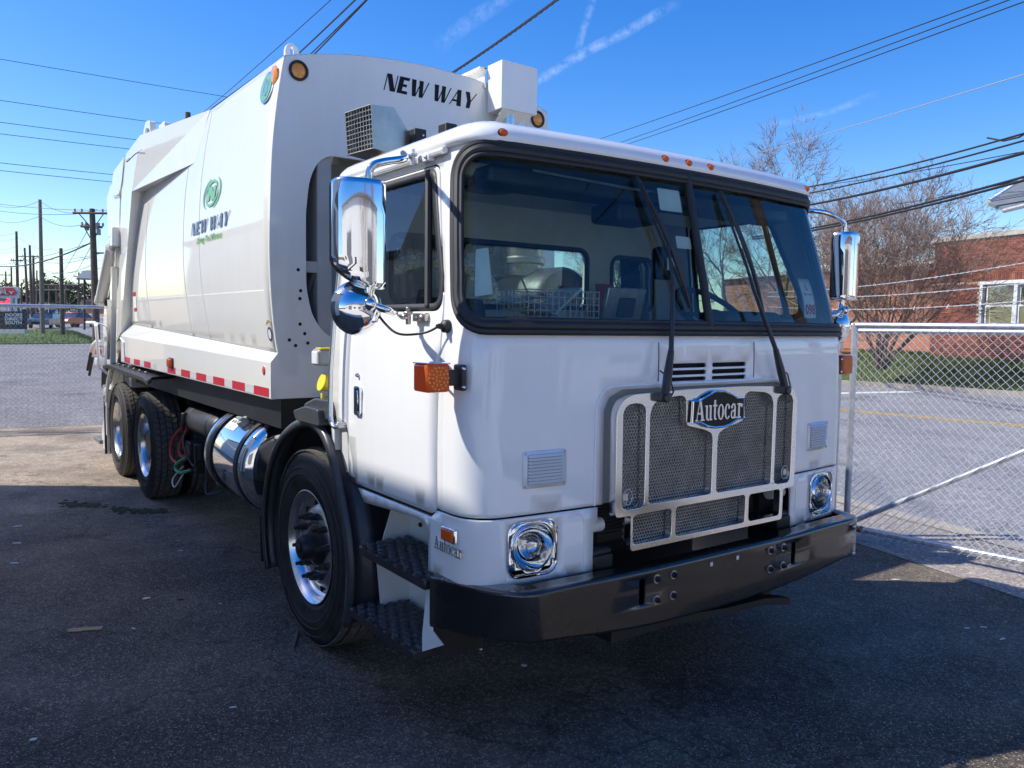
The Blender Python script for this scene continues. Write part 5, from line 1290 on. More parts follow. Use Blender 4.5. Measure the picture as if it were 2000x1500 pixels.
# --- wipers
def wiper(pv, elbow, b0, b1, bm_, s):
    """pivot, elbow, blade ends (y, z) on the glass; bm_ = where the arm meets the blade"""
    w = lambda y, z, o: cabn(ufront(y, max(z, 1.3)), z, o)
    arm = MB(); p0 = w(*pv, .075); p1 = w(pv[0]+(elbow[0]-pv[0])*.42, pv[1]+(elbow[1]-pv[1])*.42, .062); p2 = w(*elbow, .052); p3 = w(*bm_, .040)
    arm.tube([p0, p0.lerp(p1, .5), p1], [.017, .019, .013], 8); arm.tube([p1, p1.lerp(p2, .5), p2, p2.lerp(p3, .5), p3], [.011, .010, .009, .007, .006], 8)
    a = T(arm, 'wiper', 'black_plastic')
    T(MB().cyl(w(*pv, .01), w(*pv, .095), .019, 14).box(w(pv[0], pv[1]+.004, .06), (.05, .06, .035)), 'pivot', 'black_plastic', a, bevel=.004)
    bl = MB(); q0, q1 = w(*b0, .020), w(*b1, .020)
    bl.tube([w(b0[0]+(b1[0]-b0[0])*t, b0[1]+(b1[1]-b0[1])*t, .012) for t in frange(0, 1, 8)], .006, 6)
    fr_ = MB().tube([w(b0[0]+(b1[0]-b0[0])*t, b0[1]+(b1[1]-b0[1])*t, .020+.022*math.sin(PI*t)) for t in frange(0, 1, 14)], [.005+.006*math.sin(PI*t) for t in frange(0, 1, 14)], 6)
    T(bl, 'wiper_rubber', 'black_rubber', a); T(fr_, 'wiper_blade', 'black_plastic', a)
    hs = MB().tube([w(pv[0]+dy, pv[1]+dz, o) for dy, dz, o in ((.03, .11, .012), (.065, .075, .04), (.075, .02, .05), (.045, -.02, .05), (.012, -.01, .06))], .0035, 6); T(hs, 'washer_hose', 'black_rubber', a)
wiper((-.352, 1.437), (-.245, 1.905), (-.325, 2.375), (-.120, 1.815), (-.222, 2.09), 1)
wiper((.470, 1.437), (.300, 1.905), (.215, 2.370), (.395, 1.80), (.270, 2.10), 1)

# --- turn signals on the corners
for s in (-1, 1):
    yy = cprm(1.53)[0]
    ts_ = T(MB().box((.292, s*1.318, 1.533), (.106, .098, .104)), 'turn_signal', 'amber', bevel=.010)
    T(MB().box((.292, s*1.318, 1.587), (.108, .100, .006)), 'signal_cover', 'chrome', ts_, bevel=.002)
    led = MB()
    for r_, n_ in ((.012, 5), (.026, 10), (.040, 16)):
        for k in range(n_): g_ = 2*PI*k/n_; led.sphere((.346, s*1.318+r_*math.cos(g_), 1.533+r_*math.sin(g_)), .0052, 8, 4, (.5, 1, 1))
    T(led, 'led_cluster', 'amber_dark', ts_)
    T(MB().box((.318, s*1.243, 1.533), (.040, .055, .060)), 'signal_bracket', 'black_plastic', ts_, bevel=.005)
    T(MB().box((.330, s*1.218, 1.533), (.070, .020, .098)), 'signal_foot', 'black_plastic', ts_, bevel=.008)
    for dz in (-.034, .034): T(MB().sphere((.362, s*1.222, 1.533+dz), .008, 10, 6), 'screw', 'chrome', ts_)

# --- mirrors: chrome west-coast head, convex bowl, arms, brackets
for s in (-1, 1):
    cx, cy = .165, s*1.545
    mh = empty('x'); bpy.data.objects.remove(mh)
    prof2 = [(-.040, -.095), (.0, -.097), (.030, -.088), (.048, -.060), (.055, -.02), (.055, .02), (.048, .060), (.030, .088), (.0, .097), (-.040, .095)]   # plan: x forward, y out
    yaw = .10*s
    def mp(x, y, z): return Vector((cx+x*math.cos(yaw)-y*math.sin(yaw), cy+x*math.sin(yaw)+y*math.cos(yaw), z if s < 0 else z+.05*max(0, min(1, (z-1.70)/.12))))
    m_ = MB(); zs_ = [1.852, 1.856, 1.862, 1.87, 1.882, 1.897, 1.915, 1.94, 1.97, 2.05, 2.12, 2.222, 2.236, 2.242]; kk = [.90, .95, .98, 1, 1, 1, 1, 1, 1, 1, 1, 1, .97, .90]; n_ = len(prof2)
    def cut(z, o):                                    # outer lower corner is swept away
        lim = .097 if z > 1.97 or s > 0 else .097-.150*((1.97-z)/.118)**2
        return s*min(s*o, lim)
    for z, k in zip(zs_, kk): m_.v += [tuple(mp(a*k, cut(z, b*k), z)) for a, b in prof2]
    for i in range(len(zs_)-1):
        for k in range(n_): m_.f.append((i*n_+k, i*n_+(k+1) % n_, (i+1)*n_+(k+1) % n_, (i+1)*n_+k)); m_.sm.append(True)
    m_.f += [tuple(range(n_-1, -1, -1)), tuple((len(zs_)-1)*n_+k for k in range(n_))]; m_.sm += [False, False]
    mir_o = T(m_, 'mirror', 'chrome', angle=40)
    T(MB().add([mp(-.041, cut(z, y), z) for y, z in rrect(-.088, .088, 1.862, 2.232, .02, 4)], [tuple(range(20))]), 'mirror_glass', 'silver_letter', mir_o)
    T(MB().tube([mp(-.041, cut(z, y), z) for y, z in dens(rrect(-.094, .094, 1.855, 2.239, .022, 4), .02)], .006, 6, closed=True), 'glass_rim', 'black_rubber', mir_o)
    # convex spot mirror bowl below
    bc = Vector((cx-.02, cy-s*.005, 1.785 if s < 0 else 1.745)); bw_ = MB()
    bw_.lathe([(.097, -.028), (.100, -.022), (.098, -.012), (.090, .008), (.070, .030), (.040, .044), (.015, .049), (.0, .050)], bc, 'x', 36); T(bw_, 'spot_mirror', 'chrome', mir_o)
    T(MB().lathe([(.0, -.026), (.05, -.024), (.095, -.028)], bc, 'x', 30), 'spot_glass', 'silver_letter', mir_o)
    # arms
    top_b = Vector((-.14, s*(cprm(2.40)[0]+.03), 2.415)); low_b = Vector((-.03, s*(cprm(1.755)[0]+.02), 1.757))
    ap = catmull([top_b+Vector((.0, s*.035, 0)), top_b+Vector((.05, s*.10, .004)), mp(-.07, -s*.20, 2.352), mp(-.01, -s*.095, 2.318), mp(0, -s*.050, 2.298), mp(0, -s*.036, 2.268), mp(0, -s*.034, 2.235)]); arm = MB().tube(ap, [.008+.006*min(1, i/8) for i in range(len(ap))], 14); T(arm, 'mirror_arm', 'chrome', mir_o)
    ap = catmull([low_b+Vector((0, s*.03, 0)), low_b+Vector((.02, s*.09, .0)), mp(-.02, -s*.13, 1.775), mp(0, -s*.055, 1.795), mp(0, -s*.035, 1.82), mp(0, -s*.034, 1.86)]); arm = MB().tube(ap, [.008+.0075*min(1, i/8) for i in range(len(ap))], 14); arm.sphere(mp(.02, -s*.03, 1.80), .026, 12, 8); T(arm, 'mirror_arm', 'chrome', mir_o)
    for b, nm in ((top_b, 1), (low_b, 0)):
        br = MB().box(b+Vector((.035, -s*.012, 0)), (.10, .030, .034)).cyl(b+Vector((0, s*.030, -.030)), b+Vector((0, s*.030, .040)), .011, 10).cyl(b+Vector((0, s*.030, .010)), b+Vector((0, s*.030, .022)), .020, 14)
        bo_ = T(br, 'mirror_bracket', 'stainless' if nm == 0 else 'white_plastic', mir_o, bevel=.003)
        for dx in (.02, .065): T(MB().sphere(b+Vector((dx, s*.005, 0)), .0095, 8, 5), 'bracket_bolt', 'zinc', mir_o)
    cb = MB().tube(catmull([mp(-.01, -s*.05, 1.80), mp(-.02, -s*.10, 1.735), (.06, s*1.33, 1.690), (.13, s*1.26, 1.695), (.195, s*(cprm(1.72)[0]+.035), 1.722)]), .0048, 8); T(cb, 'mirror_cable', 'black_rubber', mir_o)
    T(MB().lathe([(.0, s*.055), (.008, s*.052), (.013, s*.030), (.024, s*.022), (.026, s*.004), (.026, 0)], (.205, s*(cprm(1.72)[0]+.0), 1.722), 'y', 16), 'cable_grommet', 'black_rubber', mir_o)

# --- steps under the doors
_so = MB().sphere((0, 0, 0), .025, 8, 4, (1.15, .85, .75)).build('tread_stud', 'fender_plastic'); stud_me = _so.data; bpy.data.objects.remove(_so)
for s in (-1, 1):
    st = MB(); 
    st.span((-.50, s*.965, .36), (.12, s*.975, .90)); bkp = T(st, 'step_well', 'cab_white')
    T(MB().prism([(-.50, .42), (-.52, .70), (-.46, .92), (-.46, .90), (-.44, .42)][:4], lambda a, b: Vector((-.515, s*(.98+(.16 if b < .8 else .06)), b)) if 0 else Vector((a, s*.98, b)), lambda a, b: Vector((a, s*1.16, b))), 'side_plate', 'cab_white', bkp) if 0 else None
    T(MB().add([(-.505, s*.97, .40), (-.505, s*1.13, .40), (-.505, s*1.15, .62), (-.505, s*1.05, .93), (-.505, s*.97, .93)], [(0, 1, 2, 3, 4)]), 'side_plate', 'cab_white', bkp, solid=.006)
    T(MB().add([(.125, s*.97, .37), (.125, s*1.20, .40), (.125, s*1.215, .60), (.11, s*1.10, .90), (.11, s*.97, .90)], [(0, 1, 2, 3, 4)]), 'side_plate', 'black_frame', bkp, solid=.006)  # coloured black in place of the shadow under the bumper
    T(MB().add([(.062, s*1.222, .392), (.225, s*1.222, .474), (.14, s*1.222, .505), (.125, s*1.212, .70), (.085, s*1.212, .70), (.060, s*1.222, .46)], [(0, 1, 2, 3, 4, 5)]), 'bumper_bracket', 'cab_white', bkp, solid=.006)
    for zt, x0, x1, yo in ((.722, -.475, .135, 1.255), (.405, -.56, .060, 1.262)):
        tr = T(MB().span((x0, s*.985, zt-.050), (x1, s*yo, zt-.006)), 'step', 'black_plastic', bevel=.008)
        nx, ny = 11, 5
        for i in range(nx):
            for j in range(ny):
                xx = x0+.03+(x1-x0-.06)*i/(nx-1); yv = 1.012+(yo-1.035)*(j+.5*(i % 2))/(ny-.5); so_ = bpy.data.objects.new('tread_stud', stud_me); col.objects.link(so_); so_.parent = tr; so_.location = (xx, s*yv, zt-.008)
        for i in range(7): T(MB().span((x0+.045+i*.083, s*(yo-.004), zt-.010), (x0+.085+i*.083, s*(yo+.004), zt+.004)), 'tread_edge', 'black_plastic', tr)
    for (x, z) in ((-.30, .80), (-.39, .79), (.10, .408)): T(MB().sphere((x, s*.978, z), .012, 8, 5), 'bolt', 'black_frame', bkp)

# --- front fenders: ridged plastic arch
def fender(s):
    wc = Vector((-1.22, 0, .53)); prof_ = [(1.246, -.036), (1.252, -.006), (1.244, .012), (1.224, .016), (1.205, -.010), (1.165, -.010), (1.142, .018), (1.105, .018), (1.080, -.006), (.86, -.006), (.80, -.03)]
    m_ = MB(); n_ = 48; vs = []
    for k in range(n_+1):
        a = math.radians(-24+(205+24)*k/n_)
        R_ = .632+.055*math.exp(-((a-math.radians(78))/.42)**2)+.10*math.exp(-((a-math.radians(62))/.30)**2)*.5
        for (y, dr) in prof_:
            rr_ = R_+dr; vs.append((wc.x+rr_*math.cos(a)*.98, s*y, wc.z+rr_*math.sin(a)))
    q = len(prof_); m_.add(vs, [(i*q+k, (i+1)*q+k, (i+1)*q+k+1, i*q+k+1) for i in range(n_) for k in range(q-1)], True)
    o_ = T(m_, 'front_fender', 'fender_plastic', angle=60, solid=.010)
    T(MB().prism(round_poly([(-1.16, 1.235), (-1.20, 1.30), (-1.05, 1.345), (-.84, 1.350), (-.80, 1.26), (-.95, 1.235)], .03, 4), lambda a, b: Vector((a, s*.82, b)), lambda a, b: Vector((a, s*1.235, b))), 'fender_cap', 'fender_plastic', o_, bevel=.018, segs=3)
    T(MB().prism(round_poly([(-1.22, 1.215), (-1.26, 1.262), (-1.10, 1.30), (-.92, 1.30), (-.90, 1.215)], .02, 4), lambda a, b: Vector((a, s*.80, b)), lambda a, b: Vector((a, s*1.268, b))), 'fender_step', 'fender_plastic', o_, bevel=.016, segs=3)
    T(MB().add([(-1.90, s*.82, .56), (-1.90, s*1.24, .56), (-1.885, s*1.24, .28), (-1.885, s*.82, .28)], [(0, 1, 2, 3)]), 'mud_flap', 'black_rubber', o_, solid=.008)
fender(-1); fender(1)

# --- wheels
def tyre(mb_, c, s, R, wdt, rim_r):
    h = wdt/2; p = [(rim_r, -h*.70), (rim_r+.02, -h*.86), (rim_r+.07, -h*.99), ((R+rim_r)/2, -h*1.03), (R-.10, -h*.98), (R-.045, -h*.90), (R-.018, -h*.80), (R-.004, -h*.62)]
    rows = p+[(R, -h*.40)]; full = rows+[(R, h*.40)]+[(r, -y) for r, y in reversed(p)]
    mb_.lathe(full, c, 'y', 72)
def tread(c, R, wdt, steer):
    """raised ribs and blocks"""
    m_ = MB(); h = wdt/2; n_ = 56; cx, cy, cz = c
    bands = [(-.86, -.60), (-.52, -.24), (-.16, .16), (.24, .52), (.60, .86)]
    for bi_, (a, b) in enumerate(bands):
        for k in range(n_):
            g0 = 2*PI*(k+(.5 if bi_ % 2 else 0))/n_; g1 = g0+2*PI/n_*(.97 if steer else .80); sk = (.10 if not steer else .02)*(1 if bi_ % 2 else -1)
            r0 = R-.012; r1 = R+.006 if abs(a+b) < 1.2 else R-.004
            vs = []
            for r_ in (r0, r1):
                for g_, y in ((g0, a), (g1, a), (g1+sk*2*PI/n_*3, b), (g0+sk*2*PI/n_*3, b)): vs.append((cx+r_*math.cos(g_), cy+y*h, cz+r_*math.sin(g_)))
            m_.add(vs, [(4, 5, 6, 7), (0, 1, 5, 4), (1, 2, 6, 5), (2, 3, 7, 6), (3, 0, 4, 7)])
    return m_
def bead_ribs(c, s, wdt):
    m_ = MB(); h = wdt/2
    for k in range(90):
        g_ = 2*PI*k/90; d = Vector((math.cos(g_), 0, math.sin(g_))); t_ = Vector((-math.sin(g_), 0, math.cos(g_)))*.0022
        a = Vector(c)+d*.335+Vector((0, s*h*.905, 0)); b = Vector(c)+d*.372+Vector((0, s*h*1.0, 0)); o = Vector((0, s*.004, 0))
        m_.add([a-t_, a+t_, b+t_, b-t_, a-t_+o, a+t_+o, b+t_+o, b-t_+o], [(4, 5, 6, 7), (0, 1, 5, 4), (2, 3, 7, 6), (1, 2, 6, 5), (3, 0, 4, 7)])
    for r_ in (.395, .43, .472): m_.tube([Vector(c)+Vector((math.cos(g_)*r_, s*h*1.025 if r_ < .44 else s*h*.995, math.sin(g_)*r_)) for g_ in frange(0, 2*PI, 72)[:-1]], .0035, 4, closed=True)
    return m_
def front_wheel(s):
    R = .530; c = Vector((-1.22, s*1.060, .522)); w_ = .312
    lip = c.y+s*.137
    def L_(r, dy): return (r, (lip-c.y)+s*dy)
    rim = MB().lathe([L_(.295, -.030), L_(.306, -.004), L_(.309, .002), L_(.303, .004), L_(.292, -.010), L_(.283, -.024), L_(.277, -.045), L_(.272, -.060), L_(.262, -.068), L_(.235, -.062), L_(.212, -.046), L_(.198, -.038), L_(.120, -.038), L_(.108, -.044)], c, 'y', 64)
    rim.lathe([L_(.295, -.030), L_(.290, -.12), L_(.285, -.24)], c, 'y', 48)
    wh = T(rim, 'front_wheel', 'polished_aluminium', angle=50)
    tm = MB(); tyre(tm, c, s, R, w_, .298); to = T(tm, 'tyre', 'tyre_rubber', wh, angle=60)
    T(tread(c, R, w_, True), 'tread', 'tread_dust', wh); T(bead_ribs(c, s, w_), 'sidewall_rib', 'tyre_rubber', wh)
    T(MB().lathe([L_(.108, -.050), L_(.106, -.034), L_(.088, -.026), L_(.072, -.020), L_(.066, .040), L_(.056, .056), L_(.024, .060), L_(.020, .070), L_(.0, .072)], c, 'y', 32), 'hub', 'black_frame', wh)
    for k in range(10):
        g_ = 2*PI*k/10+.15; p_ = c+Vector((.1675*math.cos(g_), lip-c.y, .1675*math.sin(g_)))
        nt_ = MB().lathe([(.0225, -.038*s), (.0225, -.026*s), (.0165, -.024*s), (.0165, .004*s), (.0105, .006*s), (.0105, .030*s), (.0, .032*s)], p_, 'y', 6, sm=False); T(nt_, 'lug_nut', 'nut_steel', wh)
    hh = MB()
    for k in range(10):
        g_ = 2*PI*(k+.5)/10+.15; q_ = c+Vector((.232*math.cos(g_), lip-c.y-s*.057, .232*math.sin(g_))); hh.sphere(q_, .021, 12, 6, (1, .42, 1))
    T(hh, 'hand_hole', 'dark_void', wh)
    T(MB().lathe([(.27, -.24*s), (.0, -.24*s)], c+Vector((0, lip-c.y, 0)), 'y', 24).lathe([(.20, -.10*s), (.20, -.24*s)], c+Vector((0, lip-c.y, 0)), 'y', 24), 'brake_drum', 'dark_void', wh)
front_wheel(-1); front_wheel(1)
def rear_wheel(x, s, dirt=0):
    R = .522; c = Vector((x, s*1.055, .518)); w_ = .285; lip = c.y+s*.128
    def L_(r, dy): return (r, (lip-c.y)+s*dy)
    rim = MB().lathe([L_(.293, -.03), L_(.306, -.004), L_(.309, .002), L_(.303, .003), L_(.290, -.012), L_(.281, -.04), L_(.276, -.11), L_(.268, -.165), L_(.245, -.178), L_(.19, -.170), L_(.12, -.170)], c, 'y', 56); rim.lathe([L_(.293, -.03), L_(.288, -.27)], c, 'y', 40)
    wh = T(rim, 'rear_wheel', 'polished_aluminium', angle=50)
    for dy in (0, -s*.335):
        cc = c+Vector((0, dy, 0)); tm = MB(); tyre(tm, cc, s, R, w_, .296); T(tm, 'tyre', 'tyre_rubber', wh, angle=60); T(tread(cc, R, w_, False), 'tread', 'tread_dust', wh)
    T(bead_ribs(c, s, w_), 'sidewall_rib', 'tyre_rubber', wh)
    T(MB().lathe([L_(.145, -.172), L_(.142, -.06), L_(.120, -.035), L_(.06, -.030), L_(.0, -.030)], c, 'y', 28), 'hub', 'black_frame', wh)
    for k in range(10):
        g_ = 2*PI*k/10; p_ = c+Vector((.1675*math.cos(g_), lip-c.y-s*.168, .1675*math.sin(g_))); T(MB().lathe([(.0165, 0), (.0165, .03*s), (.010, .032*s), (.010, .05*s), (0, .05*s)], p_, 'y', 6, sm=False), 'lug_nut', 'black_frame', wh)
for x in (-5.50, -6.88):
    for s in (-1, 1): rear_wheel(x, s)
# --- chassis
for s in (-1, 1): T(MB().span((-7.4, s*.40, .78), (.25, s*.47, 1.06)), 'frame_rail', 'black_frame', bevel=.006)
ax_ = MB().cyl((-5.50, -.75, .518), (-5.50, .75, .518), .09, 14).cyl((-6.88, -.75, .518), (-6.88, .75, .518), .09, 14).cyl((-1.22, -.9, .50), (-1.22, .9, .50), .06, 12)
ax_.sphere((-5.5, 0, .55), .22, 14, 8).sphere((-6.88, 0, .55), .22, 14, 8); T(ax_, 'axle', 'black_frame')
sp = MB()
for s in (-1, 1): sp.span((-6.6, s*.44, .62), (-5.8, s*.55, .78)); sp.span((-6.35, s*.5, .42), (-6.05, s*.6, .9))
T(sp, 'suspension', 'black_frame', bevel=.02)
cm = MB()
for x in (-.3, -1.9, -3.0, -4.2, -5.0, -6.2, -7.2): cm.span((x-.05, -.40, .80), (x+.05, .40, 1.0))
T(cm, 'frame_cross_member', 'black_frame')
T(MB().span((-.85, -.38, .45), (.1, .38, 1.3)).cyl((-1.9, 0, .75), (-.85, 0, .80), .24, 14).span((-1.3, -.3, .6), (-.85, .3, 1.45)), 'engine', 'black_frame', bevel=.04)
T(MB().cyl((-5.4, 0, .66), (-1.9, 0, .76), .05, 12), 'drive_shaft', 'black_frame')
# --- fuel tank with straps, filler, sticker
TC = Vector((0, -.875, .748)); TR_ = .330
tk = T(MB().lathe([(.0, -3.265), (.20, -3.275), (.29, -3.262), (.322, -3.235), (TR_, -3.20), (TR_, -2.42), (.325, -2.385), (.30, -2.365), (.22, -2.350), (.0, -2.345)], TC, 'x', 64), 'fuel_tank', 'chrome', angle=50)
for x in (-3.12, -2.50): T(MB().lathe([(TR_+.0015, x-.032), (TR_+.008, x-.030), (TR_+.008, x+.030), (TR_+.0015, x+.032)], TC, 'x', 56, sm=False), 'tank_strap', 'black_rubber', tk)
T(MB().lathe([(TR_-.004, -3.245), (TR_+.006, -3.238), (TR_+.006, -3.205), (TR_, -3.20)], TC, 'x', 56), 'end_band', 'polished_aluminium', tk)
def tank_pt(x, a, o=0.): return Vector((x, TC.y-(TR_+o)*math.cos(a), TC.z+(TR_+o)*math.sin(a)))
T(MB().add([tank_pt(x, a, .002) for x in frange(-3.02, -2.80, 4) for a in frange(.72, 1.02, 5)], [(i*6+j, (i+1)*6+j, (i+1)*6+j+1, i*6+j+1) for i in range(4) for j in range(5)], True), 'tank_sticker', 'paper', tk)
wd = MB()
for i in range(4): wd.add([tank_pt(x, a, .003) for x in (-2.99+.05*i, -2.96+.05*i) for a in (.90, .97)], [(0, 1, 3, 2)])
T(wd, 'sticker_print', 'letter_black', tk)
fc = MB().cyl(tank_pt(-2.72, .95, 0), tank_pt(-2.72, .95, .045), .042, 18).box(tank_pt(-2.72, .95, .055), (.11, .03, .02)); T(fc, 'filler_cap', 'gray_plastic', tk, bevel=.005)
T(MB().cyl((-2.46, -.68, 1.06), (-2.46, -.68, 1.11), .05, 16).cyl((-2.46, -.68, 1.11), (-2.46, -.68, 1.125), .065, 16), 'filler_cap', 'black_rubber', tk)
for x in (-3.12, -2.50): T(MB().span((x-.03, -.62, .40), (x+.03, -.47, 1.0)).span((x-.03, -.95, .385), (x+.03, -.47, .415)), 'tank_bracket', 'black_frame', tk)
# --- air tank, valves and hoses
at_ = T(MB().lathe([(.0, -4.72), (.07, -4.71), (.115, -4.68), (.13, -4.64), (.13, -3.78), (.115, -3.74), (.0, -3.70)], (0, -.90, .85), 'x', 36), 'air_tank', 'black_plastic', angle=50)
for x in (-4.5, -3.9): T(MB().lathe([(.132, x-.018), (.137, x), (.132, x+.018)], (0, -.90, .85), 'x', 36), 'tank_band', 'black_frame', at_)
for vm in (MB().box((-4.35, -1.0, .62), (.16, .12, .14)), MB().cyl((-4.1, -1.02, .55), (-4.1, -1.02, .70), .05, 14), MB().box((-4.22, -.98, .48), (.10, .10, .10)), MB().cyl((-4.55, -1.03, .80), (-4.55, -1.03, .92), .03, 12), MB().cyl((-3.85, -1.0, .42), (-3.85, -1.0, .68), .045, 14), MB().box((-3.7, -.95, .50), (.2, .1, .08))): T(vm, 'air_valve', 'black_frame', bevel=.01)
def hose(pts, r, mat, nm='air_hose'):
    out = []
    pts = [Vector(p) for p in pts]
    for i in range(len(pts)-1):
        p0 = pts[max(i-1, 0)]; p1 = pts[i]; p2 = pts[i+1]; p3 = pts[min(i+2, len(pts)-1)]
        for k in range(6):
            t = k/6; out.append(.5*((2*p1)+(-p0+p2)*t+(2*p0-5*p1+4*p2-p3)*t*t+(-p0+3*p1-3*p2+p3)*t**3))
    return T(MB().tube(out+[pts[-1]], r, 8), nm, mat)
hose([(-4.62, -1.04, .78), (-4.72, -1.10, .66), (-4.70, -1.12, .52), (-4.50, -1.10, .48), (-4.30, -1.06, .56)], .013, 'red_hose')
hose([(-4.50, -1.02, .78), (-4.56, -1.08, .62), (-4.46, -1.08, .54), (-4.30, -1.04, .62)], .013, 'red_hose')
hose([(-4.30, -1.08, .56), (-4.44, -1.12, .50), (-4.50, -1.13, .44), (-4.36, -1.12, .42), (-4.24, -1.06, .46)], .013, 'green_hose')
hose([(-4.44, -1.08, .46), (-4.55, -1.14, .34), (-4.46, -1.15, .28), (-4.38, -1.12, .36), (-4.36, -1.08, .44)], .006, 'white_plastic')
hose([(-4.60, -1.0, .80), (-4.40, -1.08, .66), (-4.15, -1.06, .50), (-4.10, -1.04, .60)], .010, 'black_rubber')
hose([(-4.0, -1.0, .40), (-3.8, -1.05, .33), (-3.55, -1.0, .38)], .008, 'black_rubber')
# --- things on the frame behind the cab: grey filter pod, yellow caps, canister, exhaust
T(MB().box((-1.02, -1.16, 1.555), (.10, .16, .085)), 'filter_pod', 'gray_plastic', bevel=.018, segs=3)
T(MB().box((-1.01, -1.243, 1.553), (.075, .010, .066)), 'pod_face', 'white_plastic', bevel=.006)
T(MB().box((-1.0, -1.175, 1.600), (.07, .11, .008)), 'pod_stripe', 'yellow_plastic', bevel=.002)
T(MB().cyl((-1.0, -1.10, 1.395), (-1.0, -1.20, 1.425), .040, 18).cyl((-1.0, -1.20, 1.425), (-1.0, -1.215, 1.43), .046, 18), 'coolant_cap', 'yellow_plastic')
T(MB().box((-.99, -1.165, 1.335), (.025, .085, .028)).box((-.99, -1.215, 1.335), (.018, .010, .075)), 'dipstick_handle', 'yellow_plastic', bevel=.004)
T(MB().cyl((-.99, -1.02, 1.33), (-.99, -1.14, 1.335), .028, 12).cyl((-.98, -1.0, 1.37), (-.98, -1.12, 1.40), .034, 12).box((-.96, -1.08, 1.66), (.05, .10, .30)).box((-.97, -1.05, 1.46), (.06, .16, .20)), 'filler_neck', 'black_plastic', bevel=.008)
# exhaust diffuser with screen
HQ = Vector((-1.28, -.745, 2.785)); hq = Matrix.Rotation(math.radians(8), 3, 'Z') @ Matrix.Rotation(math.radians(-10), 3, 'X') @ Matrix.Scale(.98, 3)
def hp(x, y, z): return HQ+hq @ Vector((x, y, z))
# local: -y is the open mouth
sh = MB(); prof_h = [(-.11, -.14), (-.165, .085), (-.02, .125), (.115, .01), (.115, -.12)]
for sx in (-.125, .125): pass
sh.add([hp(sx, a, b) for sx in (-.13, .13) for a, b in prof_h], [(0, 1, 2, 3, 4), (9, 8, 7, 6, 5), (1, 6, 7, 2), (2, 7, 8, 3), (3, 8, 9, 4), (4, 9, 5, 0)])
ex = T(sh, 'exhaust_diffuser', 'stainless', solid=.004)
lip = MB().tube([hp(sx, a, b) for sx, a, b in ((-.13, -.11, -.14), (.13, -.11, -.14), (.13, -.165, .085), (-.13, -.165, .085))], .005, 6, closed=True); T(lip, 'mouth_rim', 'stainless', ex)
gw = MB()
for k in range(1, 9):
    t = k/9; gw.tube([hp(-.13, -.11-.055*t, -.14+.225*t), hp(0, -.105-.055*t, -.135+.225*t), hp(.13, -.11-.055*t, -.14+.225*t)], .0028, 4)
for k in range(1, 9):
    x = -.13+.26*k/9; gw.tube([hp(x, -.11, -.14), hp(x, -.165, .085)], .0022, 4)
T(gw, 'screen_wire', 'zinc', ex)
T(MB().add([hp(sx, a, b) for sx in (-.12, .12) for a, b in ((-.06, -.10), (-.10, .07))], [(0, 1, 3, 2)]), 'diffuser_inside', 'black_frame', ex)
T(MB().cyl((-1.26, -.72, 1.35), (-1.26, -.72, 2.69), .070, 24).lathe([(.072, 2.60), (.095, 2.61), (.095, 2.635), (.082, 2.64), (.082, 2.69)], (-1.26, -.72, 0), 'z', 24), 'exhaust_stack', 'stainless', ex)
for y in (-.58, -.38):
    b_ = T(MB().box((-1.16, y, 2.0 if 0 else 2.38), (.09, .075, .86 if y < -.5 else .98)), 'stack_bracket', 'black_frame', bevel=.006)
    T(MB().sphere((-1.113, y+.015, 2.775 if y < -.5 else 2.83), .007, 8, 4), 'bracket_hole', 'zinc', b_)
# air cleaner, ducts and muffler seen through the back window
ac = MB().lathe([(.0, -.32), (.22, -.31), (.24, -.28), (.24, .28), (.22, .31), (.12, .32), (.12, .34), (0, .34)], (-1.35, .42, 1.86), 'x', 32); acn = T(ac, 'air_cleaner', 'black_plastic', angle=50)
T(MB().cyl((-1.35, .32, 2.05), (-1.35, .32, 2.36), .12, 22).lathe([(.13, 2.12), (.14, 2.13), (.14, 2.16), (.13, 2.17)], (-1.35, .32, 0), 'z', 22), 'intake_duct', 'stainless', acn)
hose([(-1.12, -.85, 2.02), (-1.15, -.55, 2.09), (-1.15, -.30, 2.08), (-1.13, -.12, 1.98), (-1.12, -.08, 1.84)], .055, 'foil', 'heat_wrapped_pipe')
T(MB().span((-1.30, -.95, 1.60), (-1.25, .60, 1.86)), 'rear_cross_panel', 'inner_gray', bevel=.01)
hose([(-1.10, -.80, 1.90), (-1.08, -.60, 1.84), (-1.10, -.40, 1.88), (-1.12, -.20, 1.80)], .016, 'black_rubber')
T(MB().span((-1.22, -.30, 1.86), (-1.16, -.24, 2.22)).span((-1.22, -.95, 2.16), (-1.16, -.05, 2.22)), 'hose_rack', 'black_frame', bevel=.006)

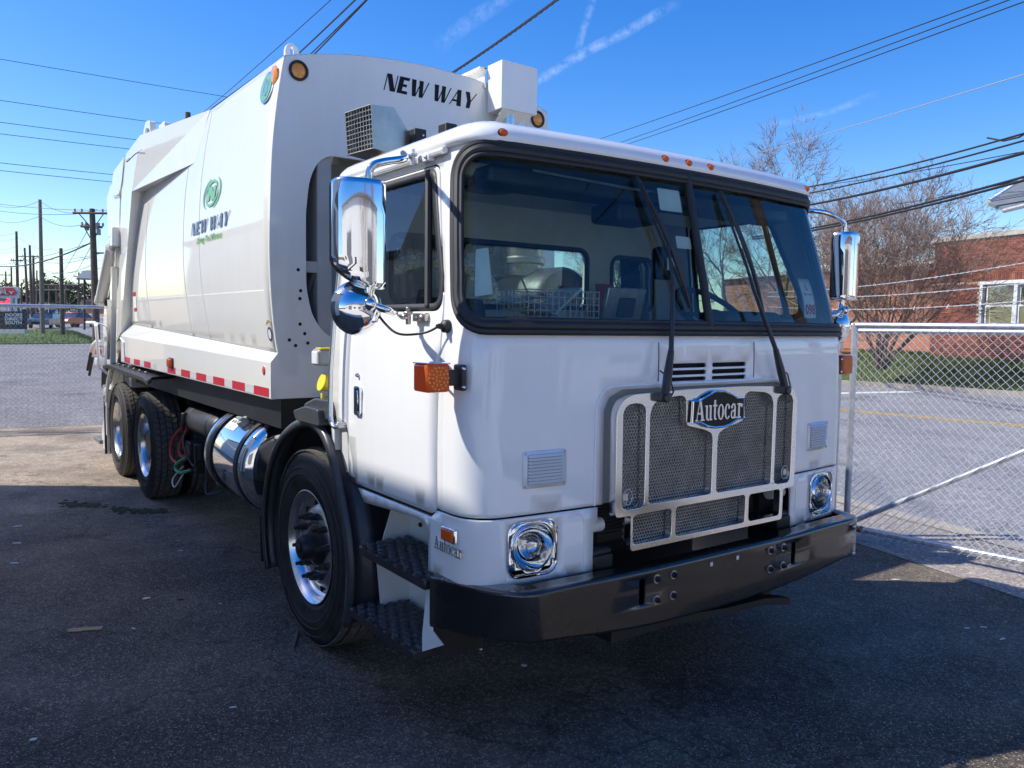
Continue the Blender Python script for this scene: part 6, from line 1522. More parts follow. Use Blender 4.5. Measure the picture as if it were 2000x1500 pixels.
# --- refuse body
XF = -2.03
BT = smooth_tab([(1.48, 1.064), (1.54, 1.074), (1.64, 1.089), (1.80, 1.106), (2.10, 1.121), (2.40, 1.116), (2.80, 1.097), (3.10, 1.062), (3.35, 1.020)])
def bside(x, z, off=0., s=-1):
    """curved side panel; slight flare to the rear"""
    w = interp(z, BT)+.018*max(0., min(1., (XF-x)/4.2)); return Vector((x, s*(w+off), z))
TOP = [(-1.02, 3.352), (-.872, 3.392), (-.528, 3.453), (-.156, 3.482), (.156, 3.482), (.528, 3.453), (.872, 3.392), (1.02, 3.352)]
tops = smooth_tab(TOP)
def roof_z(y): return interp(y, tops)
def front_poly():
    L_ = [(-interp(z, BT), z) for z in frange(3.345, 1.54, 30)]
    bot = [(-1.120, 1.482), (-1.120, 1.250), (-.60, 1.250), (-.45, 1.20), (.45, 1.20), (.60, 1.250), (1.120, 1.250), (1.120, 1.482)]
    R_ = [(interp(z, BT), z) for z in frange(1.54, 3.345, 30)]
    return L_+bot+R_+[(y, roof_z(y)) for y in frange(1.0, -1.0, 30)]
cutout = [(-.886, 1.95), (-.886, 2.42), (-.862, 2.62), (-.815, 2.73), (-.74, 2.79), (.74, 2.79), (.815, 2.73), (.862, 2.62), (.886, 2.42), (.886, 1.95), (.85, 1.78), (.79, 1.69), (.72, 1.632), (-.72, 1.632), (-.79, 1.69), (-.85, 1.78)]
fp_ = cdt(front_poly(), [round_poly(cutout, .05, 3)], step=.22)
body = T(extr(fp_, lambda y, z: Vector((XF, y, z)), lambda y, z: Vector((XF-.03, y, z))), 'refuse_body', 'body_white', bevel=.004)
for s in (-1, 1):
    po = [(x, 3.35) for x in frange(XF-.001, -6.5, 20)]+[(-6.55, z) for z in frange(3.2, 1.66, 10)]+[(x, 1.54+.16*(XF-x)/4.4) for x in frange(-6.4, XF-.001, 20)]
    skin(cdt(po, [], gx=frange(-2.15, -6.4, 36), gy=frange(1.58, 3.30, 22)), lambda x, z: bside(x, z, 0., s), 'side_panel', 'body_white', body, .004)
    # ledge and skirt flaring to the rear
    def skirt_y(x, k): t = (XF-x)/4.4; return (1.120+.085*t) if k else 1.067+.02*t
    lg = MB(); n_ = 16; vs = []
    for i in range(n_+1):
        x = XF-4.45*i/n_; t = i/n_*1.011
        vs += [(x, s*(interp(1.54+.16*t, BT)+.014*t-.004), 1.54+.16*t), (x, s*skirt_y(x, 1), 1.482+.088*t), (x, s*skirt_y(x, 1), 1.250+.035*t), (x, s*(skirt_y(x, 1)-.05), 1.244+.035*t)]
    lg.add(vs, [(i*4+k, (i+1)*4+k, (i+1)*4+k+1, i*4+k+1) for i in range(n_) for k in range(3)]); sk_ = T(lg, 'skirt', 'body_white', body, bevel=.006)
    T(MB().add([(XF, s*.9, 1.56), (XF, s*1.067, 1.54), (XF, s*1.119, 1.482), (XF, s*1.119, 1.25), (XF, s*.9, 1.25)], [(0, 1, 2, 3, 4)]), 'skirt_end', 'body_white', body, solid=.004) if 0 else None
    # vertical weld seams
    for (xa, xb, xc) in ((-3.55, -3.62, -3.46), (-3.98, -4.10, -3.96), (-5.30, -5.52, -5.42)):
        tb = smooth_tab([(1.56, xc), (2.40, xb), (3.34, xa)]); z1_ = 3.33 if xa > -3.7 else (3.02 if xa > -4.5 else 2.85)
        T(MB().tube([bside(interp(z, tb), z, .0005, s) for z in frange(1.60, z1_, 20)], .0026, 6), 'weld_seam', 'body_white', body)
    # reflective tape along the skirt
    x = XF-.035; k = 0
    while x > -6.35:
        ln = .27 if k % 2 == 0 else .17
        if not (-4.75 < x < -4.62):
            t0, t1 = (XF-x)/4.4, (XF-x+ln)/4.4; o_ = .0025
            T(MB().add([(x, s*(skirt_y(x, 1)+o_), 1.262+.035*t0), (x-ln, s*(skirt_y(x-ln, 1)+o_), 1.262+.035*t1), (x-ln, s*(skirt_y(x-ln, 1)+o_), 1.318+.035*t1), (x, s*(skirt_y(x, 1)+o_), 1.318+.035*t0)], [(0, 1, 2, 3)]), 'reflective_tape', 'tape_red' if k % 2 == 0 else 'tape_white', sk_)
        x -= ln; k += 1
    T(MB().sphere((XF-.12, s*(skirt_y(XF-.12, 1)+.002), 1.425), .030, 16, 8, (.85, .18, 1)), 'reflector', 'red_orange', sk_)
    mk = T(MB().box((-4.40, s*(skirt_y(-4.4, 1)+.018), 1.372), (.105, .030, .072)), 'side_marker_lamp', 'amber', sk_, bevel=.010); T(MB().box((-4.40, s*(skirt_y(-4.4, 1)+.006), 1.372), (.135, .012, .088)), 'marker_base', 'black_plastic', sk_, bevel=.008)
    # rear frame: wide top rail and slanted post standing proud of the side panel
    A_, B_, C_, D_ = (-3.62, 1.03, 3.355), (-3.86, 1.085, 2.985), (-5.72, 1.205, 2.985), (-6.47, 1.205, 1.60)
    E_, F_, Gq, H_ = (-5.28, 1.205, 3.44), (-5.95, 1.205, 3.385), (-6.28, 1.205, 2.95), (-6.72, 1.205, 1.50)
    fo = [A_, B_, C_, D_, H_, (-6.45, 1.205, 2.35), Gq, (-6.18, 1.205, 3.15), F_, E_]
    fi = [(x, .99 if z > 3.3 else 1.06, z) for x, y, z in fo]; m_ = len(fo)
    rfm = MB().add([(x, s*y, z) for x, y, z in fo]+[(x, s*y, z) for x, y, z in fi], [(0, 1, 2, 9), (2, 7, 8, 9), (2, 6, 7), (2, 3, 5, 6), (3, 4, 5)]+[(k, (k+1) % m_, m_+(k+1) % m_, m_+k) for k in range(m_)])
    T(rfm, 'rear_frame', 'body_white', body)
    T(MB().tube([(-5.22, s*1.207, 3.30), (-5.5, s*1.208, 3.31), (-5.9, s*1.208, 3.30)], .003, 5).span((-5.95, s*1.200, 3.30), (-5.80, s*1.212, 3.315)), 'frame_weld', 'inner_gray', body)
    T(MB().tube([(-6.50, s*1.207, 1.545), (-6.30, s*1.208, 1.50), (-6.27, s*1.208, 1.30)], .007, 6), 'skirt_bead', 'body_white', body)
# roof
rf_ = MB(); n_ = 20; yy_ = frange(-1.02, 1.02, 24); xx_ = [XF-.0]+frange(-2.3, -6.5, 6)
rf_.add([(x, y, roof_z(y)+.03*min(1, (XF-x)/3.0)) for x in xx_ for y in yy_], [(i*25+j, (i+1)*25+j, (i+1)*25+j+1, i*25+j+1) for i in range(len(xx_)-1) for j in range(24)], True); T(rf_, 'body_roof', 'body_white', body)
# inside the front cut-out
T(MB().span((XF-.60, -1.0, 1.55), (XF-.55, 1.0, 2.85)), 'bulkhead', 'inner_gray', body)
T(MB().span((XF-.40, -.80, 1.45), (XF-.03, -.70, 2.80)), 'cylinder_post', 'inner_gray', body, bevel=.01)
T(MB().span((XF-.55, -1.02, 1.5), (XF-.03, -1.0, 2.85)).span((XF-.55, -.9, 2.05), (XF-.04, -.78, 2.12)).add([(XF-.5, -.95, 1.6), (XF-.06, -.95, 1.6), (XF-.06, -.80, 2.05), (XF-.5, -.80, 2.05)], [(0, 1, 2, 3)]), 'inner_plate', 'inner_gray', body)
T(MB().cyl((XF-.28, 0, 1.4), (XF-.28, 0, 2.9), .12, 20), 'hoist_cylinder', 'black_frame', body)
for (y, z) in ((-.94, 2.06), (-.925, 1.93), (-.93, 1.88), (-.93, 1.72), (-1.0, 1.62), (-.90, 1.66), (-.96, 1.585), (-.88, 1.60)):
    T(MB().lathe([(0, .0015), (.011, .0015)], (XF, y, z), 'x', 12), 'bolt_hole', 'dark_void', body)
# top lamps, lift eyes, hoist cover
for s in (-1, 1):
    lc = (XF, s*.930, 3.278); lm = T(MB().lathe([(.062, .001), (.062, .012), (.048, .014), (.046, .006)], lc, 'x', 28), 'front_lamp', 'black_rubber', body); T(MB().lathe([(.046, .006), (.030, .014), (0, .017)], lc, 'x', 28), 'lamp_lens', 'amber_dark', body)
    sl3 = MB(); c_l = bside(XF-.10, 3.255, .004, s); sl3.lathe([(.058, 0), (.056, s*.008), (.040, s*.014), (0, s*.016)], c_l, 'y', 24); T(sl3, 'side_lamp', 'amber_dark', body)
    e_ = [(-.05, 0), (.05, 0), (.045, .09), (.02, .125), (-.02, .125), (-.045, .09)]; eh = arc(0, .075, .016, .026, 0, 360, 12)[:-1]
    T(extr(cdt(round_poly(e_, .02, 3), [eh]), lambda a, b: Vector((XF-.17-b*.12, s*.90+a, roof_z(.90)+b-.01)), lambda a, b: Vector((XF-.20-b*.12, s*.90+a, roof_z(.90)+b-.01))), 'lift_eye', 'body_white', body, bevel=.004)
hc = MB().span((XF+.02, .462, 3.245), (XF+.20, .775, 3.575)); T(hc, 'hoist_cover', 'body_white', body, bevel=.004)
T(MB().add([(XF+.002, .40, 3.22), (XF+.002, .462, 3.30), (XF+.002, .462, 3.05), (XF+.002, .40, 3.02)], [(0, 1, 2, 3)]).add([(XF+.19, .48, 3.25), (XF+.19, .74, 3.25), (XF+.02, .76, 3.10), (XF+.02, .47, 3.10)], [(0, 1, 2, 3)]).span((XF-.25, .44, 3.42), (XF+.015, .455, 3.56)).span((XF-.25, .40, 3.55), (XF+.015, .455, 3.562)), 'cover_bracket', 'body_white', body, solid=.004)
T(MB().cyl((XF+.12, .58, 2.75), (XF+.12, .58, 3.25), .045, 18).cyl((XF+.10, .70, 2.75), (XF+.10, .70, 3.25), .03, 14), 'hoist_rod', 'polished_aluminium', body)
# --- lettering and emblems
def slant_word(front=True):
    """NEW WAY in heavy slanted capitals with hairline strokes; returns polygons per letter in a unit-height box"""
    L_ = {}
    L_['N'] = ([[(0, 0), (.05, 0), (.05, 1), (.0, 1)], [(0, 1), (.27, 1), (.62, 0), (.34, 0)], [(.57, 0), (.62, 0), (.62, 1), (.57, 1)]], .62)
    L_['E'] = ([[(0, 0), (.26, 0), (.26, 1), (0, 1)], [(0, .82), (.55, .82), (.58, 1), (0, 1)], [(0, .42), (.48, .42), (.48, .58), (0, .58)], [(0, 0), (.60, 0), (.56, .18), (0, .18)]], .58)
    L_['W'] = ([[(0, 1), (.26, 1), (.40, 0), (.20, 0)], [(.34, 0), (.40, 0), (.60, 1), (.54, 1)], [(.44, 1), (.68, 1), (.80, 0), (.60, 0)], [(.74, 0), (.80, 0), (1.02, 1), (.96, 1)]], .98)
    L_['A'] = ([[(0, 0), (.05, 0), (.42, 1), (.36, 1)], [(.32, 1), (.56, 1), (.72, 0), (.45, 0)], [(.14, .24), (.55, .24), (.55, .36), (.18, .36)]], .72)
    L_['Y'] = ([[(0, 1), (.27, 1), (.46, .42), (.26, .36)], [(.22, 0), (.46, 0), (.46, .48), (.22, .48)], [(.40, .42), (.46, .42), (.74, 1), (.68, 1)]], .70)
    out = []; x = 0
    for ch in 'NEW WAY':
        if ch == ' ': x += .26; continue
        p, a = L_[ch]; out.append([[(u+x+.22*v, v) for u, v in q] for q in p]); x += a+.10
    return out, x+.1
words, wadv = slant_word()
def place_word(fmap, width, height, mat, parent, name='letter', th=.0015):
    for polys in words:
        t2 = union2d([[(p[0]/wadv*width, p[1]*height) for p in q] for q in polys])
        T(extr(t2, lambda a, b: fmap(a, b, .0012), lambda a, b: fmap(a, b, .0012+th)), name, mat, parent)
place_word(lambda a, b, o: Vector((XF+o, -.350+a, 3.268-.010*a/.7+b-.0*a)), .73, .112, 'letter_black', body)
# swirl emblem: two crescents and a slanted N
def emblem(k=1.):
    polys = []
    def cres(a0, a1, r, w, cx, cy, tilt):
        n = 18; o = []; i = []
        for a in frange(a0, a1, n):
            t = (a-a0)/(a1-a0); ww = w*math.sin(PI*min(1, max(0, .06+.94*t)))**.8
            for lst, rr_ in ((o, r+ww/2), (i, r-ww/2)):
                x, y = rr_*.74*math.cos(math.radians(a)), rr_*math.sin(math.radians(a)); lst.append((cx+x+.18*y, cy+y))
        return [[o[q], o[q+1], i[q+1], i[q]] for q in range(n)]
    polys += cres(20, 205, .80, .20, -.02, .02, 0); polys += cres(200, 385, .80, .20, .02, -.02, 0)
    polys += [q for q in cres(-70, 65, 1.10, .16, .04, 0, 0)]; polys += cres(110, 245, 1.10, .16, -.04, 0, 0)
    sh_ = lambda p: [(x+.18*y, y) for x, y in p]
    polys += [sh_([(-.40, -.46), (-.16, -.46), (-.16, .50), (-.40, .50)]), sh_([(.16, -.50), (.40, -.50), (.40, .46), (.16, .46)]), sh_([(-.40, .50), (-.06, .50), (.40, -.50), (.06, -.50)])]
    return union2d(polys)
em = emblem()
for s in (-1, 1):
    X0, Z0 = (-3.29, 2.672)
    g_ = (lambda a, b, o, s=s: bside(X0+a*.245*(-s), Z0+b*.104, o, s))
    emb = T(extr(em, lambda a, b: g_(a, b, .0042), lambda a, b: g_(a, b, .0056)), 'emblem', 'logo_green', body)
    def fword(a, b, o, s=s): return bside(X0-.05+(-s)*(a-.51), 2.402+b, o, s)
    for polys in words:
        sub_ = []
        t2 = union2d([[(p[0]/wadv*1.02, p[1]*.098) for p in q] for q in polys]); T(extr(t2, lambda a, b: fword(a, b, .0042), lambda a, b: fword(a, b, .0056)), 'letter', 'logo_navy', body)
    dt = fit(font_tris('Driving The Difference', 1., .0, .22), w=.66, h=.062)
    T(extr(dt, lambda a, b: bside(X0-.05+(-s)*a, 2.345+b, .0042, s), lambda a, b: bside(X0-.05+(-s)*a, 2.345+b, .0054, s)), 'slogan', 'logo_green', body)
    # round badge near the top front corner
    bd = MB(); c0 = (-2.245, 3.205)
    bdg = T(extr(cdt(arc(0, 0, .110, .125, 0, 360, 40)[:-1]), lambda a, b: bside(c0[0]+a, c0[1]+b*.78, .002, s), lambda a, b: bside(c0[0]+a, c0[1]+b*.78, .010, s)), 'corner_badge', 'chrome', body)
    T(extr(cdt(arc(0, 0, .094, .108, 0, 360, 40)[:-1]), lambda a, b: bside(c0[0]+a, c0[1]+b*.78, .008, s), lambda a, b: bside(c0[0]+a, c0[1]+b*.78, .012, s)), 'badge_field', 'logo_green', body)
    T(extr(fit(em, w=.11, h=.15), lambda a, b: bside(c0[0]+(-s)*a, c0[1]+b*.78, .012, s), lambda a, b: bside(c0[0]+(-s)*a, c0[1]+b*.78, .014, s)), 'badge_mark', 'silver_letter', body)
    # small maker's sticker low on the panel and warning labels by the post
    T(extr(cdt(arc(0, 0, .040, .045, 0, 360, 24)[:-1]), lambda a, b: bside(-2.12+a, 1.655+b, .001, s), lambda a, b: bside(-2.12+a, 1.655+b, .0022, s)), 'seal_sticker', 'logo_navy', body)
    T(extr(cdt(arc(0, 0, .026, .030, 0, 360, 20)[:-1]), lambda a, b: bside(-2.12+a, 1.655+b, .002, s), lambda a, b: bside(-2.12+a, 1.655+b, .003, s)), 'seal_sticker', 'white_plastic', body)
    T(extr(ring_t := union2d(ring2(0, .035, .055, .045, .016, .014, 20, 160, 10)), lambda a, b: bside(-2.12+a, 1.665+b, .001, s), lambda a, b: bside(-2.12+a, 1.665+b, .002, s)), 'seal_sticker', 'cardboard', body)
    for z0_, z1_, mt in ((1.98, 2.02, 'tape_red'), (1.86, 1.975, 'paper'), (1.825, 1.858, 'tape_red'), (1.72, 1.82, 'paper')):
        T(MB().add([bside(x, z, .003, s) for x, z in ((-6.02, z0_), (-6.16, z0_), (-6.14, z1_), (-6.0, z1_))], [(0, 1, 2, 3)]), 'warning_label', mt, body)
# --- wheel-house fender over the tandem, mud flaps
for s in (-1, 1):
    fl = MB(); pl_ = [(-4.78, 1.225), (-4.95, 1.19), (-5.1, 1.215), (-6.2, 1.232), (-6.9, 1.245), (-7.25, 1.22), (-7.36, 1.13), (-7.40, .98)]
    vs = []
    for x, z in pl_: vs += [(x, s*1.26, z-.045), (x, s*1.265, z-.008), (x, s*1.245, z+.005), (x, s*1.17, z+.012), (x, s*.70, z+.012)]
    fl.add(vs, [(i*5+k, (i+1)*5+k, (i+1)*5+k+1, i*5+k+1) for i in range(len(pl_)-1) for k in range(4)], True); ro_ = T(fl, 'rear_fender', 'black_plastic', angle=40, solid=.008)
    for k in range(7): T(MB().sphere((-5.2-.27*k, s*1.215, 1.245+.003*k), .013, 8, 5), 'rivet', 'zinc', ro_)
    T(MB().span((-7.50, s*.78, .16), (-7.485, s*1.23, .85)), 'mud_flap', 'black_rubber', ro_)
T(MB().span((-6.9, -1.05, 1.06), (-2.05, 1.05, 1.245)), 'subframe', 'black_frame')
sg = MB()
for k in range(14): sg.lathe([(.045, .0), (.058, .008), (.045, .016)], (-2.75, -.72, 1.04+k*.014), 'z', 14)
T(sg, 'mount_spring', 'gray_plastic')
# --- tailgate and hopper
def px_poly(pts, s): return [(x, s*y, z) for x, y, z in pts]
tg = None
for s in (-1, 1):
    side = [(-6.30, 3.02), (-6.22, 3.30), (-6.60, 3.30), (-6.95, 3.16), (-7.05, 2.90), (-7.62, 2.1), (-7.86, 1.60), (-7.70, 1.02), (-7.46, .92), (-6.74, 1.42), (-6.52, 2.35)]
    q = T(MB().prism(side, lambda a, b: Vector((a, s*1.165, b)), lambda a, b: Vector((a, s*1.10, b))), 'tailgate_side', 'body_white', tg if tg else None, bevel=.006)
    tg = tg or q
    # curved cheek under the top corner
    T(MB().prism(round_poly([(-6.02, 3.36), (-6.66, 3.30), (-6.76, 3.06), (-6.35, 3.03), (-6.20, 3.10)], [.02, .12, .03, .08, .08], 5), lambda a, b: Vector((a, s*1.02, b)), lambda a, b: Vector((a, s*1.215, b))), 'top_cheek', 'body_white', tg, bevel=.006)
    T(MB().prism([(-6.42, 3.06), (-6.52, 2.66), (-7.18, 2.66), (-7.22, 3.10), (-6.95, 3.22)], lambda a, b: Vector((a, s*1.0, b)), lambda a, b: Vector((a, s*1.19, b))), 'cylinder_guard', 'body_white', tg, bevel=.008)
    T(MB().prism([(-6.48, 2.655), (-6.56, 2.20), (-7.14, 2.20), (-7.16, 2.655)], lambda a, b: Vector((a, s*1.02, b)), lambda a, b: Vector((a, s*1.18, b))), 'guard_panel', 'body_white', tg, bevel=.012)
    T(MB().tube([(-6.60, s*1.182, 2.62), (-6.98, s*1.182, 2.62), (-7.04, s*1.182, 2.50), (-7.02, s*1.182, 2.22)], .006, 5), 'panel_bead', 'body_white', tg)
    T(MB().cyl((-6.62, s*1.25, 2.50), (-7.36, s*1.25, 1.98), .060, 22).cyl((-7.36, s*1.25, 1.98), (-7.42, s*1.25, 1.94), .066, 22), 'lift_cylinder', 'body_white', tg)
    T(MB().cyl((-6.62, s*1.25, 2.50), (-6.42, s*1.25, 2.64), .032, 16).box((-6.46, s*1.23, 2.60), (.16, .10, .20)).box((-6.58, s*1.20, 2.44), (.10, .06, .30)), 'cylinder_pin', 'body_white', tg, bevel=.012)
    T(MB().box((-7.30, s*1.18, 1.92), (.12, .08, .06)), 'rubber_stop', 'black_rubber', tg, bevel=.01)
    # slanted rails, louvres, grab bars, controls
    T(MB().add([(-6.60, s*1.20, 2.30), (-6.70, s*1.20, 2.30), (-6.98, s*1.20, 1.20), (-6.86, s*1.20, 1.20)], [(0, 1, 2, 3)]), 'guide_rail', 'body_white', tg, solid=.05)
    T(MB().add([(-6.68, s*1.255, 1.95), (-6.72, s*1.255, 1.95), (-6.90, s*1.255, 1.30), (-6.84, s*1.255, 1.30)], [(0, 1, 2, 3)]), 'rub_rail', 'polished_aluminium', tg, solid=.03)
    T(MB().add([(-7.0, s*1.185, 2.16), (-7.30, s*1.185, 2.16), (-7.66, s*1.185, 1.62), (-7.60, s*1.185, 1.15), (-7.14, s*1.185, 1.22)], [(0, 1, 2, 3, 4)]), 'hopper_plate', 'cab_white', tg, solid=.012)
    for k in range(5):
        z = 1.86-.045*k; T(MB().tube([(-7.02, s*1.189, z), (-7.16, s*1.189, z), (-7.22, s*1.189, z+.018), (-7.44, s*1.189, z+.018)], .004, 5), 'plate_bead', 'gray_plastic', tg)
    gb = MB().tube([(-7.05, s*1.21, 1.10), (-7.12, s*1.32, 1.20), (-7.15, s*1.34, 1.66), (-7.22, s*1.34, 1.70), (-7.80, s*1.34, 1.70)], .018, 10); gb.tube([(-7.15, s*1.33, 1.69), (-7.0, s*1.33, 1.69), (-6.96, s*1.26, 1.66), (-6.98, s*1.21, 1.30)], .013, 8); T(gb, 'grab_bar', 'cab_white', tg)
    T(MB().tube([(-7.42, s*1.25, 1.46), (-7.62, s*1.26, 1.48), (-7.80, s*1.28, 1.42), (-7.92, s*1.29, 1.32)], .030, 10), 'latch_arm', 'cab_white', tg)
    T(MB().box((-7.60, s*1.26, 1.36), (.10, .07, .06)), 'tail_lamp', 'red_orange', tg, bevel=.008); T(MB().box((-7.58, s*1.25, 1.24), (.16, .09, .10)), 'valve_block', 'cab_white', tg, bevel=.012)
    T(MB().cyl((-7.86, s*1.30, 1.34), (-8.08, s*1.31, 1.12), .016, 8).cyl((-7.80, s*1.29, 1.28), (-8.02, s*1.30, 1.06), .016, 8), 'control_lever', 'black_rubber', tg)
    T(MB().add([(-6.95, s*1.22, 1.60), (-7.0, s*1.22, 1.60), (-7.02, s*1.22, 1.44), (-6.97, s*1.22, 1.44)], [(0, 1, 2, 3)]).add([(-6.98, s*1.22, 1.24), (-7.02, s*1.22, 1.24), (-7.03, s*1.22, 1.12), (-6.99, s*1.22, 1.12)], [(0, 1, 2, 3)]), 'caution_label', 'yellow_plastic', tg, solid=.003)
    T(MB().tube([(-7.20, s*1.21, 1.06), (-7.30, s*1.22, .90), (-7.34, s*1.22, .62), (-7.34, s*1.22, .40)], .016, 8).tube([(-6.98, s*1.22, 1.24), (-7.10, s*1.24, 1.05), (-7.26, s*1.24, .80)], .02, 8), 'drain_pipe', 'cab_white', tg)
    T(MB().span((-7.55, s*1.0, .72), (-7.30, s*1.22, .94)), 'sump_box', 'body_white', tg, bevel=.012); T(MB().span((-7.46, s*1.221, .84), (-7.32, s*1.224, .90)), 'sump_reflector', 'tape_red', tg)
    T(MB().prism(round_poly([(-7.44, .70), (-7.50, .66), (-7.84, .42), (-7.86, .20), (-7.46, .16)], .03, 3), lambda a, b: Vector((a, s*1.18, b)), lambda a, b: Vector((a, s*1.205, b))), 'step_plate', 'body_white', tg)
    T(MB().span((-8.25, s*.85, .235), (-7.80, s*1.24, .285)), 'rear_step', 'metal_roof', tg, bevel=.006)
T(MB().span((-7.0, -1.10, 1.0), (-6.55, 1.10, 3.28)).span((-7.6, -1.10, .95), (-6.9, 1.10, 1.9)), 'hopper', 'body_white', tg, bevel=.02)
for s in (-1, 1):
    T(MB().prism(round_poly([(-5.42, 3.40), (-5.72, 3.40), (-5.78, 3.58), (-5.66, 3.66), (-5.50, 3.64)], .03, 3), lambda a, b: Vector((a, s*1.08, b)), lambda a, b: Vector((a, s*1.02, b))).prism(round_poly([(-5.30, 3.40), (-5.62, 3.40), (-5.62, 3.63), (-5.40, 3.63)], .02, 3), lambda a, b: Vector((a, s*.97, b)), lambda a, b: Vector((a, s*.91, b))), 'tailgate_hinge', 'body_white', body, bevel=.006)
    T(MB().cyl((-5.55, s*.90, 3.53), (-5.55, s*1.10, 3.53), .045, 14), 'hinge_pin', 'gray_plastic', body)

# --- cab interior
T(MB().prism([(.02, 1.0), (.36, 1.0), (.40, 1.60), (.36, 1.70), (.24, 1.735), (.10, 1.70), (.02, 1.55)], lambda a, b: Vector((a, -1.12, b)), lambda a, b: Vector((a, 1.12, b))), 'dashboard', 'dash_plastic', bevel=.03, segs=3)
T(MB().prism([(-.82, 1.0), (.05, 1.0), (.02, 1.60), (-.18, 1.74), (-.60, 1.72), (-.82, 1.60)], lambda a, b: Vector((a, -.34, b)), lambda a, b: Vector((a, .30, b))), 'engine_cover', 'dash_plastic', bevel=.05, segs=3)
T(MB().box((.18, .60, 1.765), (.16, .46, .10)), 'instrument_hood', 'dash_plastic', bevel=.035, segs=3)
sw_c = Vector((-.02, .60, 1.80)); sq_ = Matrix.Rotation(math.radians(-28), 3, 'Y')
sw = T(MB().tube([sw_c+sq_ @ Vector((.225*math.cos(a)*0+.0, .225*math.sin(a), .225*math.cos(a)))*1.0 if 0 else sw_c+Matrix.Rotation(math.radians(38), 3, 'Y') @ Vector((.225*math.cos(a), .225*math.sin(a), 0)) for a in frange(0, 2*PI, 40)[:-1]], .016, 8, closed=True), 'steering_wheel', 'black_rubber')
T(MB().cyl(sw_c+Vector((0, 0, -.01)), (.12, .60, 1.55), .035, 12).sphere(sw_c, .06, 12, 8, (1, 1, .5)).tube([sw_c, sw_c+Vector((0, .22, 0))], .012, 6).tube([sw_c, sw_c+Vector((0, -.22, 0))], .012, 6), 'steering_column', 'black_rubber', sw)
for y in (-.62, .62):
    st = T(MB().box((-.52, y, 1.36), (.46, .48, .16)), 'seat', 'seat_fabric', bevel=.05, segs=3)
    T(MB().box((-.745, y, 1.62), (.13, .46, .50), Matrix.Rotation(math.radians(-8), 3, 'Y')), 'seat_back', 'seat_fabric', st, bevel=.05, segs=3)
    T(MB().box((-.52, y, 1.15), (.40, .40, .28)), 'seat_base', 'dash_plastic', st, bevel=.02)
T(MB().prism([(.36, 1.98), (.50, 1.98), (.55, 1.60), (.44, 1.60)], lambda a, b: Vector((-.70, a, b)), lambda a, b: Vector((-.69, a, b))), 'seat_belt', 'belt_red')
T(MB().span((-.55, -1.05, 2.34), (.05, 1.05, 2.40)), 'headliner', 'cab_lining', bevel=.02)
T(MB().span((-.02, -.98, 2.30), (.16, .98, 2.375)), 'header_console', 'dash_plastic', bevel=.02)
T(MB().lathe([(.12, 0), (.115, -.012), (0, -.014)], (-.12, -.78, 2.335), 'z', 24), 'speaker', 'black_plastic')
T(MB().span((-.10, -.22, 2.22), (.10, .06, 2.31)), 'console_box', 'dash_plastic', bevel=.02)
T(MB().tube([cabn(-.84, 2.355, -.05), cabn(-.30, 2.335, -.06), cabn(-.14, 2.335, -.06)], .006, 6), 'visor_rod', 'zinc')
# camera unit on the glass behind the centre bar
dc = MB().box((.26, -.085, 2.02), (.07, .115, .15)); dco = T(dc, 'dash_camera', 'black_plastic', bevel=.03, segs=3)
T(MB().box((.300, -.075, 2.015), (.004, .05, .055)), 'camera_label', 'paper', dco)
def on_glass(y, z, o=-.012): return cabn(ufront(y, z), z, o)
T(MB().patch(cdt(rrect(-.185, -.045, 2.245, 2.345, .006, 2), step=.05), lambda y, z: on_glass(y, z)), 'glass_sticker', 'paper', ws)
T(MB().patch(cdt(rrect(-.115, -.02, 2.08, 2.135, .006, 2), step=.05), lambda y, z: on_glass(y, z)), 'glass_sticker', 'paper', ws)
# inspection card in the corner and dealer tag with number
card = cdt(round_poly([(-1.145, 1.835), (-1.060, 1.845), (-1.075, 2.022), (-1.135, 2.015)], .006, 3), step=.04)
T(MB().patch(card, lambda u, z: cabn(u, z, -.016)), 'inspection_card', 'paper', ws)
U0, U1 = .795, .905
def tagp(a, b, o): return cabn(U0+(U1-U0)*a+.012*b, 1.785+.205*b, o+.010*math.sin(PI*b))
dt_o = T(MB().patch(cdt(dens(rrect(0, 1, 0, 1, .05, 2), .2), [], step=.2), lambda a, b: tagp(a, b, -.034)), 'dealer_tag', 'paper', ws, solid=.001)
def tagtext(txt, w, h, ca, cb, mat, bold=.0):
    t2 = fit(font_tris(txt, 1., bold), w=w, h=h); T(MB().patch(t2, lambda a, b: tagp(ca+a, cb+b, -.0315)), 'tag_print', mat, dt_o)
tagtext('098', .82, .27, .50, .22, 'paper_red', .03); tagtext("Bergey's", .70, .085, .50, .60, 'paper_red', .02); tagtext('L', .0 or .16, .17, .50, .80, 'paper_red', .02)

# --- loose things lying in the cab
bk_ = empty('wire_basket', (.15, -.72, 1.74)); bpy.context.view_layer.update(); tag(bk_, 'wire basket standing on the dashboard behind the windshield', 'basket')
bm2 = MB(); X0, X1, Y0, Y1, Z0, Z1 = .05, .27, -.86, -.48, 1.738, 1.875
for k in range(6):
    z = Z0+(Z1-Z0)*k/5; bm2.tube([(X0, Y0, z), (X1, Y0, z), (X1, Y1, z), (X0, Y1, z)], .0022, 4, closed=True)
for k in range(13):
    y = Y0+(Y1-Y0)*k/12; bm2.tube([(X0, y, Z1), (X0, y, Z0), (X1, y, Z0), (X1, y, Z1)], .0018, 4)
for k in range(1, 8):
    x = X0+(X1-X0)*k/8; bm2.tube([(x, Y0, Z1), (x, Y0, Z0), (x, Y1, Z0), (x, Y1, Z1)], .0018, 4)
o = bm2.build('wire_frame', 'galvanised_wire'); o.parent = bk_; o.matrix_parent_inverse = bk_.matrix_world.inverted()
